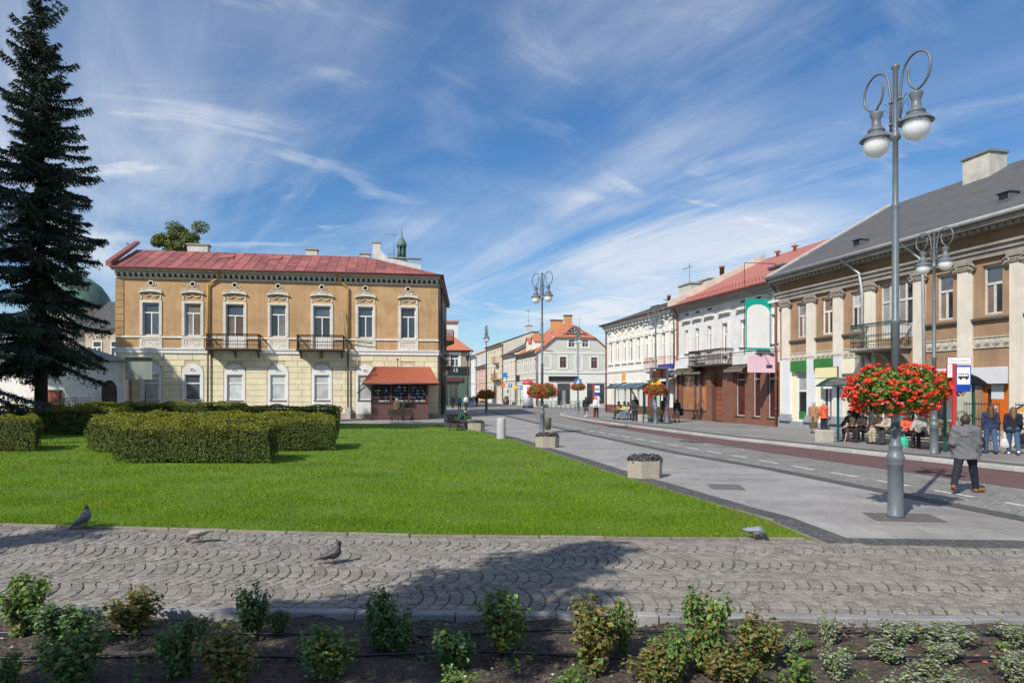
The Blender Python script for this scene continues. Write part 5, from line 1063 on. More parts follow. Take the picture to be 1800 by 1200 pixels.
# side wall to the street, then the houses further down
def street_house(name, label, d0, d1, ez, rz, mw, mr, cols, floors, mt=None, depth=10.0, frames=None, balc=None, group=None, gz=.2, wins=True):
    "house on the right-hand street line between distances d0 and d1; front faces the street"
    xs = lambda d: 3.75 - .2256 * (d - 100.0)
    f = fac2((xs(d1), d1), (xs(d0), d0)); L = math.hypot(xs(d1) - xs(d0), d1 - d0)
    h = thing(name, label, 'building', (*f.o, 0), f.a, group)
    holes = []
    for (z0, z1) in floors:
        for i in range(cols): c = L * (i + .5) / cols; holes.append((c - .55, c + .55, z0, z1))
    w = MB(); wall_holes(w, 0, L, 0, ez, holes, .2); w.quad((L, 0, 0), (L, depth, 0), (L, depth, ez), (L, 0, ez)); w.quad((0, depth, 0), (0, 0, 0), (0, 0, ez), (0, depth, ez)); w.quad((L, depth, 0), (0, depth, 0), (0, depth, ez), (L, depth, ez))
    w.add([(L, 0, ez), (L, depth, ez), (L, depth / 2, rz)], [(0, 1, 2)]); w.add([(0, depth, ez), (0, 0, ez), (0, depth / 2, rz)], [(0, 1, 2)]); w.build('wall', mw, h)
    for (a, b, c, d) in holes:
        wn = window(h, a, b, c, d, frames or M_wframe, [G_grey, G_dark, G_curt], .1, .09, .68, True); k = MB(); casing(k, a, b, c, d, .16, .05, True); k.build('casing', mt or M_pwh, wn)
    k = MB(); k.box(-.05, L + .05, -.4, -.003, ez - .28, ez); k.box(0, L, -.1, -.003, 4.1, 4.35); k.build('cornice', mt or M_pwh, h)
    sl_ = (rz - ez) / (depth / 2); roof_slab(h, [(-.1, -.5, ez - .5 * sl_ * .2 + .02), (L + .1, -.5, ez + .02), (L + .1, depth / 2, rz + .1), (-.1, depth / 2, rz + .1)], mr); roof_slab(h, [(L + .1, depth + .4, ez), (-.1, depth + .4, ez), (-.1, depth / 2, rz + .1), (L + .1, depth / 2, rz + .1)], mr)
    k = MB(); k.tube([(-.1, -.56, ez - .02), (L + .1, -.56, ez - .02)], .08, 6); k.build('gutter', M_gutb, h)
    pipe(h, [(L - .2, -.12, ez - .2), (L - .2, -.12, .2)], M_gutb, .08)
    if balc: balcony(h, L * balc[0], L * balc[1], balc[2], 1.0, mat('rusty orange iron', (.32, .13, .075)), mt or M_pwh, 1.0, .22, False)
    return h, L
M_roofd = mat('dark grey roof', (.10, .095, .09), .7, .15, 2); M_beige = mat('beige plaster', (.66, .60, .50), .9, .08, 1, streak=.1); M_pale = mat('pale rose plaster', (.64, .55, .47), .9, .08, 1, streak=.12); M_lyel = mat('light yellow plaster', (.66, .52, .27), .9, .06, 1, streak=.1); M_pink = mat('pink plaster', (.56, .36, .29), .9, .08, 1, streak=.1)
hs, Ls = street_house('corner_house_wing', 'pale green side wing of the corner house along the side street', 100.05, 113, 8.2, 8.3, M_pgr, M_tile, 5, [(5.2, 7.2), (1.0, 3.2)], M_pwh, 2.0)
street_house('narrow_cream_house', 'narrow cream house with a heavy cornice next to the pale green wing', 113.05, 123.4, 8.7, 11.5, M_beige, M_roofd, 4, [(5.2, 7.4), (1, 3.2)], M_cream2)
h_, L_ = street_house('yellow_house', 'yellow and beige house with balconies halfway down the side street', 123.5, 139, 11.1, 13.2, M_beige, M_roofd, 5, [(8.0, 10.0), (4.9, 7.0), (1, 3.2)], M_lyel, 11.0, balc=(.55, .95, 4.6)); chimney(h_, L_ - 3, L_ - 1.6, 4.8, 5.8, 12.5, 14.4); antenna(h_, L_ - 2, 5.2, 14.4, 17.4)
balcony(h_, L_ * .6, L_ * .8, 7.7, .9, mat('rusty orange iron', (.32, .13, .075)), M_pale, 1.0, .25, False)
street_house('pink_house', 'small pink house far down the side street', 139.2, 151, 7.6, 9.4, M_pink, M_roofd, 4, [(4.9, 6.6), (1, 3.0)], M_pale)
street_house('far_white_house', 'white house farthest down the side street', 151.2, 172, 10.3, 12.4, M_wh, M_tile, 6, [(7.4, 9.2), (4.6, 6.6), (1, 3.0)], M_pwh)
# house closing the view
fe = fac2((-24, 188), (-8, 190)); he = thing('street_end_house', 'pale house closing the far end of the side street', 'building', (*fe.o, 0), fe.a)
hl = [(1.5 + 2.4 * i, 2.6 + 2.4 * i, z, z + 2) for i in range(6) for z in (1.0, 4.6)]; w = MB(); wall_holes(w, 0, 16, 0, 8, hl, .2); w.quad((0, 9, 0), (0, 0, 0), (0, 0, 8), (0, 9, 8)); w.quad((16, 0, 0), (16, 9, 0), (16, 9, 8), (16, 0, 8)); w.build('wall', M_beige, he)
for a, b, c, d in hl: window(he, a, b, c, d, M_wframe, [G_dark], .1, .1, .68, True)
roof_slab(he, [(-.3, -.4, 7.9), (16.3, -.4, 7.9), (16.3, 4.5, 11), (-.3, 4.5, 11)], M_tile); roof_slab(he, [(16.3, 9.4, 7.9), (-.3, 9.4, 7.9), (-.3, 4.5, 11), (16.3, 4.5, 11)], M_tile)
# projecting shop signs down the street (blank boards)
def board(name, label, px, py, d, w, h, m, post=True, cat='sign', group='signs along the side street', face=None):
    x, y = atd(px, d); zc_ = CAMH + (HY - py) * d / FPX; t = thing(name, label, cat, (x, y, 0), 0, group)
    MB().cbox(-w / 2, w / 2, -.04, .04, zc_ - h / 2, zc_ + h / 2, .01).build('panel', m, t)
    if post: k = MB(); k.tube([(0, .06, 0), (0, .06, zc_ + h / 2)], .035, 6); k.build('post', mat('grey sign post', (.22, .22, .22), .5), t)
    return t, zc_
board('shop_sign', 'bright blue square shop sign sticking out high over the side street', 887, 659, 120, .9, .85, paint('sign blue', (.02, .19, .50)), False)
board('shop_sign', 'orange shop sign sticking out low in the side street', 885, 676, 119, .55, .55, paint('sign orange', (.70, .14, .03)), False)
t, zc_ = board('parking_sign', 'blue square parking sign with white letter P in the side street', 897, 677, 108, .62, .62, paint('sign blue', (.02, .19, .50)))
o = obj('letter', text_mesh('letter', 'P', .62, paint('sign white', (.8, .8, .8))), t); o.rotation_euler = (R(90), 0, 0); o.location = (0, -.043, zc_)
board('shop_sign', 'small yellow shop sign beside the parking sign', 905, 680, 107, .75, .42, paint('sign yellow', (.75, .55, .03)), True)
t, zc_ = board('direction_sign', 'blue rectangular road sign with white marks left of the advertising column', 914.5, 681, 100, .72, .55, paint('sign blue', (.02, .19, .50)))
for (a, b, c, d) in ((-.25, -.08, -.15, .15), (.0, .25, -.05, .02), (.02, .1, .08, .18)): MB().box(a, b, -.046, -.042, zc_ + c, zc_ + d).build('mark', paint('sign white', (.8, .8, .8)), t)
board('menu_board', 'dark menu board on the pale green wing', 910, 665, 101.5, .6, .95, paint('dark board', (.03, .03, .035)), True)

# ---------------------------------------------------------------- dark green corner shop across the side street
fk = fac2((-10.2, 99.5), (-6.2, 100.2)); hk = thing('green_corner_shop', 'small house with a red hip roof over a dark green shop front', 'building', (*fk.o, 0), fk.a)
M_og = mat('olive grey plaster', (.36, .31, .21), .9, .1, 1.2, streak=.2); M_dg = mat('dark green shop front', (.075, .125, .09), .6, .1, 2); WK = 4.06
hl = [(FKs, FKe, z0, z1) for FKs, FKe, z0, z1 in ((fk.s(793), fk.s(806.5), fk.z(800, 645), fk.z(800, 622)), (fk.s(779), fk.s(807), .1, 3.6))]
w = MB(); wall_holes(w, -3, WK, 4.7, 8.3, hl, .2, 0, 0); wall_holes(w, -3, WK, 0, 4.7, hl, .3, 0, 1); w.quad((WK, 0, 0), (WK, 14, 0), (WK, 14, 4.7), (WK, 0, 4.7), 1); w.quad((WK, 0, 4.7), (WK, 14, 4.7), (WK, 14, 8.3), (WK, 0, 8.3), 0); w.build('wall', [M_og, M_dg], hk)
wn = window(hk, *hl[0], M_wframe, [G_dark, G_dark, G_blue], .1, .14, .66, True); k = MB(); casing(k, *hl[0], .32, .05, True); k.build('casing', M_white, wn)
window(hk, *hl[1], M_dg, [G_dark], .2, .15, 0, True, n_m=2, name='shop_window')
MB().box(fk.s(778), fk.s(814), -.2, -.02, 3.75, 4.3).build('shop_sign', paint('maroon fascia', (.12, .035, .05)), hk); MB().box(fk.s(786), WK, -.1, -.02, 4.72, 5.9).build('shop_board', paint('dark fascia', (.02, .022, .026)), hk)
o = obj('number', text_mesh('number', '13', .75, paint('sign white', (.8, .8, .8))), hk); o.rotation_euler = (R(90), 0, 0); o.location = (fk.s(800.5), -.11, 5.35)
k = MB(); k.add([(-3.3, -.4, 8.25), (WK + .45, -.4, 8.25), (WK - 4.6, 4.6, 12.6), (-3.3, 4.6, 12.6), (WK + .45, 14, 8.25), (WK - 4.6, 10, 12.6)], [(0, 1, 2, 3), (1, 4, 5, 2)]); k.build('roof', M_tile, hk)
k = MB(); k.box(fk.s(779) - 2, fk.s(808), 2.6, 5, 9, 12.6); k.build('dormer', M_white, hk); k = MB(); k.box(fk.s(779) - 2.2, fk.s(808) + .15, 2.3, 5.2, 12.6, 12.85); k.build('dormer_roof', M_tile, hk)
k = MB(); k.tube([(-3, -.5, 8.2), (WK + .5, -.5, 8.2)], .09, 6); k.tube([(WK + .35, -.4, 8.1), (WK + .1, -.1, 7.6), (WK + .1, -.1, .2)], .06, 6); k.build('gutter', M_iron, hk)
x, y = atd(822, 96); wl = thing('wall_lantern', 'old blue-black lantern on a slim pole at the dark green shop', 'street lamp', (x, y, 0)); k = MB(); k.tube([(0, 0, 0), (0, 0, 6.6)], .06, 8); k.lathe([(.10, 0), (.10, 1.0)], 8); k.build('pole', M_iron, wl); k = MB(); k.lathe([(.12, 6.5), (.3, 7.2), (.34, 7.25), (.08, 7.6), (.05, 7.8)], 8); k.build('lantern', mat('lantern glass blue', (.04, .05, .12), .2), wl)

# ---------------------------------------------------------------- church porch and domed chapel at the left
M_lime = mat('church limewash', (.68, .65, .60), .9, .08, 1.2, .2, 20, streak=.14); M_brick = mat('red brick', (.30, .085, .05), .9, .2, 9, .4, 20); M_copper = mat('green copper', (.085, .15, .12), .6, .2, 1.5, col2=(.12, .23, .19), streak=.25); M_gtin = mat('grey tin roof', (.20, .20, .205), .5, .15, 2, streak=.15)
Cc, Dd, Ee = Vector((-30.6, 50.0)), Vector((-28.95, 50.85)), Vector((-35.2, 50.2))
po = thing('church_porch', 'white church porch with an arched iron gate beside the ochre house', 'building')
HP = 4.55
k = MB(); fp = fac2(tuple(Cc), tuple(Dd)); Lp = (Dd - Cc).length
k.quad((*Ee, 0), (*Cc, 0), (*Cc, HP), (*Ee, HP)); k.quad((Dd.x, Dd.y, 0), (-29.9, 53.2, 0), (-29.9, 53.2, HP), (Dd.x, Dd.y, HP)); k.quad((-35.4, 53.2, 0), (*Ee, 0), (*Ee, HP), (-35.4, 53.2, HP))
def fpp(s, z, inw=0): x, y = fp.pt(s, inw); return (x, y, z)
c0, c1, zsp = Lp * .24, Lp * .78, 2.35; arc = [(c0 + (c1 - c0) * (.5 - .5 * math.cos(q)), zsp + .75 * math.sin(q)) for q in np.linspace(0, PI, 13)]
k.quad(fpp(0, 0), fpp(c0, 0), fpp(c0, HP), fpp(0, HP)); k.quad(fpp(c1, 0), fpp(Lp, 0), fpp(Lp, HP), fpp(c1, HP))
for a, b in zip(arc[:-1], arc[1:]): k.quad(fpp(a[0], a[1]), fpp(b[0], b[1]), fpp(b[0], HP), fpp(a[0], HP)); k.quad(fpp(a[0], a[1]), fpp(a[0], a[1], .4), fpp(b[0], b[1], .4), fpp(b[0], b[1]))
k.quad(fpp(c0, 0), fpp(c0, zsp), fpp(c0, zsp, .4), fpp(c0, 0, .4)); k.quad(fpp(c1, 0), fpp(c1, 0, .4), fpp(c1, zsp, .4), fpp(c1, zsp)); k.build('wall', M_lime, po)
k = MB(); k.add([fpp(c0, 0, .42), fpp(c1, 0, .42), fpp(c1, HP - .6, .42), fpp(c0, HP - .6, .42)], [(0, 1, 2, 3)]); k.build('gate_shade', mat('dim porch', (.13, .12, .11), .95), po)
k = MB()
for q in range(9): s = c0 + (c1 - c0) * (q + .5) / 9; k.tube([fpp(s, .05, .25), fpp(s, 2.2 + .35 * math.sin(PI * (q + .5) / 9), .25)], .014, 4)
for z in (.3, 1.2, 2.1): k.tube([fpp(c0, z, .25), fpp(c1, z, .25)], .018, 4)
k.build('iron_gate', M_iron, po)
k = MB(); ring = [(-35.6, 50.0), (-30.55, 49.75), (-28.4, 50.75), (-29.4, 53.4), (-35.6, 53.4)]; ap = (-32.4, 52.4, 5.6)
k.add([(x, y, HP) for x, y in ring] + [ap], [(i, (i + 1) % 5, 5) for i in range(5)]); k.slab(ring, HP - .10, HP - .001); k.build('roof', M_gtin, po)
bp = thing('brick_pier', 'low red brick pier between the church porch and the ochre house', 'pier'); k = MB(); bx, by = atd(200, 52.3); k.box(bx - .28, bx + .28, by - .2, by + .4, 0, 2.7); k.build('shaft', M_brick, bp); k = MB(); k.box(bx - .33, bx + .33, by - .26, by + .46, 2.7, 2.78); k.add([(bx - .33, by - .26, 2.78), (bx + .33, by - .26, 2.78), (bx + .33, by + .46, 2.78), (bx - .33, by + .46, 2.78), (bx, by + .1, 3.15)], [(0, 1, 4), (1, 2, 4), (2, 3, 4), (3, 0, 4)]); k.build('cap', M_gtin, bp)
bp = thing('brick_pier', 'red brick pier of the church fence behind the spruce trunk', 'pier'); k = MB(); bx, by = atd(97, 50); k.box(bx - .4, bx + .4, by - .2, by + .4, 0, 2.3); k.build('shaft', M_brick, bp); k = MB(); k.box(bx - .46, bx + .46, by - .26, by + .46, 2.3, 2.4); k.build('cap', M_gtin, bp)
ch = thing('domed_chapel', 'white chapel with a green copper dome behind the spruce', 'church'); cx0, cy0 = atd(128, 68)
def ngon(k, r, z0, z1, n=8, mi=0, ph=PI / 8): 
    vs = [(cx0 + r * math.cos(ph + 2 * PI * i / n), cy0 + r * math.sin(ph + 2 * PI * i / n)) for i in range(n)]; k.slab(vs, z0, z1, mi)
k = MB(); ngon(k, 3.3, 0, 10.2); k.box(cx0 - 12, cx0 + 2.5, cy0 - 1, cy0 + 10, 0, 6.6); k.build('wall', M_lime, ch)
k = MB(); ngon(k, 3.55, 10.0, 10.35); ngon(k, 3.45, 6.7, 6.9); k.build('cornice', M_lime, ch)
k = MB(); k.lathe([(3.65, 10.35), (3.5, 10.9), (3.15, 11.8), (2.5, 12.8), (1.6, 13.5), (.7, 13.85), (.45, 14.2), (.45, 15), (.1, 15.6)], 24, (cx0, cy0, 0)); k.build('dome', M_copper, ch)
for q in range(8):
    an = PI / 8 + 2 * PI * (q + .5) / 8; 
    k = MB(); k.prism([(-.75, 7.1), (.75, 7.1), (.75, 8.7)] + [(.75 * math.cos(t), 8.7 + .75 * math.sin(t)) for t in np.linspace(0.1, PI - .1, 9)] + [(-.75, 8.7)], -.02, .05); o = k.build('niche', mat('niche grey', (.30, .29, .27), .9, .15, 3), ch)
    rr = 3.3 * math.cos(PI / 8); o.location = (cx0 + rr * math.cos(an), cy0 + rr * math.sin(an), 0); o.rotation_euler.z = an + PI / 2
k = MB(); k.add([(cx0 - 12.5, cy0 - 1.4, 6.5), (cx0 + 2.8, cy0 - 1.4, 6.5), (cx0 + 2.8, cy0 + 5, 10.2), (cx0 - 12.5, cy0 + 5, 10.2)], [(0, 1, 2, 3)]); k.build('roof', M_gtin, ch)
pl_ = thing('parish_house', 'grey-roofed house between the chapel and the ochre house', 'building'); xa, ya = atd(150, 64); xb, yb_ = atd(212, 64); k = MB(); k.box(xa, xb + 2, ya, ya + 7, 0, 8.2); k.build('wall', mat('grubby beige', (.45, .38, .30), .9, .15, 1.5, streak=.2), pl_); k = MB(); k.add([(xa - .3, ya - .4, 8.1), (xb + 2, ya - .4, 8.1), (xb + 2, ya + 4, 11.2), (xa - .3, ya + 4, 11.2)], [(0, 1, 2, 3)]); k.build('roof', M_slate, pl_)
for x_ in (xa + .7, xa + 2.4): window(pl_, x_, x_ + .9, 5.2, 7.0, M_wframe, [G_dark], ya - .08, .09, .66, True)
tw = thing('copper_turret', 'slim green copper turret rising behind the red roof', 'tower'); tx, ty = atd(706, 112); k = MB(); k.lathe([(1.6, 0), (1.6, 22.5)], 8, (tx, ty, 0)); k.build('shaft', M_lime, tw)
k = MB(); k.lathe([(1.9, 22.5), (1.7, 22.9), (.75, 23.8), (.72, 24.2)], 10, (tx, ty, 0)); k.lathe([(.7, 25.9), (.85, 26.0), (.8, 26.5), (.55, 27.0), (.2, 27.5), (.12, 28.1)], 10, (tx, ty, 0)); k.lathe([(.3, 24.1), (.3, 26)], 8, (tx, ty, 0)); k.build('cupola', M_copper, tw)
for q in range(6): an = 2 * PI * q / 6; k = MB(); k.tube([(tx + .6 * math.cos(an), ty + .6 * math.sin(an), 24.1), (tx + .6 * math.cos(an), ty + .6 * math.sin(an), 25.95)], .12, 6); k.build('column', M_copper, tw)
k = MB(); k.tube([(tx, ty, 28), (tx, ty, 29.2)], .05, 5); k.lathe([(0, -.15), (.15, 0), (0, .15)], 8, (tx, ty, 28.3)); k.build('finial', M_copper, tw)
fn = thing('churchyard_fence', 'black iron bar fence in front of the church porch', 'fence'); bar = MB(); bar.tube([(0, 0, 0), (0, 0, 1.7)], .014, 5); bar.lathe([(.0, 0), (.03, .04), (0, .16)], 5, (0, 0, 1.7)); bme = bar.mesh('bar', M_iron)
for q in range(52): p_ = atd(20 + q * 2.75, 48.5); obj('bar', bme, fn, (p_[0], p_[1], .02))
k = MB(); k.tube([(*atd(18, 48.5), 1.55), (*atd(164, 48.5), 1.55)], .02, 5); k.tube([(*atd(18, 48.5), .25), (*atd(164, 48.5), .25)], .02, 5); k.build('rail', M_iron, fn)
k = MB(); k.tube([(*atd(132, 48.4), 0), (*atd(132, 48.4), 1.9)], .05, 6); k.build('post', M_iron, fn)
# notice board on two legs
nbx, nby = atd(244, 50.5); nb = thing('notice_board', 'grey notice board with a small roof on two legs before the ochre house', 'notice board', (nbx, nby, 0), R(8))
k = MB(); k.box(-.95, .95, -.05, .05, 3.15, 4.75); k.build('board', mat('grey green board', (.24, .265, .235), .7, .1, 2, streak=.2), nb); k = MB(); k.box(-1.02, 1.05, -.28, .2, 4.76, 4.82); k.build('small_roof', M_gtin, nb)
for s_ in (-.55, .45): k = MB(); k.tube([(s_, .0, 0), (s_, .0, 3.14)], .04, 6); k.build('leg', M_iron, nb)
# ================================================================ street furniture
M_lampg = mat('grey lamp paint', (.125, .145, .160), .42, .14, 5, .08, 30, spec=.5); M_globe = mat('opal glass globe', (.93, .92, .90), .12, .02, 3, spec=.6); M_shade_in = mat('shade inside', (.42, .43, .43), .4)
_gb = M_globe.node_tree.nodes['Principled BSDF']; _gb.inputs['Subsurface Weight'].default_value = 1; _gb.inputs['Subsurface Radius'].default_value = (1, 1, .95); _gb.inputs['Subsurface Scale'].default_value = .35
def make_lamp():
    t = thing('street_lamp', '-', 'street lamp')
    k = MB(); k.lathe([(.145, 0), (.145, .05), (.130, .07), (.126, .93), (.138, .94), (.134, .97), (.138, 1.0), (.150, 1.03), (.152, 1.07), (.142, 1.10), (.115, 1.16), (.104, 1.24), (.118, 1.26), (.118, 1.29), (.09, 1.33), (.082, 1.52), (.1, 1.55), (.1, 1.59), (.07, 1.66)], 20); k.build('base', M_lampg, t)
    k = MB(); k.plate(-.05, .05, -.140, -.12, .25, .80, .01); k.build('hatch', M_lampg, t)
    k = MB(); k.lathe([(.070, 1.66), (.068, 3.45), (.088, 3.48), (.088, 3.53), (.062, 3.57), (.056, 5.5), (.054, 5.52), (.064, 5.55), (.064, 5.6), (.049, 5.64), (.045, 6.75), (.09, 6.79), (.09, 6.84), (.06, 6.9), (.042, 6.98), (.042, 8.02), (.07, 8.06), (.07, 8.1), (.0, 8.13)], 16); k.build('post', M_lampg, t)
    for s in (1, -1):
        c, rx, rz, zc = .45, .30, .33, 7.80
        pts = [(s * .105, 0, 6.95), (s * .105, 0, 7.55)]
        for q in np.linspace(PI * .94, -PI * .5, 20): pts.append((s * (c + rx * math.cos(q)), 0, zc + rz * math.sin(q)))
        for q in np.linspace(-PI * .58, -PI * 1.12, 9): pts.append((s * (c + .02 + rx * .62 * math.cos(q)), 0, zc + .02 + rz * .98 * math.sin(q) * (.97 if q > -2 else .95)))
        k = MB(); k.tube(pts, .022, 8); k.lathe([(.035, 0), (.035, .05)], 8, (s * .105, 0, 7.05)); k.lathe([(.035, 0), (.035, .05)], 8, (s * .105, 0, 7.45)); k.tube([(0, 0, 7.07), (s * .105, 0, 7.07)], .016, 6); k.tube([(0, 0, 7.47), (s * .105, 0, 7.47)], .016, 6)
        sc = [(s * (.12 + .07 * q), 0, 7.28 + .22 * math.sin(q * .9)) for q in np.linspace(0, 2.0, 8)]; k.tube(sc, .008, 5); k.tube([(s * .12, 0, 7.15), (s * .18, 0, 7.34), (s * .26, 0, 7.4), (s * .3, 0, 7.34), (s * .27, 0, 7.28)], .008, 5); k.build('arm', M_lampg, t)
        g = s * c
        k = MB(); k.lathe([(.012, 7.50), (.012, 7.44), (.11, 7.43), (.115, 7.40), (.075, 7.30), (.085, 7.17), (.145, 7.11), (.15, 7.08), (.115, 7.06), (.19, 7.02), (.280, 6.93), (.285, 6.915), (.21, 6.935), (.05, 6.96)], 22, (g, 0, 0)); k.build('shade', M_lampg, t)
        k = MB(); k.lathe([(.02, 6.965)] + [(.225 * math.cos(q), 6.825 + .225 * math.sin(q)) for q in np.linspace(.62, -PI / 2 + .02, 14)], 22, (g, 0, 0)); k.build('globe', M_globe, t)
    return t
lamp0 = make_lamp(); ARM = math.atan2(.97, -.25)
lamps = [(1574, 908, 0, 12.27, 'tall grey double-arm street lamp nearest the camera, on the paved walk', 8.13), (953, 762, 0, 36.5, 'grey double-arm street lamp at the far end of the lawn edge', 8.6), (1642, 797, PZ, 23.4, 'grey double-arm street lamp behind the bus shelter in front of the brown house', 7.65),
         (1152.5, 744, PZ, 45.6, 'grey double-arm street lamp carrying the yellow warning sign', 7.75), (1016, 726, PZ, 67, 'grey street lamp carrying the blue crossing sign', 8.4), (855, 727, 0, 69, 'grey street lamp in the shade on the left walk', 8.9)]
LP = []
for i, (px, py, z, d, lab, H) in enumerate(lamps):
    o = lamp0 if i == 0 else copy_tree(lamp0); o['label'] = lab; o['group'] = 'double-arm street lamps'
    x, y = atd(px, d); o.location = (x, y, z); s = H / 8.13; o.scale = (1, 1, s); o.rotation_euler.z = (ARM, R(134), ARM, R(119), R(108), ARM)[i]; LP.append((x, y, z))
# sticker remains on the nearest post
k = MB(); k.lathe([(.0715, 1.70), (.0715, 1.98)], 16); o = k.build('poster_remains', mat('torn stickers', (.12, .12, .12), .8, .3, 9, col2=(.55, .54, .52), detail=9), lamp0)
# hanging geraniums
M_gerl = mat('geranium leaves', (.085, .15, .018), .6, .3, 5, island=.45, col2=(.17, .26, .03), trans=.25); M_gerr = mat('red blossoms', (.66, .028, .012), .55, .2, 6, island=.35, trans=.2, col2=(.85, .10, .03)); M_gerp = mat('pink blossoms', (.72, .22, .26), .55, .15, 6, island=.2, trans=.15)
def make_basket():
    t = thing('geranium_basket', '-', 'flower basket')
    k = MB()
    for s in (1, -1): k.lathe([(.08, -.30), (.22, -.26), (.30, -.05), (.32, .02)], 12, (s * .36, 0, 0))
    k.lathe([(.095, -.35), (.095, .1)], 12); k.build('planter_bowl', mat('dark planter', (.03, .03, .025), .8), t)
    g = np.random.default_rng(21); n = 5200
    # two soft mounds that run together, trailing over the rim
    def surf(n, pull=.25):
        th = g.uniform(0, 2 * PI, n); u = g.uniform(-1, 1, n); c = np.sqrt(1 - u * u); D = np.stack([c * np.cos(th), c * np.sin(th), u], 1)
        r = 1 - pull * g.uniform(0, 1, n) ** 2 + .07 * np.sin(5 * th + 3 * u) + .06 * np.sin(9 * th - 7 * u)
        P = D * r[:, None] * np.array([.93, .74, .56]); P[:, 2] -= .05 + .10 * (np.abs(P[:, 0]) < .2) * 0; P[:, 2] += .07 * np.cos(P[:, 0] * 5.5) * -1
        lo = P[:, 2] < -.42; P[lo, 2] = -.42 - g.uniform(0, .10, lo.sum()) * (g.uniform(0, 1, lo.sum()) < .5)
        return P, D
    P, D = surf(n, .5); V, F = leaf_mesh(P, D, .075, .95, .25, .8, 5); lv = stuff(obj('foliage', npmesh('foliage', V, F, M_gerl), t))
    P, D = surf(400, .05); P = P * 1.05; keep = (D[:, 2] > -.75); P, D = P[keep], D[keep]; parts = []
    # each umbel is a ball of petals
    U = []; DD = []; MI = []
    for p, d in zip(P, D):
        m = 20; q = g.normal(0, 1, (m, 3)); q /= np.linalg.norm(q, axis=1)[:, None]; q = q * np.array([1, 1, .7]); U.append(p * (1 + max(0, g.normal(.0, .05))) + d * .03 + q * g.uniform(.022, .055)); DD.append(q); MI.append(np.full(m, 1 if (g.uniform() < .07 and p[2] < .2) else 0))
    U, DD, MI = np.concatenate(U), np.concatenate(DD), np.concatenate(MI); V, F = leaf_mesh(U, DD, .05, .85, .2, .3, 6); bl = stuff(obj('blossoms', npmesh('blossoms', V, F, [M_gerr, M_gerp], mi=np.repeat(MI, 2)), t))
    st = MB(); gg = random.Random(2)
    for q in range(30): p = P[q]; st.tube([tuple(p * .75), tuple(p)], .006, 4)
    stuff(st.build('stalks', M_gerl, t))
    return t
bk0 = make_basket()
blab = ['large ball of red geraniums on the nearest street lamp', 'ball of red geraniums on the lamp at the end of the lawn', 'ball of red geraniums half hidden on the lamp behind the bus shelter', 'ball of red geraniums under the yellow warning sign', 'small far ball of geraniums under the blue crossing sign', 'dark shaded ball of geraniums on the lamp in the side street']
bz_ = [2.27, 2.27, 2.35, 2.25, 2.6, 1.95]; bsc = [1.0, .94, 1.0, .88, .85, 1.1]
for i, (x, y, z) in enumerate(LP):
    o = bk0 if i == 0 else copy_tree(bk0); o['label'] = blab[i]; o['group'] = 'geranium baskets on lamps'; o.location = (x, y, z + bz_[i]); o.rotation_euler.z = ARM + (PI / 2 if i in (0, 1, 3) else .9); o.scale = (.86 * bsc[i], .86 * bsc[i], .80 * bsc[i])
# hexagonal concrete planters with dark kale
M_agg = mat('exposed aggregate concrete', (.40, .355, .275), .95, .12, 8, .8, 55, speck=(45, (.20, .17, .13), .55)); M_kale = mat('purple kale', (.060, .050, .070), .7, .3, 6, island=.4, col2=(.11, .10, .11)); M_kaleg = mat('green kale', (.085, .12, .05), .7, .25, 6, island=.3)
def make_planter(sd):
    t = thing('concrete_planter', '-', 'planter'); k = MB(); hx = lambda r, ph=0: [(r * math.cos(R(60 * q + ph)), r * .86 * math.sin(R(60 * q + ph))) for q in range(6)]
    a, b, c, d_ = hx(.48), hx(.50), hx(.42), hx(.40); n = 6
    vs = [(x, y, .0) for x, y in a] + [(x, y, .44) for x, y in b] + [(x, y, .44) for x, y in c] + [(x, y, .36) for x, y in d_]
    fs = [];
    for l in range(3): fs += [(l * 6 + i, l * 6 + (i + 1) % 6, (l + 1) * 6 + (i + 1) % 6, (l + 1) * 6 + i) for i in range(6)]
    k.add(vs, fs + [tuple(range(18, 24))]); k.build('tub', M_agg, t)
    g = np.random.default_rng(sd); P = []; D = []
    for cx_, cy_, r in ((-.22, .02, .24), (.22, -.02, .23), (0, .12, .18), (.02, -.16, .17)):
        m = 260; th = g.uniform(0, 2 * PI, m); u = g.uniform(-.1, 1, m); cc = np.sqrt(1 - np.clip(u, -1, 1) ** 2); d = np.stack([cc * np.cos(th), cc * np.sin(th), u], 1); P.append(np.array([cx_, cy_, .43]) + d * np.array([r, r, .16]) * g.uniform(.7, 1.05, m)[:, None]); D.append(d)
    P, D = np.concatenate(P), np.concatenate(D); V, F = leaf_mesh(P, D, .085, .85, .5, .8, sd); obj('kale', npmesh('kale', V, F, [M_kale, M_kaleg], mi=np.repeat((g.uniform(0, 1, len(P)) < .14).astype(int), 2)), t); return t
pl0 = make_planter(3)
for i, (px, py, lab, rz) in enumerate(((1126, 841, 'hexagonal concrete planter with purple kale, nearest at the lawn edge', 12), (955, 787, 'hexagonal concrete planter with dark kale in front of the middle lamp', 8), (831, 757, 'pale hexagonal planter beside the man on the bench', 5), (788, 752, 'shaded planter left of the man on the bench', 20))):
    o = pl0 if i == 0 else copy_tree(pl0); o['label'] = lab; o['group'] = 'concrete planters'; x, y = at(px, py); o.location = (x + .18, y + .35, .004); o.rotation_euler.z = R(rz)
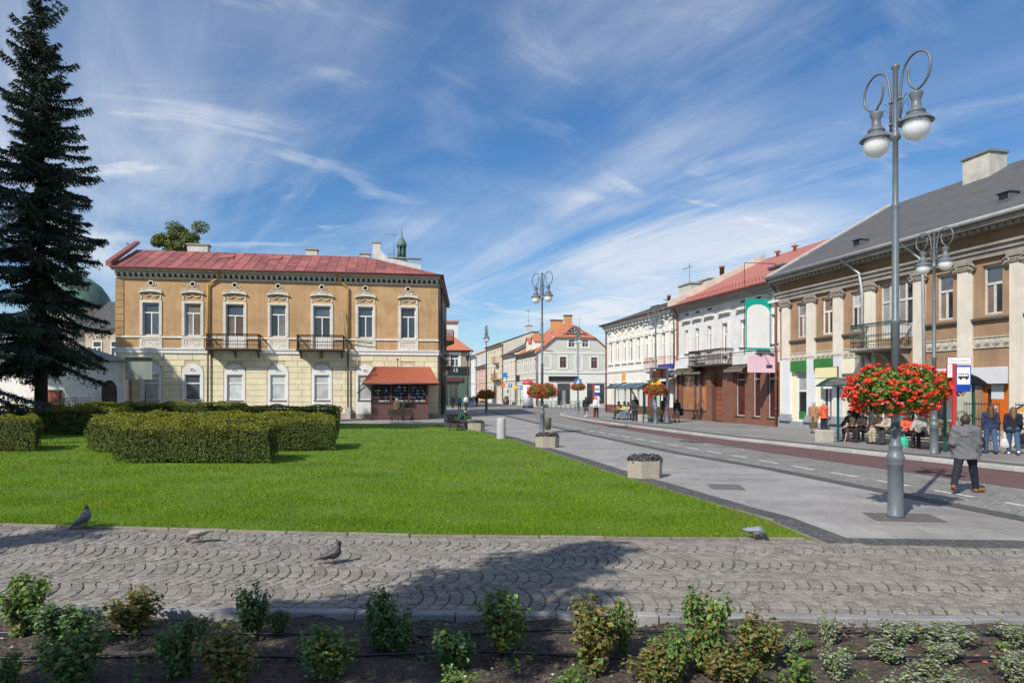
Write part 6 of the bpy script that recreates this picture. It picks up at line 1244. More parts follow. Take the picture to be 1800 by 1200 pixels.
def cube_planter(px, py, lab, w=.52, h=.52):
    x, y = at(px, py, PZ); t = thing('concrete_bin', lab, 'planter', (x, y + w / 2, PZ), FR.a + R(90), 'square concrete tubs'); k = MB(); k.cbox(-w / 2, w / 2, -w / 2, w / 2, 0, h, .04); k.build('tub', mat('sandy concrete', (.46, .42, .36), .95, .1, 5, .4, 40), t); MB().cbox(-w / 2 + .07, w / 2 - .07, -w / 2 + .07, w / 2 - .07, h, h + .03, .01).build('liner', mat('liner dark', (.05, .05, .045), .9), t)
cube_planter(1131, 741, 'square concrete tub beside the far bus shelter'); cube_planter(1454, 777, 'square concrete tub at the left end of the near bus shelter')
x, y = at(881, 772); bl = thing('litter_bin', 'round pale grey concrete bin standing at the lawn edge', 'bin', (x, y, 0)); k = MB(); k.lathe([(.215, 0), (.22, .05), (.205, .95), (.20, 1.0), (.15, 1.02), (.14, .95)], 20); k.build('body', mat('bin concrete', (.46, .46, .47), .9, .1, 4, .2, 30, streak=.12), bl); k = MB(); k.lathe([(.13, .9), (.13, 1.015), (.02, 1.03)], 14, (-.05, 0, 0)); k.build('rim', mat('bin rim', (.3, .3, .3), .6), bl)
x, y = atd(957.5, 36.0); bn2 = thing('lamp_post_bin', 'small dark bin hanging on the middle lamp', 'bin', (x + .17, y, 0)); k = MB(); k.lathe([(.15, .25), (.19, .85), (.17, .88)], 12); k.build('body', mat('bin bronze', (.10, .09, .07), .5), bn2); k = MB(); k.tube([(-.2, .2, .8), (0, 0, .8)], .02, 5); k.build('bracket', M_iron, bn2)
# park bench in front of the kiosk
def make_bench(name, lab, loc, rz, L=1.9):
    t = thing(name, lab, 'bench', loc, rz, 'park benches'); Mw = mat('dark bench wood', (.055, .033, .022), .6, .2, 4, obrand=.1)
    for q in range(5): MB().cbox(-L / 2, L / 2, -.22 + .1 * q, -.14 + .1 * q, .42, .455, .006).build('seat_slat', Mw, t)
    for q in range(4): k = MB(); z = .52 + .11 * q; y_ = .26 + .035 * q; k.box(-L / 2, L / 2, y_, y_ + .03, z, z + .085); k.build('back_slat', Mw, t)
    for s in (-1, 1):
        k = MB(); x_ = s * (L / 2 - .18); k.tube([(x_, -.28, 0), (x_, -.2, .2), (x_, -.24, .42), (x_, .24, .42), (x_, .33, .75), (x_, .40, .95)], .025, 6); k.tube([(x_, .34, 0), (x_, .24, .2), (x_, .22, .42)], .025, 6)
        k.tube([(x_, .3, .66), (x_, 0, .66), (x_, -.25, .64), (x_, -.32, .56), (x_, -.27, .5), (x_, -.22, .56)], .02, 6); k.build('side_frame', M_iron, t)
    return t
make_bench('park_bench', 'dark slatted iron park bench standing before the kiosk', (*at(707, 742), 0.0), R(25))
make_bench('park_bench', 'dark bench under the man in the green sweater', (*at(806, 757), 0.0), R(75))
# kiosk
FK = Fac(*atd(652, 54.3), FO.a); ko = thing('newspaper_kiosk', 'brown newspaper kiosk with an orange-red corrugated roof', 'kiosk', (*FK.o, 0), FK.a)
WKs = FK.s(753); M_kb = mat('brown kiosk cladding', (.150, .078, .070), .6, .1, 3); M_kf = mat('kiosk frame', (.085, .03, .028), .6, .15, 3); M_kr = mat('orange red tin', (.35, .10, .052), .5, .08, 2, .1, 20)
z0k, z1k = 1.38, 2.86; k = MB(); k.box(0, WKs, .05, 2.6, 0, z0k); k.box(0, WKs, 1.2, 2.6, z0k, z1k); k.box(0, .12, .05, 1.2, z0k, z1k); k.box(WKs - .12, WKs, .05, 1.2, z0k, z1k); k.box(0, WKs, .05, 2.6, z1k, z1k + .16); k.build('body', M_kf, ko)
k = MB(); n = 44
for q in range(n): x = WKs * (q + .5) / n; k.prism([(x - WKs / n * .5, .05), (x + WKs / n * .5, .05), (x + WKs / n * .5, z0k - .03), (x - WKs / n * .5, z0k - .03)], .02, .049); k.box(x - .03, x + .03, -.012, .0195, .06, z0k - .04)
k.build('corrugated_front', M_kb, ko)
k = MB(); k.box(-.03, WKs + .03, -.1, .05, z0k - .03, z0k + .03); k.box(WKs * .42, WKs * .72, -.35, -.1, z0k - .03, z0k + .02); k.build('counter', M_kf, ko)
for q in range(3):
    xa, xb = .12 + (WKs - .24) * q / 3, .12 + (WKs - .24) * (q + 1) / 3; k = MB(); k.box(xa, xa + .09, .02, .10, z0k + .03, z1k); k.box(xb - .09, xb, .02, .10, z0k + .03, z1k); k.box(xa + .09, xb - .09, .021, .099, z1k - .09, z1k); wn = k.build('window', M_kf, ko)
    gp = mat('kiosk display glass', (.5, .5, .5), .05)
goods = []; rq = random.Random(12); palette = [(.7, .72, .74), (.12, .3, .6), (.65, .08, .06), (.75, .6, .1), (.15, .4, .2), (.55, .5, .4), (.8, .8, .78), (.05, .06, .09), (.3, .45, .55), (.1, .09, .08)]
pm = [paint('goods %d' % i, tuple(.6 * v for v in c), .5) for i, c in enumerate(palette)]; k = MB()
for q in range(3):
    xa, xb = .14 + (WKs - .24) * q / 3 + .1, .12 + (WKs - .24) * (q + 1) / 3 - .12
    for rowi, z in enumerate((z0k + .05, z0k + .32, z0k + .60, z0k + .86, z0k + 1.12)):
        x = xa
        while x < xb - .08:
            wd_ = rq.uniform(.07, .2); hh = rq.uniform(.14, .22); c = rq.choices(range(10), [5, 2, 2, 2, 1, 2, 5, 1, 2, 1])[0] if rowi < 2 else rq.choices(range(10), [1, 1, .5, .5, .5, 1, 1, 8, 3, 8])[0]
            k.box(x, min(xb, x + wd_ - .015), .35 + .03 * rowi, .42 + .03 * rowi, z, z + hh, c); x += wd_
stuff(k.build('goods', pm, ko))
k = MB(); k.box(.12, WKs - .12, .9, .95, z0k, z1k); k.build('back_panel', M_dark, ko)
E0, EX0, EX1 = 2.88, FK.s(637), FK.s(772); RY_, RZ_ = 1.4, 4.28; RX0, RX1 = FK.s(657), FK.s(757)
k = MB(); n = 40; EYk = -.55
def kr(x0, x1, n, f):
    for q in range(n):
        for (a, b, h0, h1) in ((q / n, (q + .5) / n, 0, .035), ((q + .5) / n, (q + 1) / n, .035, 0)): k.quad(f(a, 0, h0), f(b, 0, h1), f(b, 1, h1), f(a, 1, h0))
kr(0, 1, 64, lambda a, t, h: ((EX0 + (EX1 - EX0) * a) * (1 - t) + (RX0 + (RX1 - RX0) * a) * t, EYk + (RY_ - EYk) * t, E0 + (RZ_ - E0) * t + h))
kr(0, 1, 24, lambda a, t, h: (EX1 + (RX1 - EX1) * t, (EYk + (3.35 - EYk) * a) * (1 - t) + RY_ * t, E0 + (RZ_ - E0) * t + h)); kr(0, 1, 24, lambda a, t, h: (EX0 + (RX0 - EX0) * t, (3.35 + (EYk - 3.35) * a) * (1 - t) + RY_ * t, E0 + (RZ_ - E0) * t + h)); kr(0, 1, 64, lambda a, t, h: ((EX1 + (EX0 - EX1) * a) * (1 - t) + (RX1 + (RX0 - RX1) * a) * t, 3.35 + (RY_ - 3.35) * t, E0 + (RZ_ - E0) * t + h))
k.build('roof', M_kr, ko); k = MB(); k.box(EX0 + .08, EX1 - .08, EYk + .08, 3.3, E0 - .10, E0 - .02); k.build('soffit', M_kf, ko)
k = MB(); k.tube([(EX0, EYk - .05, E0 - .02), (EX1, EYk - .05, E0 - .02)], .07, 8); k.tube([(EX0 + .25, EYk - .05, E0 - .05), (EX0 + .2, EYk - .05, E0 - .3), (EX0 - .35, EYk - .05, E0 - .75)], .05, 6); k.build('gutter', mat('kiosk gutter', (.07, .03, .028), .5), ko)
k = MB(); k.tube([(FK.s(699), RY_, RZ_), (FK.s(699), RY_, RZ_ + .55)], .03, 5); k.lathe([(.1, RZ_ + .55), (.1, RZ_ + .62), (.0, RZ_ + .7)], 6, (FK.s(699), RY_, 0)); k.build('flue', M_iron, ko)
# bus shelters
M_sgr = mat('green shelter steel', (.012, .085, .060), .45, .1, 4); M_sroof = mat('smoked roof sheet', (.085, .11, .13), .15, .1, 2, spec=.7)
def glass_pane_mat():
    m = bpy.data.materials.new('clear shelter glass'); m.use_nodes = True; b = m.node_tree.nodes['Principled BSDF']; b.inputs['Base Color'].default_value = (.82, .86, .85, 1); b.inputs['Roughness'].default_value = .03; b.inputs['Transmission Weight'].default_value = 1; b.inputs['IOR'].default_value = 1.03
    return m
M_pane = glass_pane_mat()
def shelter(lab, px, py, rz, L, D=1.3, H=2.35):
    x, y = at(px, py, PZ); t = thing('bus_shelter', lab, 'bus shelter', (x, y, PZ), rz, 'green bus shelters')   # local x along the kerb, y away from it
    for (a, b) in ((0, 0), (L, 0), (0, D), (L, D), (L * .5, D)): k = MB(); k.box(a - .035, a + .035, b - .035, b + .035, 0, H); k.build('post', M_sgr, t)
    k = MB(); 
    for (a, b, c, d) in ((0, D, L, D), (0, 0, 0, D), (L, 0, L, D)):
        for z in (.28, H - .06): k.tube([(a, b, z), (c, d, z)], .028, 5)
    k.tube([(0, 0, H - .06), (L, 0, H - .06)], .03, 5); k.build('rail', M_sgr, t)
    for (a, b) in ((.04, L * .5 - .04), (L * .5 + .04, L - .04)): MB().box(a, b, D - .006, D + .006, .34, H - .12).build('pane', M_pane, t)
    for a in (0, L): MB().box(a - .006, a + .006, .05, D - .05, .34, H - .12).build('pane', M_pane, t)
    k = MB(); n = 12; W = .55
    for q in range(n):
        a0, a1 = q / n, (q + 1) / n; f = lambda a: (-W + (D + 2 * W * .6 + .1) * a, H - .06 + .46 * math.sin(PI * (.06 + .88 * a)))
        y0, z0 = f(a0); y1, z1 = f(a1); k.add([(-.6, y0, z0), (L + .35, y0, z0), (L + .35, y1, z1), (-.6, y1, z1), (-.6, y0, z0 - .02), (L + .35, y0, z0 - .02), (L + .35, y1, z1 - .02), (-.6, y1, z1 - .02)], [(0, 1, 2, 3), (7, 6, 5, 4), (0, 3, 7, 4), (1, 5, 6, 2)], 0, True)
    k.build('roof', M_sroof, t)
    k = MB()
    for q in range(5):
        xx = -.6 + (L + .95) * q / 4; k.tube([(xx, f(a)[0], f(a)[1] + .0) for a in np.linspace(0, 1, 9)], .03, 5)
    k.tube([(-.6, *f(0)), (L + .35, *f(0))], .03, 5); k.tube([(-.6, *f(1)), (L + .35, *f(1))], .03, 5); k.build('roof_rib', M_sgr, t)
    Mw = mat('shelter bench wood', (.16, .10, .06), .6, .2, 4)
    for q in range(3): MB().cbox(.2, L - .25, D - .55 + .13 * q, D - .44 + .13 * q, .43, .46, .005).build('bench_slat', Mw, t)
    k = MB()
    for a in (.4, L / 2, L - .4): k.tube([(a, D - .45, 0), (a, D - .45, .43)], .025, 5)
    k.build('bench_leg', M_sgr, t)
    return t
kang = FR.a + PI                                   # along the kerb, going away
sh1 = shelter('green glass bus shelter with people waiting before the brown house', 1655, 792, 0, 4.6); ax, ay = at(1661, 794, PZ); bx, by = at(1473, 776, PZ)
sh1.location = (bx, by, PZ); sh1.rotation_euler.z = math.atan2(ay - by, ax - bx); 
sh2 = shelter('green bus shelter with waiting people further along the kerb', 1081, 740, 0, 4.4); ax2, ay2 = at(1131, 742, PZ); bx2, by2 = at(1081, 737, PZ); sh2.location = (bx2, by2, PZ); sh2.rotation_euler.z = math.atan2(ay2 - by2, ax2 - bx2); l2 = math.hypot(ax2 - bx2, ay2 - by2)
for sh, l in ((sh1, math.hypot(ax - bx, ay - by)), (sh2, l2)): sh.scale = (l / (4.6 if sh is sh1 else 4.4), 1, 1)
for (xx, h0) in ((.55, 1.0), (3.2, 1.1)): 
    k = MB(); k.cbox(-.26, .26, -.012, .012, 0, .68, .01); o = k.build('poster', paint('white poster', (.72, .73, .74)), sh1 if xx < 1 else sh2); o.location = (xx, 1.28, .62 if xx < 1 else 1.0)
k = MB(); k.prism([(0, 1.55), (.0, 1.75), (.95, .95), (.95, .75)], 1.26, 1.28); o = k.build('yellow_stripe', paint('yellow stripe', (.72, .46, .06)), sh2); o.location = (.2, 0, .6); o2 = o.copy(); COL.objects.link(o2); o2.location = (2.9, 0, .6)
# bus stop flags
M_redp = paint('red post', (.50, .03, .035), .45, .1); M_bblue = paint('bus sign blue', (.006, .055, .34), .4); M_sw = paint('sign white', (.8, .8, .8)); M_blk = paint('sign black', (.012, .012, .012))
def bus_stop(lab, px, py, rz, H, sc=1.0, name_text=True):
    x, y = at(px, py, PZ); t = thing('bus_stop_sign', lab, 'bus stop sign', (x, y, PZ), rz, 'bus stop signs'); t.scale = (.78, .78, 1)
    MB().cbox(-.06, .06, -.045, .045, 0, H, .01).build('post', M_redp, t)
    f = MB().cbox(.07, .67, -.02, .02, H - .92, H - .06, .01).build('flag', M_bblue, t); MB().box(.11, .63, -.0245, -.0205, H - .68, H - .12).build('white_field', M_sw, f)
    k = MB(); zc_ = H - .40
    k.box(.15, .58, -.028, -.025, zc_ - .08, zc_ - .02); k.box(.15, .58, -.028, -.025, zc_ + .055, zc_ + .075); k.box(.555, .585, -.028, -.025, zc_ - .08, zc_ + .04)
    for q in (.15, .22, .29, .36, .455, .52): k.box(q, q + .012, -.028, -.025, zc_ - .02, zc_ + .055)
    for q in (.25, .49): k.prism([(q + .045 * math.cos(a), zc_ - .09 + .045 * math.sin(a)) for a in np.linspace(0, 2 * PI, 13)[:-1]], -.0295, -.0285)
    k.build('bus_pictogram', M_blk, f)
    if name_text:
        nbd = MB().box(-.26, .68, -.02, .02, H + .0, H + .19).build('name_board', M_sw, t); MB().box(-.28, .70, -.018, .018, H - .012, H + .202).build('name_board_edge', M_redp, nbd)
        o = obj('lettering', text_mesh('lettering', 'Nawojowa   Szpitalna 01', .075, paint('sign grey ink', (.25, .26, .3))), nbd); o.rotation_euler = (R(90), 0, 0); o.location = (.22, -.022, H + .095)
        r_ = MB().box(-.27, -.08, -.02, .02, H - .45, H - .02).build('route_board', M_sw, t); MB().box(-.30, -.27, -.021, .021, H - .45, H - .02).build('route_edge', M_redp, r_)
        o = obj('route_numbers', text_mesh('route_numbers', '7\n9', .13, paint('sign grey ink', (.25, .26, .3))), r_); o.rotation_euler = (R(90), 0, 0); o.location = (-.175, -.022, H - .22)
    else: MB().box(-.02 - .13, -.065, -.02, .02, H - .40, H - .05).build('route_board', M_redp, t); k = MB(); k.lathe([(.0, -.02), (.3, -.02), (.3, .02), (0, .02)], 12); o = k.build('timetable', M_sw, t); o.rotation_euler.x = R(90); o.location = (.42, .08, H - 1.25); MB().box(.07, .35, -.02, .02, H - 1.6, H - .98).build('orange_board', paint('orange board', (.7, .22, .03)), t)
    return t
bus_stop('red-posted bus stop sign with blue bus flag behind the man in grey', 1677, 803, R(-4), 3.05); bus_stop('far red-posted bus stop sign beside the woman in white', 1043.5, 734, R(0), 2.75, name_text=False)
# warning triangle and crossing sign on lamps
x, y, z = LP[3]; t = thing('warning_sign', 'yellow triangular pedestrian warning sign fixed to a lamp', 'traffic sign', (x, y - .12, z)); zc_ = CAMH + (HY - 670) * 45.5 / FPX - z
tri = lambda s, o=0: [(-s, zc_ - s * .55), (s, zc_ - s * .55), (0, zc_ + s * 1.15)]
MB().prism(tri(.40), -.012, .012).build('plate', paint('warning yellow', (.86, .50, .02), .4), t)
k = MB(); k.lathe([(0, -.004), (.035, -.004), (.035, .004), (0, .004)], 8, (0, 0, 0)); k = MB(); k.prism([(.035 * math.cos(a), zc_ + .20 + .035 * math.sin(a)) for a in np.linspace(0, 2 * PI, 9)[:-1]], -.016, -.013)
for (a, b) in (((-.02, .16), (-.01, 0)), ((-.01, 0), (-.09, -.18)), ((-.01, 0), (.07, -.17)), ((-.02, .14), (-.10, .04)), ((-.02, .14), (.07, .06))): k.tube([(a[0], -.014, zc_ + a[1]), (b[0], -.014, zc_ + b[1])], .022, 5)
k.build('walker_pictogram', M_blk, t)
x, y, z = LP[4]; t = thing('crossing_sign', 'blue square pedestrian crossing sign fixed to a lamp', 'traffic sign', (x, y - .12, z)); zc_ = CAMH + (HY - 672) * 67 / FPX - z
MB().cbox(-.34, .34, -.015, .015, zc_ - .34, zc_ + .34, .01).build('plate', paint('sign blue', (.02, .19, .50)), t); MB().prism([(-.24, zc_ - .2), (.24, zc_ - .2), (0, zc_ + .26)], -.02, -.016).build('white_triangle', M_sw, t); k = MB(); k.tube([(0, -.02, zc_ + .08), (0, -.02, zc_ - .04), (.06, -.02, zc_ - .15)], .025, 5); k.tube([(0, -.02, zc_ - .04), (-.06, -.02, zc_ - .15)], .025, 5); k.build('walker_pictogram', M_blk, t)
# electronic departure board on its own pole
x, y = at(1173, 744, PZ); t = thing('departure_board', 'grey electronic departure board on a thick dark pole by the kerb', 'information board', (x, y, PZ), FR.a + PI / 2 + R(8)); s46 = y / FPX; zt = CAMH + (HY - 646) * s46 - PZ; zbm = CAMH + (HY - 666) * s46 - PZ
k = MB(); k.lathe([(.30, 0), (.30, .10), (.22, .2), (.2, .42), (.13, .55), (.10, .8), (.09, .85), (.085, zt)], 14); k.build('pole', mat('pole blue grey', (.07, .075, .10), .5, .1), t)
MB().cbox(-1.32, -.1, -.10, .10, zbm, zt, .03).build('case', mat('case grey', (.13, .13, .155), .5, .1), t); MB().box(-1.24, -.18, -.108, -.102, zbm + .08, zt - .1).build('screen', mat('screen black', (.012, .013, .013), .25), t)
rq = random.Random(4); k = MB()
for rowi in range(4):
    for (a, b) in ((-1.2, -1.1), (-1.04, -.6), (-.4, -.24)):
        xx = a
        while xx < b: w_ = rq.uniform(.03, .07); k.box(xx, xx + w_, -.112, -.109, zbm + .12 + rowi * .125, zbm + .17 + rowi * .125); xx += w_ + .02
stuff(k.build('led_rows', mat('led amber', (.42, .10, .035), .6), t)); MB().box(-1.2, -.95, -.112, -.109, zt - .2, zt - .14).build('led_title', M_sw, t)
# advertising column
x, y = atd(928, 93); t = thing('advertising_column', 'white round advertising column with a pinkish red dome cap', 'advertising column', (x, y, 0)); k = MB(); k.lathe([(.72, 0), (.72, .35)], 20); k.build('foot', paint('column foot blue', (.02, .03, .07)), t); k = MB(); k.lathe([(.69, .35), (.69, 3.25)], 20); k.build('drum', paint('column white', (.72, .72, .74)), t); k = MB(); k.lathe([(.78, 3.25), (.80, 3.3), (.80, 3.4), (.70, 3.6), (.45, 3.82), (.1, 3.95), (.05, 4.1)], 20); k.build('dome', paint('column red', (.50, .06, .07)), t)
ORD = ['first', 'second', 'third', 'fourth', 'fifth', 'sixth', 'seventh', 'eighth', 'ninth']
# cafe railings and tubs before the corner house
for i in range(9):
    x, y = atd(948 + i * 8.4, 92 - i * .4); t = thing('pavement_barrier', ORD[i] + ' low grey barrier from the left before the pale green corner house', 'barrier', (x, y, 0), 0, 'barriers before the corner house'); k = MB(); k.tube([(-.28, 0, 0), (-.28, 0, .95), (.28, 0, .95), (.28, 0, 0)], .03, 5); k.tube([(-.28, 0, .5), (.28, 0, .5)], .02, 5); k.build('hoop', mat('barrier steel', (.16, .16, .17), .5), t)
for i, px in enumerate((960, 996, 1004, 1057, 1062)):
    x, y = atd(px, 96); t = thing('stone_tub', ORD[i] + ' low beige tub from the left before the pale green corner house', 'planter', (x, y, 0), .1 * i, 'tubs before the corner house'); k = MB(); k.cbox(-.45, .45, -.3, .3, 0, .5, .04); k.build('tub', mat('sandy concrete', (.46, .42, .36)), t)
# market umbrella edge at the right border
x, y = atd(1822, 24.5); t = thing('market_umbrella', 'yellow and blue parasol cut off by the right edge', 'umbrella', (x, y, PZ)); n = 8; k = MB()
for q in range(n): a0, a1 = 2 * PI * q / n, 2 * PI * (q + 1) / n; k.add([(0, 0, 1.92), (.78 * math.cos(a0), .78 * math.sin(a0), 1.42), (.78 * math.cos(a1), .78 * math.sin(a1), 1.42)], [(0, 1, 2), (2, 1, 0)], q % 2)
k.build('canopy', [paint('parasol yellow', (.75, .45, .03), .8), paint('parasol blue', (.03, .05, .30), .8)], t); k = MB(); k.tube([(0, 0, 0), (0, 0, 2.0)], .025, 6); k.lathe([(.25, 0), (.25, .08)], 10); k.build('pole', M_iron, t)
# parked cars
def make_car(lab, px, d, rz, mp, L=4.2, W=1.72, H=1.48):
    x, y = atd(px, d); t = thing('parked_car', lab, 'car', (x, y, .006), rz, 'cars in the side street')      # local -y is the rear that we see
    prof = [(-L / 2, .32), (-L / 2 - .02, .62), (-L / 2 + .06, .92), (-L / 2 + .42, 1.38), (-L / 2 + .75, H), (-.1, H + .02), (.55, H - .12), (1.1, .95), (L / 2 - .25, .82), (L / 2, .6), (L / 2, .32)]
    k = MB(); n = len(prof); vs = []
    for sx, ins in ((-1, 0), (1, 0)):
        for yy, z in prof: vs.append((sx * (W / 2 - max(0, z - .9) * .28), yy, z))
    k.add(vs, [tuple(range(n)), tuple(range(2 * n - 1, n - 1, -1))] + [(i, i + n, (i + 1) % n + n, (i + 1) % n) for i in range(n)]); k.build('body', mp, t)
    k = MB(); k.add([(-W / 2 + .22, -L / 2 + .06 - .0, .98), (W / 2 - .22, -L / 2 + .06, .98), (W / 2 - .30, -L / 2 + .40, 1.37), (-W / 2 + .30, -L / 2 + .40, 1.37)], [(0, 1, 2, 3)]); o = k.build('rear_window', G_dark, t); o.location = (0, -.012, .006)
    for s in (-1, 1):
        k = MB(); f_ = lambda yy, z: (s * (W / 2 - (z - .9) * .28 + .006), yy, z)
        k.add([f_(-L / 2 + .45, 1.0), f_(.85, 1.0), f_(.5, 1.32), f_(-L / 2 + .68, 1.38)], [(0, 1, 2, 3), (3, 2, 1, 0)]); k.build('side_window', G_dark, t)
        MB().cbox(s * (W / 2 - .16) - .11, s * (W / 2 - .16) + .11, -L / 2 - .035, -L / 2 + .1, .66, .88, .01).build('tail_light', paint('tail lamp red', (.45, .02, .02), .25), t)
        for yy in (-L / 2 + .8, L / 2 - .85):
            k = MB(); k.tube([(s * (W / 2 - .2), yy, .31), (s * (W / 2 + .01), yy, .31)], .31, 16); wh = k.build('wheel', mat('tyre', (.015, .015, .016), .8), t); k = MB(); k.tube([(s * (W / 2 - .05), yy, .31), (s * (W / 2 + .016), yy, .31)], .19, 12); k.build('rim', mat('rim alloy', (.4, .4, .41), .35, metal=.5), wh)
    MB().cbox(-.28, .28, -L / 2 - .03, -L / 2 + .02, .48, .60, .005).build('number_plate', M_sw, t); MB().cbox(-W / 2 + .03, W / 2 - .03, -L / 2 - .06, -L / 2 + .1, .30, .45, .02).build('bumper', M_dark, t)
make_car('dark blue car parked nearest in the side street', 895, 121, R(10), paint('car navy', (.012, .016, .03), .25, coat=.6)); make_car('silver car parked behind the dark one', 878, 136, R(10), paint('car silver', (.42, .43, .45), .3, coat=.6, metal=.4)); make_car('dark grey car half hidden behind the geraniums', 864, 150, R(12), paint('car grey', (.06, .06, .065), .3, coat=.5)); make_car('pale yellow car far down the left kerb', 841, 140, R(12), paint('car taxi', (.6, .45, .15), .3, coat=.5))
# ================================================================ hedges, trees, shrubs
M_box = mat('box hedge leaves', (.058, .088, .012), .55, .3, 1.4, island=.45, col2=(.115, .145, .022), trans=.15, spec=.3); M_boxt = mat('box hedge top leaves', (.20, .215, .018), .55, .25, 1.2, island=.4, col2=(.30, .28, .03), trans=.2, spec=.3); M_core = mat('hedge inside', (.012, .016, .006), .95); M_bark = mat('bark', (.085, .062, .046), .95, .3, 6, .8, 20)  # leaves on top coloured lighter and yellower than those on the sides
def hedge(name, lab, poly, h, dens, leaf, seed, group='clipped box hedges', gap=.10):
    "clipped hedge over a footprint polygon (counter-clockwise)"
    g = np.random.default_rng(seed); t = thing(name, lab, 'hedge', (0, 0, 0), 0, group); n = len(poly); P = []; D = []; U = []
    A2 = sum(poly[i][0] * poly[(i + 1) % n][1] - poly[(i + 1) % n][0] * poly[i][1] for i in range(n)) / 2
    wav = lambda x, y, z: 1.55 * (.045 * np.sin(x * 2.3 + z * 3) + .04 * np.sin(y * 2.9 + x * 1.1) + .03 * np.sin(x * 6.1 + y * 5.3 + z * 7))
    xs = [p[0] for p in poly]; ys = [p[1] for p in poly]; m = int((max(xs) - min(xs)) * (max(ys) - min(ys)) * dens * 1.1)
    Q = np.stack([g.uniform(min(xs), max(xs), m), g.uniform(min(ys), max(ys), m)], 1); Q = Q[in_poly(Q, poly)]; z = np.full(len(Q), h) + wav(Q[:, 0], Q[:, 1], 0) - np.abs(g.normal(0, .03, len(Q))) + (g.uniform(0, 1, len(Q)) < .03) * g.uniform(0, .14, len(Q))
    ed = np.full(len(Q), 9.0)
    for i in range(n):
        a = np.array(poly[i]); b = np.array(poly[(i + 1) % n]); l = np.linalg.norm(b - a); tt = (b - a) / l; ed = np.minimum(ed, np.abs((Q[:, 0] - a[0]) * tt[1] - (Q[:, 1] - a[1]) * tt[0]))
    z -= .16 * np.clip(1 - ed / .26, 0, 1) ** 2
    P.append(np.concatenate([Q, z[:, None]], 1)); D.append(np.tile([0, 0, 1.0], (len(Q), 1))); U.append(np.ones(len(Q)))
    for i in range(n):
        a = np.array(poly[i]); b = np.array(poly[(i + 1) % n]); l = np.linalg.norm(b - a); tt = (b - a) / l; nr = np.array([tt[1], -tt[0]]) * (1 if A2 > 0 else -1)
        m = int(l * h * dens * 1.25); s = g.uniform(0, 1, m) * l; z = gap + (h - gap) * g.uniform(0, 1, m); inn = -.05 * np.clip((gap + .25 - z) / .25, 0, 1) - .15 * np.clip((z - h + .20) / .20, 0, 1) ** 2
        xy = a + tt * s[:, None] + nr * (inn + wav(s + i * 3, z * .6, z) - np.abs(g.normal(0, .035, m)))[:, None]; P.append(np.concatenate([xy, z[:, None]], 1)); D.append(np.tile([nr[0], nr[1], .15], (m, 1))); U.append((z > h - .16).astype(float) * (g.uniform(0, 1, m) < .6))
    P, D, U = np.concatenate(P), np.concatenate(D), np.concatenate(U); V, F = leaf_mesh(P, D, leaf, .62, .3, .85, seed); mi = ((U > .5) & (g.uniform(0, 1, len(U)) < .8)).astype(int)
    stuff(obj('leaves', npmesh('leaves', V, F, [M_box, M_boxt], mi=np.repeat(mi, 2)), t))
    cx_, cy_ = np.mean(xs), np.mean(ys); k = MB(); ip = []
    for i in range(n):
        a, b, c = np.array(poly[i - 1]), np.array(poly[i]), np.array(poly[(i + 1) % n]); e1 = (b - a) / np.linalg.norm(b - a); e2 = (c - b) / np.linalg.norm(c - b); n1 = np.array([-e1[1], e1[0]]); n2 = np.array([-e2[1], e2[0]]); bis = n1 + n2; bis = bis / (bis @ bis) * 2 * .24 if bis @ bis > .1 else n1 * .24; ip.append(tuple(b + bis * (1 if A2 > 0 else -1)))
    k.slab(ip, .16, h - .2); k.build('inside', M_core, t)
    k = MB(); rq = random.Random(seed)
    for i in range(n):
        a, b = Vector(ip[i]), Vector(ip[(i + 1) % n]); m = int((b - a).length / .35)
        for q in range(m): p = a.lerp(b, (q + rq.random() * .8) / max(1, m)); k.tube([(p.x, p.y, .0), (p.x + rq.uniform(-.06, .06), p.y + rq.uniform(-.06, .06), .25)], [.025, .015], 5)
    stuff(k.build('stems', M_bark, t)); return t
hedge('box_hedge', 'clipped box hedge, front block of the ring in the middle of the lawn', [(-12.3, 21.1), (-7.4, 20.8), (-7.85, 22.8), (-12.1, 23.0)], 1.22, 950, .060, 1)
hedge('box_hedge', 'clipped box hedge, left arm of the ring on the lawn', [(-15.9, 25.6), (-12.55, 22.7), (-11.4, 23.6), (-14.3, 26.9)], 1.22, 800, .060, 2)
hedge('box_hedge', 'clipped box hedge, right arm of the ring on the lawn', [(-8.9, 25.2), (-6.6, 25.5), (-7.25, 28.0), (-9.4, 27.6)], 1.22, 900, .062, 3)
hedge('box_hedge', 'clipped box hedge, back block of the ring on the lawn', [(-18.0, 29.2), (-9.2, 30.0), (-8.8, 32.2), (-18.2, 31.6)], 1.26, 520, .075, 4)
hedge('box_hedge', 'clipped box hedge filling the middle of the ring on the lawn', [(-13.6, 25.6), (-9.3, 25.8), (-9.5, 28.8), (-14.2, 28.6)], 1.24, 480, .07, 9)
hedge('box_hedge', 'clipped box hedge cut off by the left edge on the lawn', [(-21, 25.2), (-17.5, 25.0), (-18.7, 27.0), (-21.6, 27.2)], 1.30, 700, .062, 5)
hedge('box_hedge', 'long dark hedge in the shade of the spruces', [(-30, 34.6), (-20.2, 34.8), (-20.4, 36.8), (-30, 36.6)], 1.42, 330, .085, 6)
hedge('box_hedge', 'dark hedge running up to the drainpipe of the ochre house', [(-18.5, 44.4), (-11.6, 45.2), (-11.8, 47.0), (-18.7, 46.4)], 1.26, 330, .095, 7)
hedge('box_hedge', 'dark hedge along the left half of the ochre house', [(-30.2, 47.2), (-19.2, 48.2), (-19.4, 49.8), (-30.2, 48.9)], 1.44, 300, .1, 8)
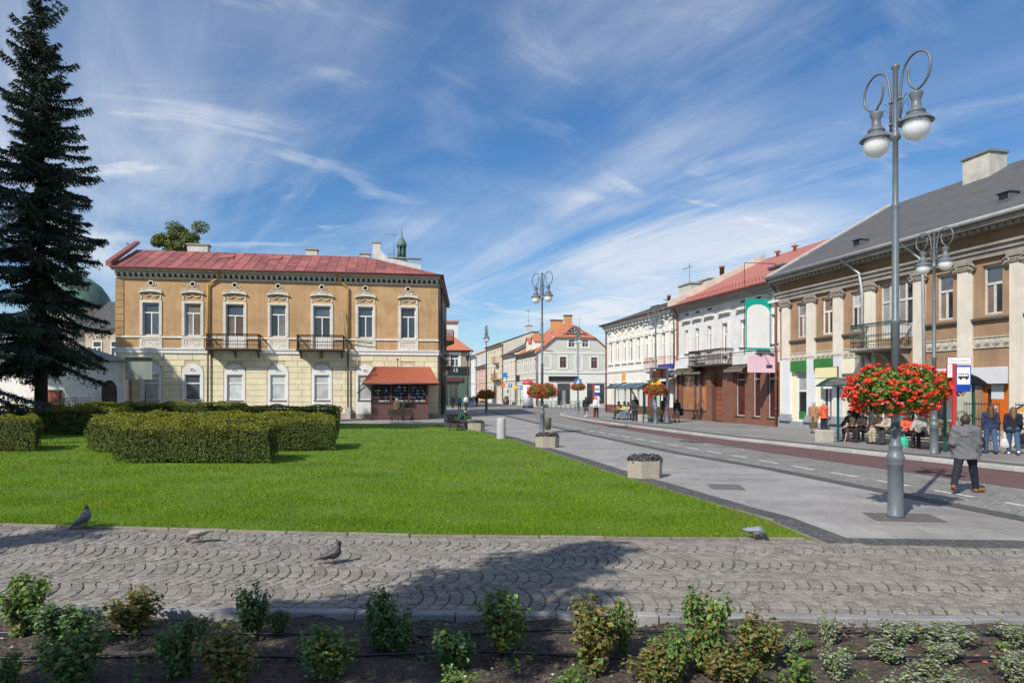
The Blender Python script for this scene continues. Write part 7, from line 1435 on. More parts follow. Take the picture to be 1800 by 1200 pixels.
# spruces
M_needle = mat('spruce needles', (.022, .040, .027), .6, .3, 2, island=.5, col2=(.040, .066, .046), spec=.3); M_needleb = mat('blue spruce needles', (.030, .050, .050), .6, .3, 2, island=.4, col2=(.05, .085, .085), spec=.3); M_sbark = mat('spruce bark', (.036, .027, .022), .95, .3, 5, .8, 14)
def spruce(lab, x, y, H, Rm, seed, m, nwh, low=2.2, z_full=.30, nbr=7, dz=0):
    g = np.random.default_rng(seed); t = thing('spruce_tree', lab, 'tree', (x, y, dz), 0, 'spruces')
    k = MB(); k.tube([(0, 0, 0), (.03, 0, H * .3), (0, .04, H * .65), (0, 0, H)], [.34, .24, .12, .015], 10); trunk = k.build('trunk', M_sbark, t)
    V = []; F = []; nv = 0; br = MB()
    def sprigs(P, T, size, wd):
        "needle tufts: three-sided spikes along T at P"
        nonlocal nv
        n = len(P); T = T / (np.linalg.norm(T, axis=1)[:, None] + 1e-9); a = np.cross(T, g.normal(0, 1, (n, 3))); a /= np.linalg.norm(a, axis=1)[:, None] + 1e-9; b = np.cross(T, a); s = (size * g.uniform(.6, 1.3, n))[:, None]; w_ = wd * s
        q = [P + a * w_, P - a * w_ * .5 + b * w_ * .87, P - a * w_ * .5 - b * w_ * .87, P + T * s]
        V.append(np.stack(q, 1).reshape(-1, 3)); i = np.arange(n)[:, None] * 4 + nv; F.append(np.concatenate([i + [0, 1, 3], i + [1, 2, 3], i + [2, 0, 3]], 1).reshape(-1, 3)); nv += 4 * n
    for w_ in range(nwh):
        f = (w_ + .5) / nwh; z = low + (H - low) * f ** .92; prof = min(1.0, (1 - f) / (1 - z_full)) ** .72 * (.55 + .45 * min(1, f / .12 + .35)); 
        L0 = Rm * prof * g.uniform(.8, 1.12) + .22
        for bnum in range(nbr if f < .85 else 5):
            az = 2 * PI * (bnum + g.uniform(-.3, .3)) / nbr + w_ * 1.9; L = L0 * g.choice([g.uniform(.45, .8), g.uniform(.8, 1.22)]); 
            if g.uniform() < .14: continue
            droop = (.52 - .85 * f) * L * g.uniform(.5, 1.5); up = .14 * L; m_ = max(5, int(L / .16)); s = np.linspace(.06, 1, m_)
            zz = z + g.uniform(-.42, .42) * (1 - .6 * f) - droop * s ** 1.3 + up * s ** 3.2 + (.35 * L * s if f > .9 else 0); rr = L * s * (1 - .04 * s)
            C = np.stack([rr * math.cos(az), rr * math.sin(az), zz], 1); br.tube([tuple(C[0] * [.0, .0, 1])] + [tuple(c) for c in C[::max(1, m_ // 5)]], .022, 4, caps=False)
            dirr = np.array([math.cos(az), math.sin(az), -.15]); side = np.array([-math.sin(az), math.cos(az), 0])
            for j in range(m_):
                sp = s[j]; ln = (.20 + .36 * L / Rm) * (1 - .55 * sp) * (.55 + 1.2 * min(sp, .4)); 
                for sd in (-1, 1):
                    nt = 5; u = np.linspace(.1, 1, nt); hang = g.uniform(.18, .55)
                    tw = C[j] + (side * sd * .85 + dirr * .5) * (ln * u)[:, None] + np.array([0, 0, -1]) * (hang * ln * u ** 1.4)[:, None]; P = np.repeat(tw, 3, 0) + g.normal(0, .02, (3 * nt, 3)); T = (side * sd * .7 + dirr * .6)[None, :] + g.normal(0, .55, (3 * nt, 3)) + np.array([0, 0, -.35]); sprigs(P, T, .185, .17)
                # hanging curtain under the branch
                nh = 8 if f < .85 else 3; P = np.repeat(C[j][None], nh, 0) + g.normal(0, .06, (nh, 3)); P[:, 2] -= g.uniform(0, .42, nh) * (1 - f * .5); T = g.normal(0, .5, (nh, 3)) + np.array([0, 0, -.9]) + dirr * .3; sprigs(P, T, .20, .15)
                P = np.repeat(C[j][None], 3, 0) + g.normal(0, .02, (3, 3)); T = dirr[None] + g.normal(0, .5, (3, 3)); sprigs(P, T, .16, .16)
    P = np.stack([g.normal(0, .05, 40), g.normal(0, .05, 40), np.linspace(H - 2.2, H + .1, 40)], 1); sprigs(P, g.normal(0, .6, (40, 3)) + [0, 0, .6], .22, .12)
    br.build('branches', M_sbark, trunk); stuff(obj('crown', npmesh('crown', np.concatenate(V), np.concatenate(F), m), t)); return t
x, y = atd(72, 37); sp1 = spruce('tall dark spruce standing before the church', x, y, 24.3, 2.8, 31, M_needle, 37, 3.2, .30, 10)
x, y = atd(-62, 33); sp2 = spruce('bluish spruce whose branches reach in at the left edge', x, y, 16, 3.3, 32, M_needleb, 22, 1.6, .30, 7)
# broadleaf trees: one behind the red roof, one behind the camera that throws the shade on the path
M_tl = mat('maple leaves', (.10, .135, .028), .6, .3, 1, island=.4, col2=(.18, .21, .05), trans=.25)
def broadleaf(lab, x, y, H, cr, cz, seed, nclump, nl, leaf, m=M_tl, spread=(1, 1, .8)):
    g = np.random.default_rng(seed); t = thing('broadleaf_tree', lab, 'tree', (x, y, 0), 0, 'broadleaf trees'); k = MB(); k.tube([(0, 0, 0), (.1, 0, H * .3), (0, .1, H * .62), (.15, 0, H * .9)], [.32, .25, .15, .03], 9)
    Cs = []
    for q in range(nclump):
        d = g.normal(0, 1, 3); d /= np.linalg.norm(d); c = np.array([0, 0, cz]) + d * cr * np.array(spread) * g.uniform(.35, 1.0); Cs.append(c); k.tube([(0, 0, cz - cr * .7), tuple((c + [0, 0, cz - cr * .5]) / 2), tuple(c)], [.09, .05, .015], 5)
    k.build('trunk', M_bark, t); P = []; D = []
    for c in Cs: r = cr * g.uniform(.20, .36); d = g.normal(0, 1, (nl, 3)); d /= np.linalg.norm(d, axis=1)[:, None]; P.append(c + d * r * g.uniform(.2, 1, (nl, 1)) ** .5 * [1, 1, .75]); D.append(d + [0, 0, .5])
    V, F = leaf_mesh(np.concatenate(P), np.concatenate(D), leaf, .75, .25, .9, seed); stuff(obj('crown', npmesh('crown', V, F, m), t)); return t
x, y = atd(318, 76); broadleaf('round green tree top showing above the red roof', x, y, 21.5, 2.9, 19.2, 41, 26, 420, .22)
x, y = atd(352, 79); broadleaf('smaller tree top showing right of the other above the red roof', x, y, 19, 1.7, 18.4, 43, 12, 300, .22)
spruce('young spruce outside the picture whose shade falls on the path', -5.2, 1.0, 9.5, 1.7, 34, M_needle, 15, 4.0, .1, 5)
spruce('young spruce farther left outside the picture', -13.6, 2.0, 9.8, 2.2, 35, M_needle, 18, .8, .2, 6)
for q, (x, y, H, cr, cz) in enumerate(((-23.5, 24.3, 28, 5.0, 22.5), (-32.5, 24.3, 28, 5.2, 22.5), (-41.5, 25.3, 28, 5.2, 22.5), (-40.5, 15.8, 27, 5.0, 22), (-43.2, 35.0, 26, 4.0, 21.5))): broadleaf(['nearest', 'second', 'third', 'leftmost', 'farthest'][q] + ' tall tree of the row outside the left edge that shades the hedges', x, y, H, cr, cz, 50 + q, 42, 230, .42)
# shrubs of the bed
M_sh = [mat('shrub leaves green', (.095, .185, .040), .55, .3, 4, island=.45, col2=(.18, .29, .07), trans=.3), mat('shrub leaves bronze', (.15, .155, .036), .55, .3, 4, island=.45, col2=(.24, .17, .055), trans=.3), mat('shrub leaves dark', (.060, .125, .036), .55, .3, 4, island=.4, col2=(.11, .18, .06), trans=.25)]
M_var = mat('silver leaves', (.20, .24, .15), .6, .25, 4, island=.4, col2=(.36, .38, .27), trans=.2); M_low = mat('lime leaves', (.13, .22, .035), .55, .25, 4, island=.4, trans=.3); M_twig = mat('twigs', (.16, .085, .055), .9, .3, 6); M_petal = mat('white petals', (.75, .74, .7), .6)
def shrub_meshes(seed, m1, m2, nst=9, nl=46, leaf=.075, upright=1.0, share=.22, flowers=0):
    g = np.random.default_rng(seed); st = MB(); P = []; D = []
    for q in range(nst):
        a = g.uniform(0, 2 * PI); r = g.uniform(.08, .46); hh = g.uniform(.55, 1.0) * (1.08 - .45 * r); tip = np.array([r * math.cos(a), r * math.sin(a), hh]); mid = tip * [.55, .55, .55] + g.normal(0, .03, 3)
        st.tube([(tip[0] * .12, tip[1] * .12, -.02), tuple(mid), tuple(tip)], [.014, .010, .005], 5)
        u = g.uniform(.05, 1.02, nl); base = (1 - u)[:, None] ** 2 * 0 + np.where(u[:, None] < .5, (u[:, None] / .5) * mid, mid + (u[:, None] - .5) / .5 * (tip - mid)); o = g.normal(0, 1, (nl, 3)); o /= np.linalg.norm(o, axis=1)[:, None]; P.append(base + o * g.uniform(.02, .17, nl)[:, None]); D.append(o * .6 + [0, 0, .75])
    P, D = np.concatenate(P), np.concatenate(D); P[:, 2] = np.maximum(P[:, 2], .02); V, F = leaf_mesh(P, D, leaf, .68, .35, .7, seed); mi = np.repeat((g.uniform(0, 1, len(P)) < share).astype(int), 2); parts = [(V, F, mi)]
    fl = npmesh('foliage', V, F, [m1, m2], mi=mi); fw = None
    if flowers: i = g.choice(len(P), flowers); V2, F2 = leaf_mesh(np.repeat(P[i] + [0, 0, .04], 4, 0), np.tile([0, 0, 1.], (4 * flowers, 1)), .05, .8, .2, .6, seed + 1); fw = npmesh('flowers', V2, F2, M_petal)
    return st.mesh('stems', M_twig), fl, fw
VAR = {'g': [shrub_meshes(60 + q, M_sh[0], M_sh[1], 18, 110, .095) for q in range(4)], 'd': [shrub_meshes(70 + q, M_sh[2], M_sh[0], 17, 100, .095) for q in range(2)], 'b': [shrub_meshes(80 + q, M_sh[1], M_sh[0], 18, 110, .095) for q in range(2)], 'v': [shrub_meshes(90 + q, M_var, M_low, 16, 60, .085) for q in range(3)], 'w': [shrub_meshes(100 + q, M_low, M_sh[0], 12, 36, .10, flowers=12) for q in range(2)]}
SHR = [(40, 1112, 1015, 92, 'g', 'tall leafy shrub at the far left of the bed'), (112, 1142, 1062, 105, 'd', 'dark shrub beside the tall one at the left of the bed'), (240, 1108, 1040, 92, 'b', 'bronze-leaved shrub near the kerb, third from the left'), (318, 1188, 1085, 95, 'd', 'dark shaded shrub in the front left of the bed'), (125, 1212, 1112, 115, 'd', 'dark shrub cut off by the bottom edge at left'), (402, 1206, 1106, 100, 'b', 'yellowish shrub cut off by the bottom edge, left of centre'),
       (446, 1112, 1034, 62, 'd', 'thin dark shrub standing alone against the shaded cobbles'), (490, 1116, 1068, 44, 'd', 'small shaded shrub right beside the thin dark one'), (575, 1190, 1106, 98, 'g', 'rounded green shrub in the front row, left of centre'), (668, 1136, 1044, 66, 'd', 'upright dark shrub in the shadow near the kerb'), (705, 1142, 1076, 74, 'd', 'bushy dark shrub leaning right of the upright one'), (797, 1176, 1100, 88, 'd', 'rounded shrub in the middle of the bed'), (886, 1142, 1044, 96, 'g', 'sunlit green shrub against the cobbles at the centre'),
       (1045, 1176, 1066, 104, 'b', 'large green and yellow shrub right of the centre'), (1092, 1150, 1058, 50, 'g', 'slim shrub behind the large green and yellow one'), (1238, 1172, 1045, 92, 'g', 'tallest green shrub in the right half of the bed'), (1186, 1196, 1118, 84, 'g', 'green shrub at the foot of the tallest one'), (1150, 1208, 1140, 92, 'b', 'yellowing shrub at the bottom edge right of centre'), (1328, 1172, 1088, 98, 'b', 'bronze and green shrub right of the tallest one'), (1280, 1206, 1140, 92, 'b', 'yellow-brown shrub at the bottom edge beneath the tallest one'),
       (1402, 1216, 1150, 84, 'w', 'low white-flowering plant at the bottom edge'), (805, 1220, 1172, 88, 'w', 'low lime-green flowering plant at the bottom centre'), (1005, 1218, 1178, 90, 'w', 'small lime-green plant at the bottom right of centre'), (15, 1205, 1150, 50, 'd', 'shaded shrub in the bottom left corner'),
       (1456, 1132, 1082, 52, 'v', 'silvery plant by the kerb, first of the low silver plants'), (1392, 1142, 1114, 44, 'v', 'little silvery plant nearest the bronze shrub'), (1580, 1128, 1090, 74, 'v', 'silvery plant by the kerb, second along'), (1668, 1130, 1096, 96, 'v', 'wide silvery plant by the kerb, third along'), (1556, 1160, 1122, 76, 'v', 'silvery plant in the middle of the right bed'), (1656, 1160, 1124, 78, 'v', 'silvery plant near the bend of the hose'), (1472, 1190, 1140, 64, 'v', 'silvery plant just left of the front hose'), (1642, 1196, 1158, 76, 'v', 'silvery plant over the front hose'), (1784, 1136, 1092, 60, 'v', 'silvery plant at the right edge by the kerb'), (1782, 1196, 1146, 70, 'v', 'silvery plant in the lower right corner'), (1590, 1222, 1180, 84, 'v', 'silvery plant cut off by the bottom edge'), (1420, 1140, 1118, 30, 'w', 'tiny lime-green weed by the silver plants'), (1702, 1222, 1192, 60, 'v', 'pale plant at the bottom edge far right')]
for i, (px, pb, pt, wd, kd, lab) in enumerate(SHR):
    x, y = at(px, pb, .02); h = (pb - pt) * y / FPX * 1.02; w_ = wd * y / FPX; sm, fm, fw = VAR[kd][i % len(VAR[kd])]
    t = thing('shrub' if kd in 'gdb' else 'bedding_plant', lab, 'shrub' if kd in 'gdb' else 'plant', (x, y, .01), R(i * 77), 'plants of the bed'); t.scale = (w_ * 1.2, w_ * 1.2, h * 1.1)
    stuff(obj('stems', sm, t)); obj('foliage', fm, t)
    if fw: stuff(obj('flowers', fw, t))
# silvery shrubs behind the dark hedge
for i, px in enumerate((88, 112, 126)):
    x, y = atd(px, 46); t = thing('silver_shrub', ['silvery shrub left behind the long dark hedge', 'silvery shrub in the middle behind the long dark hedge', 'silvery shrub right behind the long dark hedge'][i], 'shrub', (x, y, 0), i, 'silvery shrubs'); t.scale = (1.3, 1.3, 1.75); sm, fm, fw = VAR['v'][i]; stuff(obj('stems', sm, t)); obj('foliage', fm, t)
# potted column of green at the shop wall in the side street
x, y = atd(774, 66); t = thing('wall_shrub', 'dark green shrub against the shaded side of the ochre house', 'shrub', (x + .2, y, 0)); t.scale = (1.1, 1.1, 2.6); sm, fm, fw = VAR['d'][0]; stuff(obj('stems', sm, t)); obj('foliage', fm, t)
# weeds sprouting in the soil
gw = np.random.default_rng(77); P = []; D = []
for q in range(70):
    c = np.array([gw.uniform(-5, 5), gw.uniform(5.0, 6.5), .03]); m_ = 14; o = gw.normal(0, 1, (m_, 3)); o[:, 2] = np.abs(o[:, 2]); P.append(c + o * [.045, .045, .03]); D.append(o * .5 + [0, 0, 1])
V, F = leaf_mesh(np.concatenate(P), np.concatenate(D), .05, .55, .3, .6, 7); tag(stuff(obj('weeds', npmesh('weeds', V, F, M_low))), 'tiny bright green weeds sprouting in the bed', 'weeds')
# ================================================================ people and pigeons
SKIN = mat('skin', (.52, .27, .18), .6, .06, 8); SKIN2 = mat('skin pale', (.60, .36, .27), .6, .06, 8)
def cloth(name, col, var=.12, fold=7): return mat('cloth ' + name, col, .9, var, fold, .8, 16)
C_ = dict(grey=(.13, .13, .14), black=(.014, .014, .016), navy=(.022, .030, .075), dnavy=(.013, .015, .026), jeans=(.045, .085, .17), ljeans=(.11, .17, .29), tan=(.34, .19, .09), orange=(.66, .115, .055), brown=(.065, .045, .033), dbrown=(.05, .033, .03), olive=(.085, .07, .04), khaki=(.36, .32, .21), beige=(.42, .36, .29), lgrey=(.34, .335, .31), lime=(.42, .52, .13), white=(.66, .66, .67), green=(.010, .075, .028), blue=(.20, .31, .43), skirt=(.20, .20, .17), dkgrey=(.045, .045, .05), maroon=(.10, .035, .04), cyan=(.25, .4, .5))
HAIR = dict(brown=(.060, .033, .020), dark=(.018, .013, .011), grey=(.42, .41, .40), dblond=(.14, .08, .038), lbrown=(.075, .038, .02), buzz=(.050, .030, .020))
def person(lab, px, py, yaw, H, top, bot, hair='brown', res=.022, pose='stand', ground=PZ, legs=None, arms=None, lean=0.0, spread=.02, hem=.80, skirt=None, longhair=0, hat=None, hood=False, shoe='black', bulk=1.0, loc=None, seat=.46, fat=1.0, group='people in the square', face=False, turn=0.0, collar=None, foot_turn=(0, 0)):
    if loc is None: loc = (*at(px, py, ground), ground)
    t = thing('person', lab, 'person', loc, yaw, group); sc = H / 1.75; t.scale = (sc,) * 3; hz = .93
    if pose == 'walk': legs = legs or ((22, 12), (-16, 18)); arms = arms or ((-18, 15), (20, 25))
    elif pose == 'sit': legs = legs or ((86, 84), (82, 88)); arms = arms or ((28, 55), (30, 55)); hz = seat / sc + .10
    else: legs = legs or ((3, 3), (-3, 4)); arms = arms or ((4, 12), (2, 10))
    J = {}
    for s, nm, (a, b), ft in ((-1, 'l', legs[0], foot_turn[0]), (1, 'r', legs[1], foot_turn[1])):
        hip = Vector((s * .095, 0, hz)); a_, c_ = R(a), R(a - b); kn = hip + .43 * Vector((s * spread, math.sin(a_), -math.cos(a_))); an = kn + .42 * Vector((s * spread * .8, math.sin(c_), -math.cos(c_)))
        fp = min(0.0, math.sin(c_)) * .9 if pose == 'walk' else 0; toe = an + Vector((s * .03 + math.sin(R(-ft)) * .17, .17 * math.cos(R(ft)), -.045 + fp * .12)); J[nm] = (hip, kn, an, toe)
    low = min(min(J[n][2].z - .085, J[n][3].z - .035) for n in 'lr')
    for n in 'lr': J[n] = tuple(p - Vector((0, 0, low)) for p in J[n])
    hz -= low; piv = Vector((0, 0, hz)); RL = Matrix.Rotation(-R(lean), 3, 'X'); up = lambda p: piv + RL @ (Vector(p) + Vector((0, 0, hz - .93)) - piv)
    pel = up((0, 0, .95)); chest = up((0, .0, 1.30)); shl, shr = up((-.185, -.01, 1.425)), up((.185, -.01, 1.425)); nk0, nk1 = up((0, -.005, 1.46)), up((0, .01, 1.54)); hd0, hd1 = up((0, .015, 1.605)), up((0, .005, 1.665))
    for s, nm, sh, (a, b) in ((-1, 'L', shl, arms[0]), (1, 'R', shr, arms[1])):
        a_, c_ = R(a - lean * .3), R(a + b - lean * .3); el = sh + .29 * Vector((s * .14, math.sin(a_), -math.cos(a_))); wr = el + .25 * Vector((-s * (.25 if pose == 'sit' else .02), math.sin(c_), -math.cos(c_))); J[nm] = (sh, el, wr, (wr - el).normalized())
    P = lambda a, b, ra, rb, fl=1.0, zc=None: (tuple(a), tuple(b), ra, rb, fl, zc)
    # --- body: one continuous skin
    b = [P(hd0, hd1, .082, .094, .92), P(hd0 + Vector((0, .045, -.035)), hd0 + Vector((0, .05, .01)), .045, .05), P(hd0 + Vector((0, .10, .0)), hd0 + Vector((0, .095, .03)), .016, .010), P(hd0 + Vector((-.092, -.01, .02)), hd0 + Vector((-.094, -.015, .05)), .014, .02), P(hd0 + Vector((.092, -.01, .02)), hd0 + Vector((.094, -.015, .05)), .014, .02), P(nk0, nk1, .058, .055), P(pel, chest, .125, .145, 1.3), P(shl * .8 + shr * .2, shl * .2 + shr * .8, .075, .075), P(up((-.07, 0, .93)), up((.07, 0, .93)), .115, .115, 1.1)]
    for n in 'lr': h, k_, a_, to = J[n]; b += [P(h, k_, .082, .055), P(k_, a_, .055, .036), P(a_, to, .036, .030)]
    for n in 'LR':
        sh, el, wr, dr = J[n]; b += [P(sh, el, .052, .04), P(el, wr, .04, .028)]; pm = wr + dr * .075; s = -1 if n == 'L' else 1; b.append(P(wr + dr * .015, pm, .028, .032, 1.0 if res > .014 else .8))
        if res <= .014:
            for q in range(4):
                o = Vector((0, (q - 1.5) * .0185, 0)); ln = (.062, .074, .070, .055)[q]; kn_ = pm + o + dr * ln * .55 + Vector((-s * .006, .004, 0)); b += [P(pm + o * .9, kn_, .0105, .010), P(kn_, kn_ + (dr + Vector((-s * .45, 0, .1))).normalized() * ln * .6, .0100, .0085)]
            th = wr + dr * .03 + Vector((-s * .004, .03, 0)); b += [P(th, th + (dr + Vector((0, .9, 0))).normalized() * .045, .0125, .011), P(th + (dr + Vector((0, .9, 0))).normalized() * .045, th + (dr + Vector((0, .9, 0))).normalized() * .045 + dr * .03, .011, .009)]
        else: b += [P(pm, pm + dr * .055, .026, .018)]
    sdf_mesh('body', b, max(res * 1.15, .019) if res > .014 else res, SKIN if face is not True else SKIN2, .02 if res > .014 else .012, parent=t)
    # --- top
    e = .024 * bulk; zh = hz - .93 + hem if pose != 'sit' else -9; g = [P(pel, chest, .112 * fat + e, .138 * fat + e, 1.28, zh), P(shl * .86 + shr * .14, shl * .14 + shr * .86, .078 + e, .078 + e), P(nk0 - Vector((0, 0, .03)), nk0 + Vector((0, 0, .035)), .075, .068)]
    for n in 'LR': sh, el, wr, dr = J[n]; g += [P(sh, el, .060 + e, .050 + e), P(el, wr - dr * .015, .050 + e, .040 + e * .8)]
    cuts = []
    if pose != 'sit':
        g += [P((-.07 * fat, -.01, zh), (.07 * fat, -.01, zh), .118 * fat + e, .118 * fat + e, 1.15, zh), P((-.05, 0, zh + .02), pel - Vector((.05, 0, 0)), .120 * fat + e, .108 * fat + e, 1.2, zh), P((.05, 0, zh + .02), pel + Vector((.05, 0, 0)), .120 * fat + e, .108 * fat + e, 1.2, zh)]
        # the hem is cut level; sleeves are kept because the cut only touches the middle
        tp = sdf_mesh('jacket', [q for q in g if True], res, cloth(top, C_[top]), .035, parent=t, fold=.0075)
    else:
        g += [P(pel - Vector((.06, .02, .02)), pel + Vector((.06, -.02, -.02)), .15 * fat + e * .5, .15 * fat + e * .5)]; tp = sdf_mesh('jacket', g, res, cloth(top, C_[top]), .035, parent=t, fold=.0075)
    if hood: hd = [P(nk0 + Vector((-.10, -.05, .0)), nk0 + Vector((.10, -.05, .0)), .055, .055), P(nk0 + Vector((-.09, -.09, -.06)), nk0 + Vector((.09, -.09, -.06)), .06, .06), P(nk0 + Vector((-.03, -.12, -.14)), nk0 + Vector((.03, -.12, -.14)), .055, .055)]; sdf_mesh('hood', hd, res, cloth(top, C_[top]), .04, parent=t)
    if collar: sdf_mesh('collar', [P(nk0 + Vector((-.05, -.02, .03)), nk0 + Vector((.05, -.02, .03)), .06, .06)], res, cloth(collar, C_[collar]), .03, parent=t)
    # --- trousers or skirt
    if skirt:
        zs = hz - .93 + skirt; q = [P(pel, (0, 0, zs + .1), .15, .20, 1.1), P((-.05, 0, zs), (.05, 0, zs), .19, .19, 1.1)]; sdf_mesh('skirt', q, res, cloth(bot, C_[bot]), .04, cuts=[((0, 0, zs), (0, 0, -1))], parent=t)
    else:
        q = [P(up((-.06, 0, .95)), up((.06, 0, .95)), .135, .135, 1.12)]
        for n in 'lr': h, k_, a_, to = J[n]; q += [P(h, k_, .105, .080), P(k_, a_ + Vector((0, 0, .0)), .080, .066)]
        sdf_mesh('trousers', q, max(res, .012) * 1.1, cloth(bot, C_[bot]), .03, parent=t, fold=.006)
    for n in 'lr': h, k_, a_, to = J[n]; sdf_mesh('shoe', [P(a_ + Vector((0, -.035, -.035)), to + Vector((0, .01, .012)), .047, .040), P(a_ + Vector((0, 0, .01)), a_ + Vector((0, -.02, -.03)), .045, .045)], min(res, .016), cloth('shoe ' + shoe, C_.get(shoe, (.3, .12, .045)) if shoe != 'leather' else (.27, .105, .035)), .02, parent=t)
    # --- hair, hat, eyes
    hc = (hd0 + hd1) / 2; q = [P(hc + Vector((0, -.022, .022)), hc + Vector((0, -.02, .03)), .098, .098, .96), P(hc + Vector((0, -.045, -.012 if hair == 'buzz' else -.05)), hc + Vector((0, -.03, .0)), .064, .082)]
    if longhair: q += [P(hc + Vector((0, -.045, -.02)), nk0 + Vector((0, -.085, -longhair)), .098, .085, .95), P(hc + Vector((-.055, -.02, -.04)), nk0 + Vector((-.085, -.06, -longhair * .8)), .062, .05), P(hc + Vector((.055, -.02, -.04)), nk0 + Vector((.085, -.06, -longhair * .8)), .062, .05)]
    fr = [((hc + Vector((0, .055, 0))), (0, 1, -.75))] if hair != 'none' else []
    sdf_mesh('hair', q, res * .8, mat('hair ' + hair, HAIR[hair], .6, .3, 20), .03, cuts=[] if longhair else [(tuple(hc + Vector((0, .035, 0))), (0, .8, -.6))], parent=t)
    if hat: sdf_mesh('hat', [P(hc + Vector((0, -.005, .045)), hc + Vector((0, -.005, .06)), .108, .100), P(hc + Vector((0, .06, .035)), hc + Vector((0, .12, .025)), .05, .03)] if hat[1] == 'cap' else [P(hc + Vector((0, -.01, .04)), hc + Vector((0, -.01, .06)), .112, .104)], res, cloth('hat ' + hat[0], C_[hat[0]] if hat[0] in C_ else HAIR[hat[0]]), .03, cuts=[((0, 0, hc.z + .012), (0, 0, -1))], parent=t)
    if face:
        k = MB()
        for s in (-1, 1): c = hd0 + Vector((s * .035, .088, .035)); k.lathe([(0, -.012), (.013, 0), (0, .012)], 6, tuple(c))
        k.build('eyes', M_dark, t); k = MB(); c = hd0 + Vector((0, .094, -.035)); k.box(c.x - .024, c.x + .024, c.y - .01, c.y + .006, c.z - .006, c.z + .006); k.build('mouth', mat('lips', (.32, .10, .085), .6), t)
    M4 = Matrix.Translation(loc) @ Matrix.Rotation(yaw, 4, 'Z') @ Matrix.Scale(sc, 4)
    return {n: M4 @ (J[n][2] + J[n][3] * .06) for n in 'LR'}
def bag(name, lab, p, w, h, d, col, yaw, straps=True, drop=.22):
    t = thing(name, lab, 'bag', (p.x, p.y, p.z - drop - h), yaw); k = MB(); vs = []
    for (z, sx, sy) in ((0, .92, .9), (h * .25, 1.05, 1.15), (h * .7, 1, 1), (h, .86, .35)): vs += [(-w / 2 * sx, -d / 2 * sy, z), (w / 2 * sx, -d / 2 * sy, z), (w / 2 * sx, d / 2 * sy, z), (-w / 2 * sx, d / 2 * sy, z)]
    fs = [(3, 2, 1, 0), (12, 13, 14, 15)] + [(l * 4 + i, l * 4 + (i + 1) % 4, l * 4 + 4 + (i + 1) % 4, l * 4 + 4 + i) for l in range(3) for i in range(4)]; k.add(vs, fs); k.build('pouch', cloth('bag ' + name + str(col), col), t)
    if straps: k = MB(); [k.tube([(-w * .3, s, h - .01), (-w * .05, 0, h + drop), (w * .05, 0, h + drop), (w * .3, s, h - .01)], .008, 5) for s in (-.02, .02)]; k.build('handles', cloth('bag ' + name + str(col), col), t)
    return t
# the man crossing the road
person('man in a grey hooded jacket and dark trousers walking away across the road', 1697, 866, R(-38), 1.765, 'grey', 'dnavy', 'buzz', .0105, 'walk', .005, legs=((-25, 24), (22, 6)), arms=((-10, 42), (8, 10)), spread=.10, hem=.80, hood=True, shoe='leather', bulk=1.5, fat=1.22, collar='black', foot_turn=(0, -38))
h = person('woman in a navy jacket and jeans with a black bag walking away', 1741, 797, R(-22), 1.66, 'navy', 'jeans', 'lbrown', .0125, 'walk', legs=((10, 4), (-12, 16)), arms=((2, 6), (-4, 12)), hem=.93, longhair=.13, collar='white', shoe='dkgrey')
bag('shopping_bag', 'black shopping bag carried by the woman in the navy jacket', h['L'], .30, .36, .10, (.012, .012, .013), R(20)); bag('purse', 'small teal purse in the right hand of the woman in navy', h['R'] + Vector((0, 0, .16)), .2, .1, .04, (.02, .13, .15), 0, False)
h = person('woman in a dark blue parka and jeans with a white plastic bag', 1781, 799, R(-30), 1.63, 'dnavy', 'jeans', 'dblond', .0125, 'walk', legs=((16, 6), (-18, 22)), arms=((4, 8), (10, 30)), hem=.86, longhair=.14, hood=True, shoe='white', bulk=1.25)
bag('plastic_bag', 'white plastic bag carried by the woman in the parka', h['L'], .26, .30, .12, (.70, .66, .66), R(10)); bag('shoulder_bag', 'black bag at the right side of the woman in the parka', h['R'] + Vector((.1, 0, .1)), .32, .34, .14, (.014, .014, .015), R(5))
# couple by the green shop
person('old woman in a tan coat and grey cap standing before the green signs', 1430, 761, R(-40), 1.58, 'tan', 'olive', 'grey', .016, 'stand', hem=.62, skirt=.30, hat=('lgrey', 'beanie'), bulk=1.3, fat=1.1, arms=((10, 40), (4, 15)))
h = person('person in an orange jacket and navy trousers beside the old woman', 1448, 758, R(10), 1.58, 'orange', 'dnavy', 'grey', .016, 'stand', hem=.78, hood=True, bulk=1.4, fat=1.08, arms=((8, 25), (6, 20))); bag('handbag', 'cream handbag carried by the person in the orange jacket', h['R'], .26, .24, .1, (.55, .5, .4), 0)
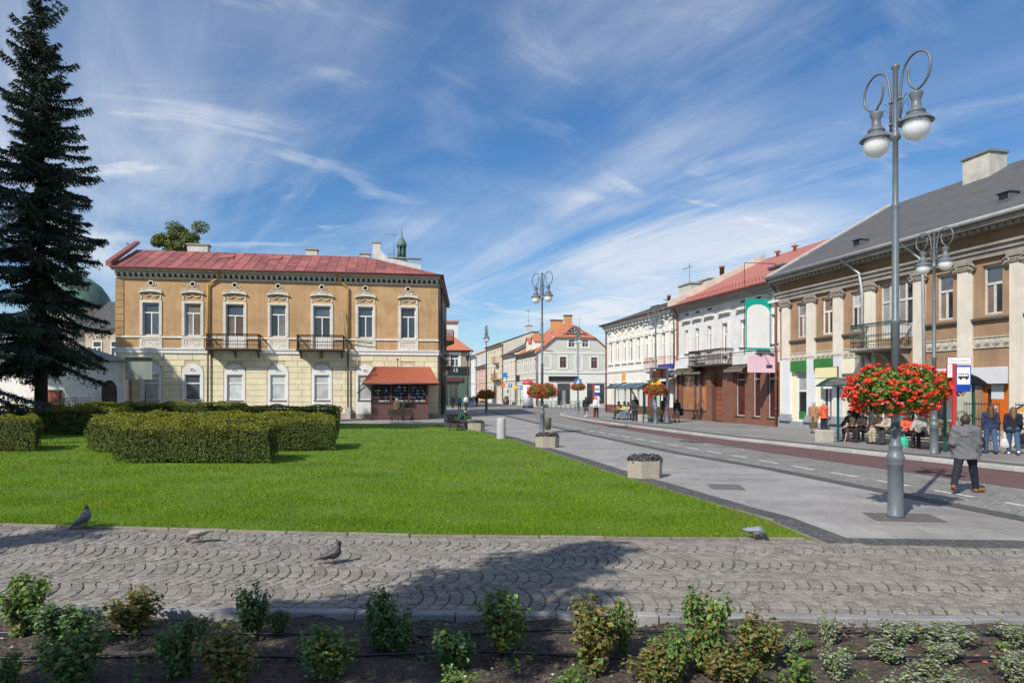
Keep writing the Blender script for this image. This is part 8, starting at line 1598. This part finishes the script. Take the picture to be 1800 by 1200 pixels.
# waiting on the shelter bench
A_, B_ = Vector((ax, ay)), Vector((bx, by)); dS = (A_ - B_).normalized(); nS = Vector((-dS.y, dS.x)); yawS = math.atan2(nS.x, -nS.y)
def seat_at(px, off=.80):
    q = B_ + nS * off; rx = (px - CX) / FPX; s = (rx * q.y - q.x) / (dS.x - rx * dS.y); p = q + dS * s; return (p.x, p.y, PZ)
sit = [(1498, 'old person in a dark brown coat with a white cane on the shelter bench', 'olive', 'maroon', 'dark', dict(arms=((30, 45), (35, 40)), turn=0, hat=('dbrown', 'beanie'))), (1519, 'person in a brown jacket and black trousers on the shelter bench', 'dbrown', 'black', 'dark', dict(arms=((25, 60), (25, 55)))), (1546, 'person in an olive jacket and khaki trousers on the shelter bench', 'brown', 'khaki', 'brown', dict(arms=((35, 55), (30, 60)))), (1566, 'person in a beige blouse reading on the shelter bench', 'beige', 'dkgrey', 'grey', dict(arms=((30, 65), (35, 60)))), (1598, 'woman in an orange jacket on the shelter bench', 'orange', 'black', 'brown', dict(arms=((20, 70), (22, 70)))), (1620, 'person in a light grey jacket on the shelter bench', 'lgrey', 'black', 'grey', dict(arms=((28, 50), (30, 48))))]
for i, (px, lab, tp, bt, hr, kw) in enumerate(sit): kw.pop('turn', None); person(lab, 0, 0, yawS + R((8, -6, 4, -10, 6, 14)[i]), 1.66, tp, bt, hr, .0155, 'sit', loc=seat_at(px), lean=(14, 8, 16, 14, 6, 10)[i], face=True, legs=((84, 80 + i * 2), (80, 86)), group='people waiting at the near shelter', bulk=1.2, fat=1.08, **kw)
p = seat_at(1488, .35); cn = thing('walking_cane', 'white walking cane held by the person at the left end of the bench', 'cane', p); MB().tube([(-.18, -.2, .0), (.1, .1, .62)], .012, 6).build('stick', paint('cane white', (.7, .7, .68)), cn)
p = seat_at(1588, .25); bag('shopping_bag', 'mint green shopping bag standing on the ground before the shelter bench', Vector((p[0], p[1], PZ + .48)), .30, .40, .14, (.05, .52, .30), yawS, True, .08)
person('dark figure standing behind the left end of the shelter bench', 0, 0, yawS, 1.72, 'black', 'black', 'dark', .02, 'stand', loc=seat_at(1506, 1.75), hem=.6, group='people waiting at the near shelter')
# far shelter
A_, B_ = Vector((ax2, ay2)), Vector((bx2, by2)); dS = (A_ - B_).normalized(); nS = Vector((-dS.y, dS.x)); yawS = math.atan2(nS.x, -nS.y)
for px, lab, tp, bt, hr, lg in ((1090, 'person in beige sitting at the left of the far shelter', 'tan', 'maroon', 'lbrown', ((80, 70), (76, 78))), (1100, 'person in a lime yellow jacket sitting in the far shelter', 'lime', 'ljeans', 'dark', ((78, 55), (74, 66))), (1107, 'person in pale top and jeans sitting in the far shelter', 'beige', 'ljeans', 'grey', ((82, 76), (78, 82)))): person(lab, 0, 0, yawS, 1.7, tp, bt, hr, .026, 'sit', loc=seat_at(px), lean=10, legs=lg, face=True, group='people at the far shelter')
person('man in a dark coat standing at the right post of the far shelter', 0, 0, yawS + R(60), 1.78, 'dkgrey', 'dnavy', 'grey', .026, 'stand', loc=seat_at(1116, .35), hem=.72, group='people at the far shelter')
# walking on the right pavement
person('man in a brown jacket and beige trousers behind the departure board pole', 1168, 741, R(5), 1.76, 'brown', 'tan', 'dark', .026, 'walk', hem=.86, group='people on the right pavement'); h = person('woman in a black jacket and grey skirt walking past the shop windows', 1190, 742, R(-5), 1.62, 'black', 'skirt', 'dark', .024, 'walk', hem=.88, skirt=.42, fat=1.15, group='people on the right pavement'); bag('shoulder_bag', 'dark shoulder bag of the woman in the grey skirt', h['R'] + Vector((.12, 0, .35)), .3, .5, .14, (.015, .014, .016), 0, False); bag('shopping_bag', 'orange and white bag of the woman in the grey skirt', h['L'], .28, .26, .12, (.62, .24, .10), 0)
person('woman in a black top and grey shorts near the crossing sign', 1030, 733, R(-15), 1.72, 'black', 'dkgrey', 'lbrown', .03, 'walk', hem=.92, skirt=.55, shoe='white', group='people on the right pavement'); person('person in a white top and black trousers beside the far bus stop', 1048, 734, R(180), 1.7, 'white', 'black', 'dark', .03, 'stand', hem=.88, face=True, group='people on the right pavement')
# left side: bench, kiosk, side street
bxg, byg = at(810, 756); person('man in a green sweater and dark cap bending forward on the bench', 0, 0, R(-100), 1.74, 'green', 'dkgrey', 'grey', .018, 'sit', loc=(bxg - .15, byg + .1, 0), lean=40, legs=((82, 70), (76, 58)), arms=((62, 20), (58, 25)), hat=('black', 'cap'), shoe='white', fat=1.1, face=True)
bag('rucksack', 'dark bag lying on the bench beside the man in green', Vector((bxg - .5, byg - .45, .98)), .6, .34, .3, (.03, .025, .022), R(20), False, .18)
person('person in an olive jacket standing at the kiosk counter', 697, 738.6, R(-5), 1.72, 'olive', 'dkgrey', 'grey', .024, 'stand', .0, lean=10, hem=.8, bulk=1.4, fat=1.1, group='customers at the kiosk'); person('person in a long dark coat leaning on the kiosk counter', 708, 738.8, R(-25), 1.66, 'black', 'black', 'brown', .024, 'stand', .0, lean=24, hem=.5, arms=((40, 40), (40, 40)), group='customers at the kiosk')
for px, d, yaw, tp, bt, hr, lab, ps_ in ((808, 82, 10, 'blue', 'black', 'grey', 'grey-haired woman in a light blue jacket walking into the side street', 'walk'), (796, 90, 0, 'black', 'black', 'dark', 'person in black by the dark green shop front', 'walk'), (819, 90, 180, 'white', 'dnavy', 'brown', 'person in a white shirt coming out of the side street', 'walk'), (827, 94, 0, 'navy', 'jeans', 'dark', 'person in a navy jacket at the corner of the green shop', 'walk'), (832, 98, 180, 'dkgrey', 'jeans', 'brown', 'person in grey next to the lantern pole', 'stand'), (838, 103, 0, 'black', 'dnavy', 'dark', 'dark figure farthest into the side street', 'walk')): person(lab, 0, 0, R(yaw), 1.72, tp, bt, hr, .034, ps_, loc=(*atd(px, d), .006), hem=.84, group='people in the side street')

# pigeons
def pigeon_mats(nm, base, dark, wing): return mat('pigeon body ' + nm, base, .6, .12, 20), mat('pigeon dark ' + nm, dark, .5, .2, 25), mat('pigeon wing ' + nm, wing[0], .65, .1, 55, col2=wing[1], detail=3)
PB = pigeon_mats('grey', (.13, .135, .15), (.03, .032, .04), ((.03, .03, .036), (.42, .42, .43))); PC = pigeon_mats('fawn', (.26, .225, .20), (.13, .095, .08), ((.22, .19, .17), (.34, .30, .27))); PD = pigeon_mats('dark', (.055, .052, .055), (.025, .024, .027), ((.03, .03, .032), (.16, .15, .15))); PE = pigeon_mats('blue', (.20, .215, .25), (.04, .045, .06), ((.20, .21, .24), (.30, .315, .35)))
def pigeon(lab, px, py, yaw, mats, tilt=12, peck=False, ground=.02, s=1.0):
    loc = (*at(px, py, ground), ground); t = thing('pigeon', lab, 'pigeon', loc, yaw, 'pigeons'); t.scale = (s,) * 3; mb_, md, mw = mats; Rm = Matrix.Rotation(-R(tilt), 3, 'Y'); c0 = Vector((0, 0, .125)); T = lambda x, y, z: tuple(c0 + Rm @ Vector((x, y, z)))
    P = lambda a, b, ra, rb: (a, b, ra, rb)
    nk = [(T(.075, 0, .035), T(.115, 0, .085)), (T(.115, 0, .085), T(.128, 0, .118))] if not peck else [(T(.075, 0, .015), T(.135, 0, -.01)), (T(.135, 0, -.01), T(.165, 0, -.055))]
    sdf_mesh('body', [P(T(-.09, 0, -.005), T(.05, 0, .01), .042, .064), P(T(.02, 0, -.015), T(.07, 0, .01), .055, .055), P(*nk[0], .044, .030), P(T(-.10, 0, 0), T(-.155, 0, -.008), .034, .018)], .0075, mb_, .03, parent=t)
    hd = Vector(nk[1][1]); sdf_mesh('head', [P(*nk[1], .030, .025), P(tuple(hd), tuple(hd + (Vector((.012, 0, 0)) if not peck else Vector((.004, 0, -.014)))), .025, .018)], .005, md, .02, parent=t)
    d = Vector((1, 0, -.25)) if not peck else Vector((.35, 0, -1)); d.normalize(); MB().tube([tuple(hd + d * .024), tuple(hd + d * .05)], [.006, .002], 6).build('beak', mat('beak', (.06, .05, .05), .5), t)
    k = MB(); 
    for sy in (-1, 1): k.lathe([(0, -.004), (.004, 0), (0, .004)], 6, tuple(hd + d * .012 + Vector((0, sy * .022, .006))))
    k.build('eyes', mat('pigeon eye', (.45, .10, .03), .2), t)
    for sy in (-1, 1): sdf_mesh('wing', [P(T(.045, sy * .048, .022), T(-.06, sy * .046, .012), .030, .028), P(T(-.06, sy * .046, .012), T(-.165, sy * .022, .004), .024, .008)], .006, mw, .02, parent=t)
    k = MB(); w = .03
    vs = [T(-.13, -.022, .004), T(-.13, .022, .004), T(-.235, w, -.014), T(-.235, -w, -.014), T(-.13, -.022, -.008), T(-.13, .022, -.008), T(-.235, w, -.020), T(-.235, -w, -.020)]; k.add(vs, [(0, 1, 2, 3), (7, 6, 5, 4), (0, 4, 5, 1), (1, 5, 6, 2), (2, 6, 7, 3), (3, 7, 4, 0)]); k.build('tail', md, t)
    for sy in (-1, 1):
        k = MB(); b0 = Vector(T(-.005, sy * .026, -.045)); k.tube([tuple(b0), (b0.x + .012, b0.y, .035), (b0.x, b0.y, .006)], [.012, .006, .005], 6)
        for a in (-35, 0, 35, 180): k.tube([(b0.x, b0.y, .005), (b0.x + .03 * math.cos(R(a)), b0.y + .03 * math.sin(R(a)), .003)], .004, 4)
        k.build('leg', mat('pigeon leg', (.22, .09, .075), .7), t)
pigeon('speckled grey pigeon standing upright on the lawn kerb', 146, 926, R(8), PB, 34, False, .05, 1.12); pigeon('pale fawn pigeon pecking at the cobbles', 347, 953, R(176), PC, -14, True, .022, 1.05); pigeon('dark pigeon walking on the cobbles', 583, 990, R(12), PD, 14, False, .022, .98); pigeon('blue-grey pigeon pecking at the corner of the lawn', 1326, 947, R(-8), PE, -4, True, .04, 1.0)
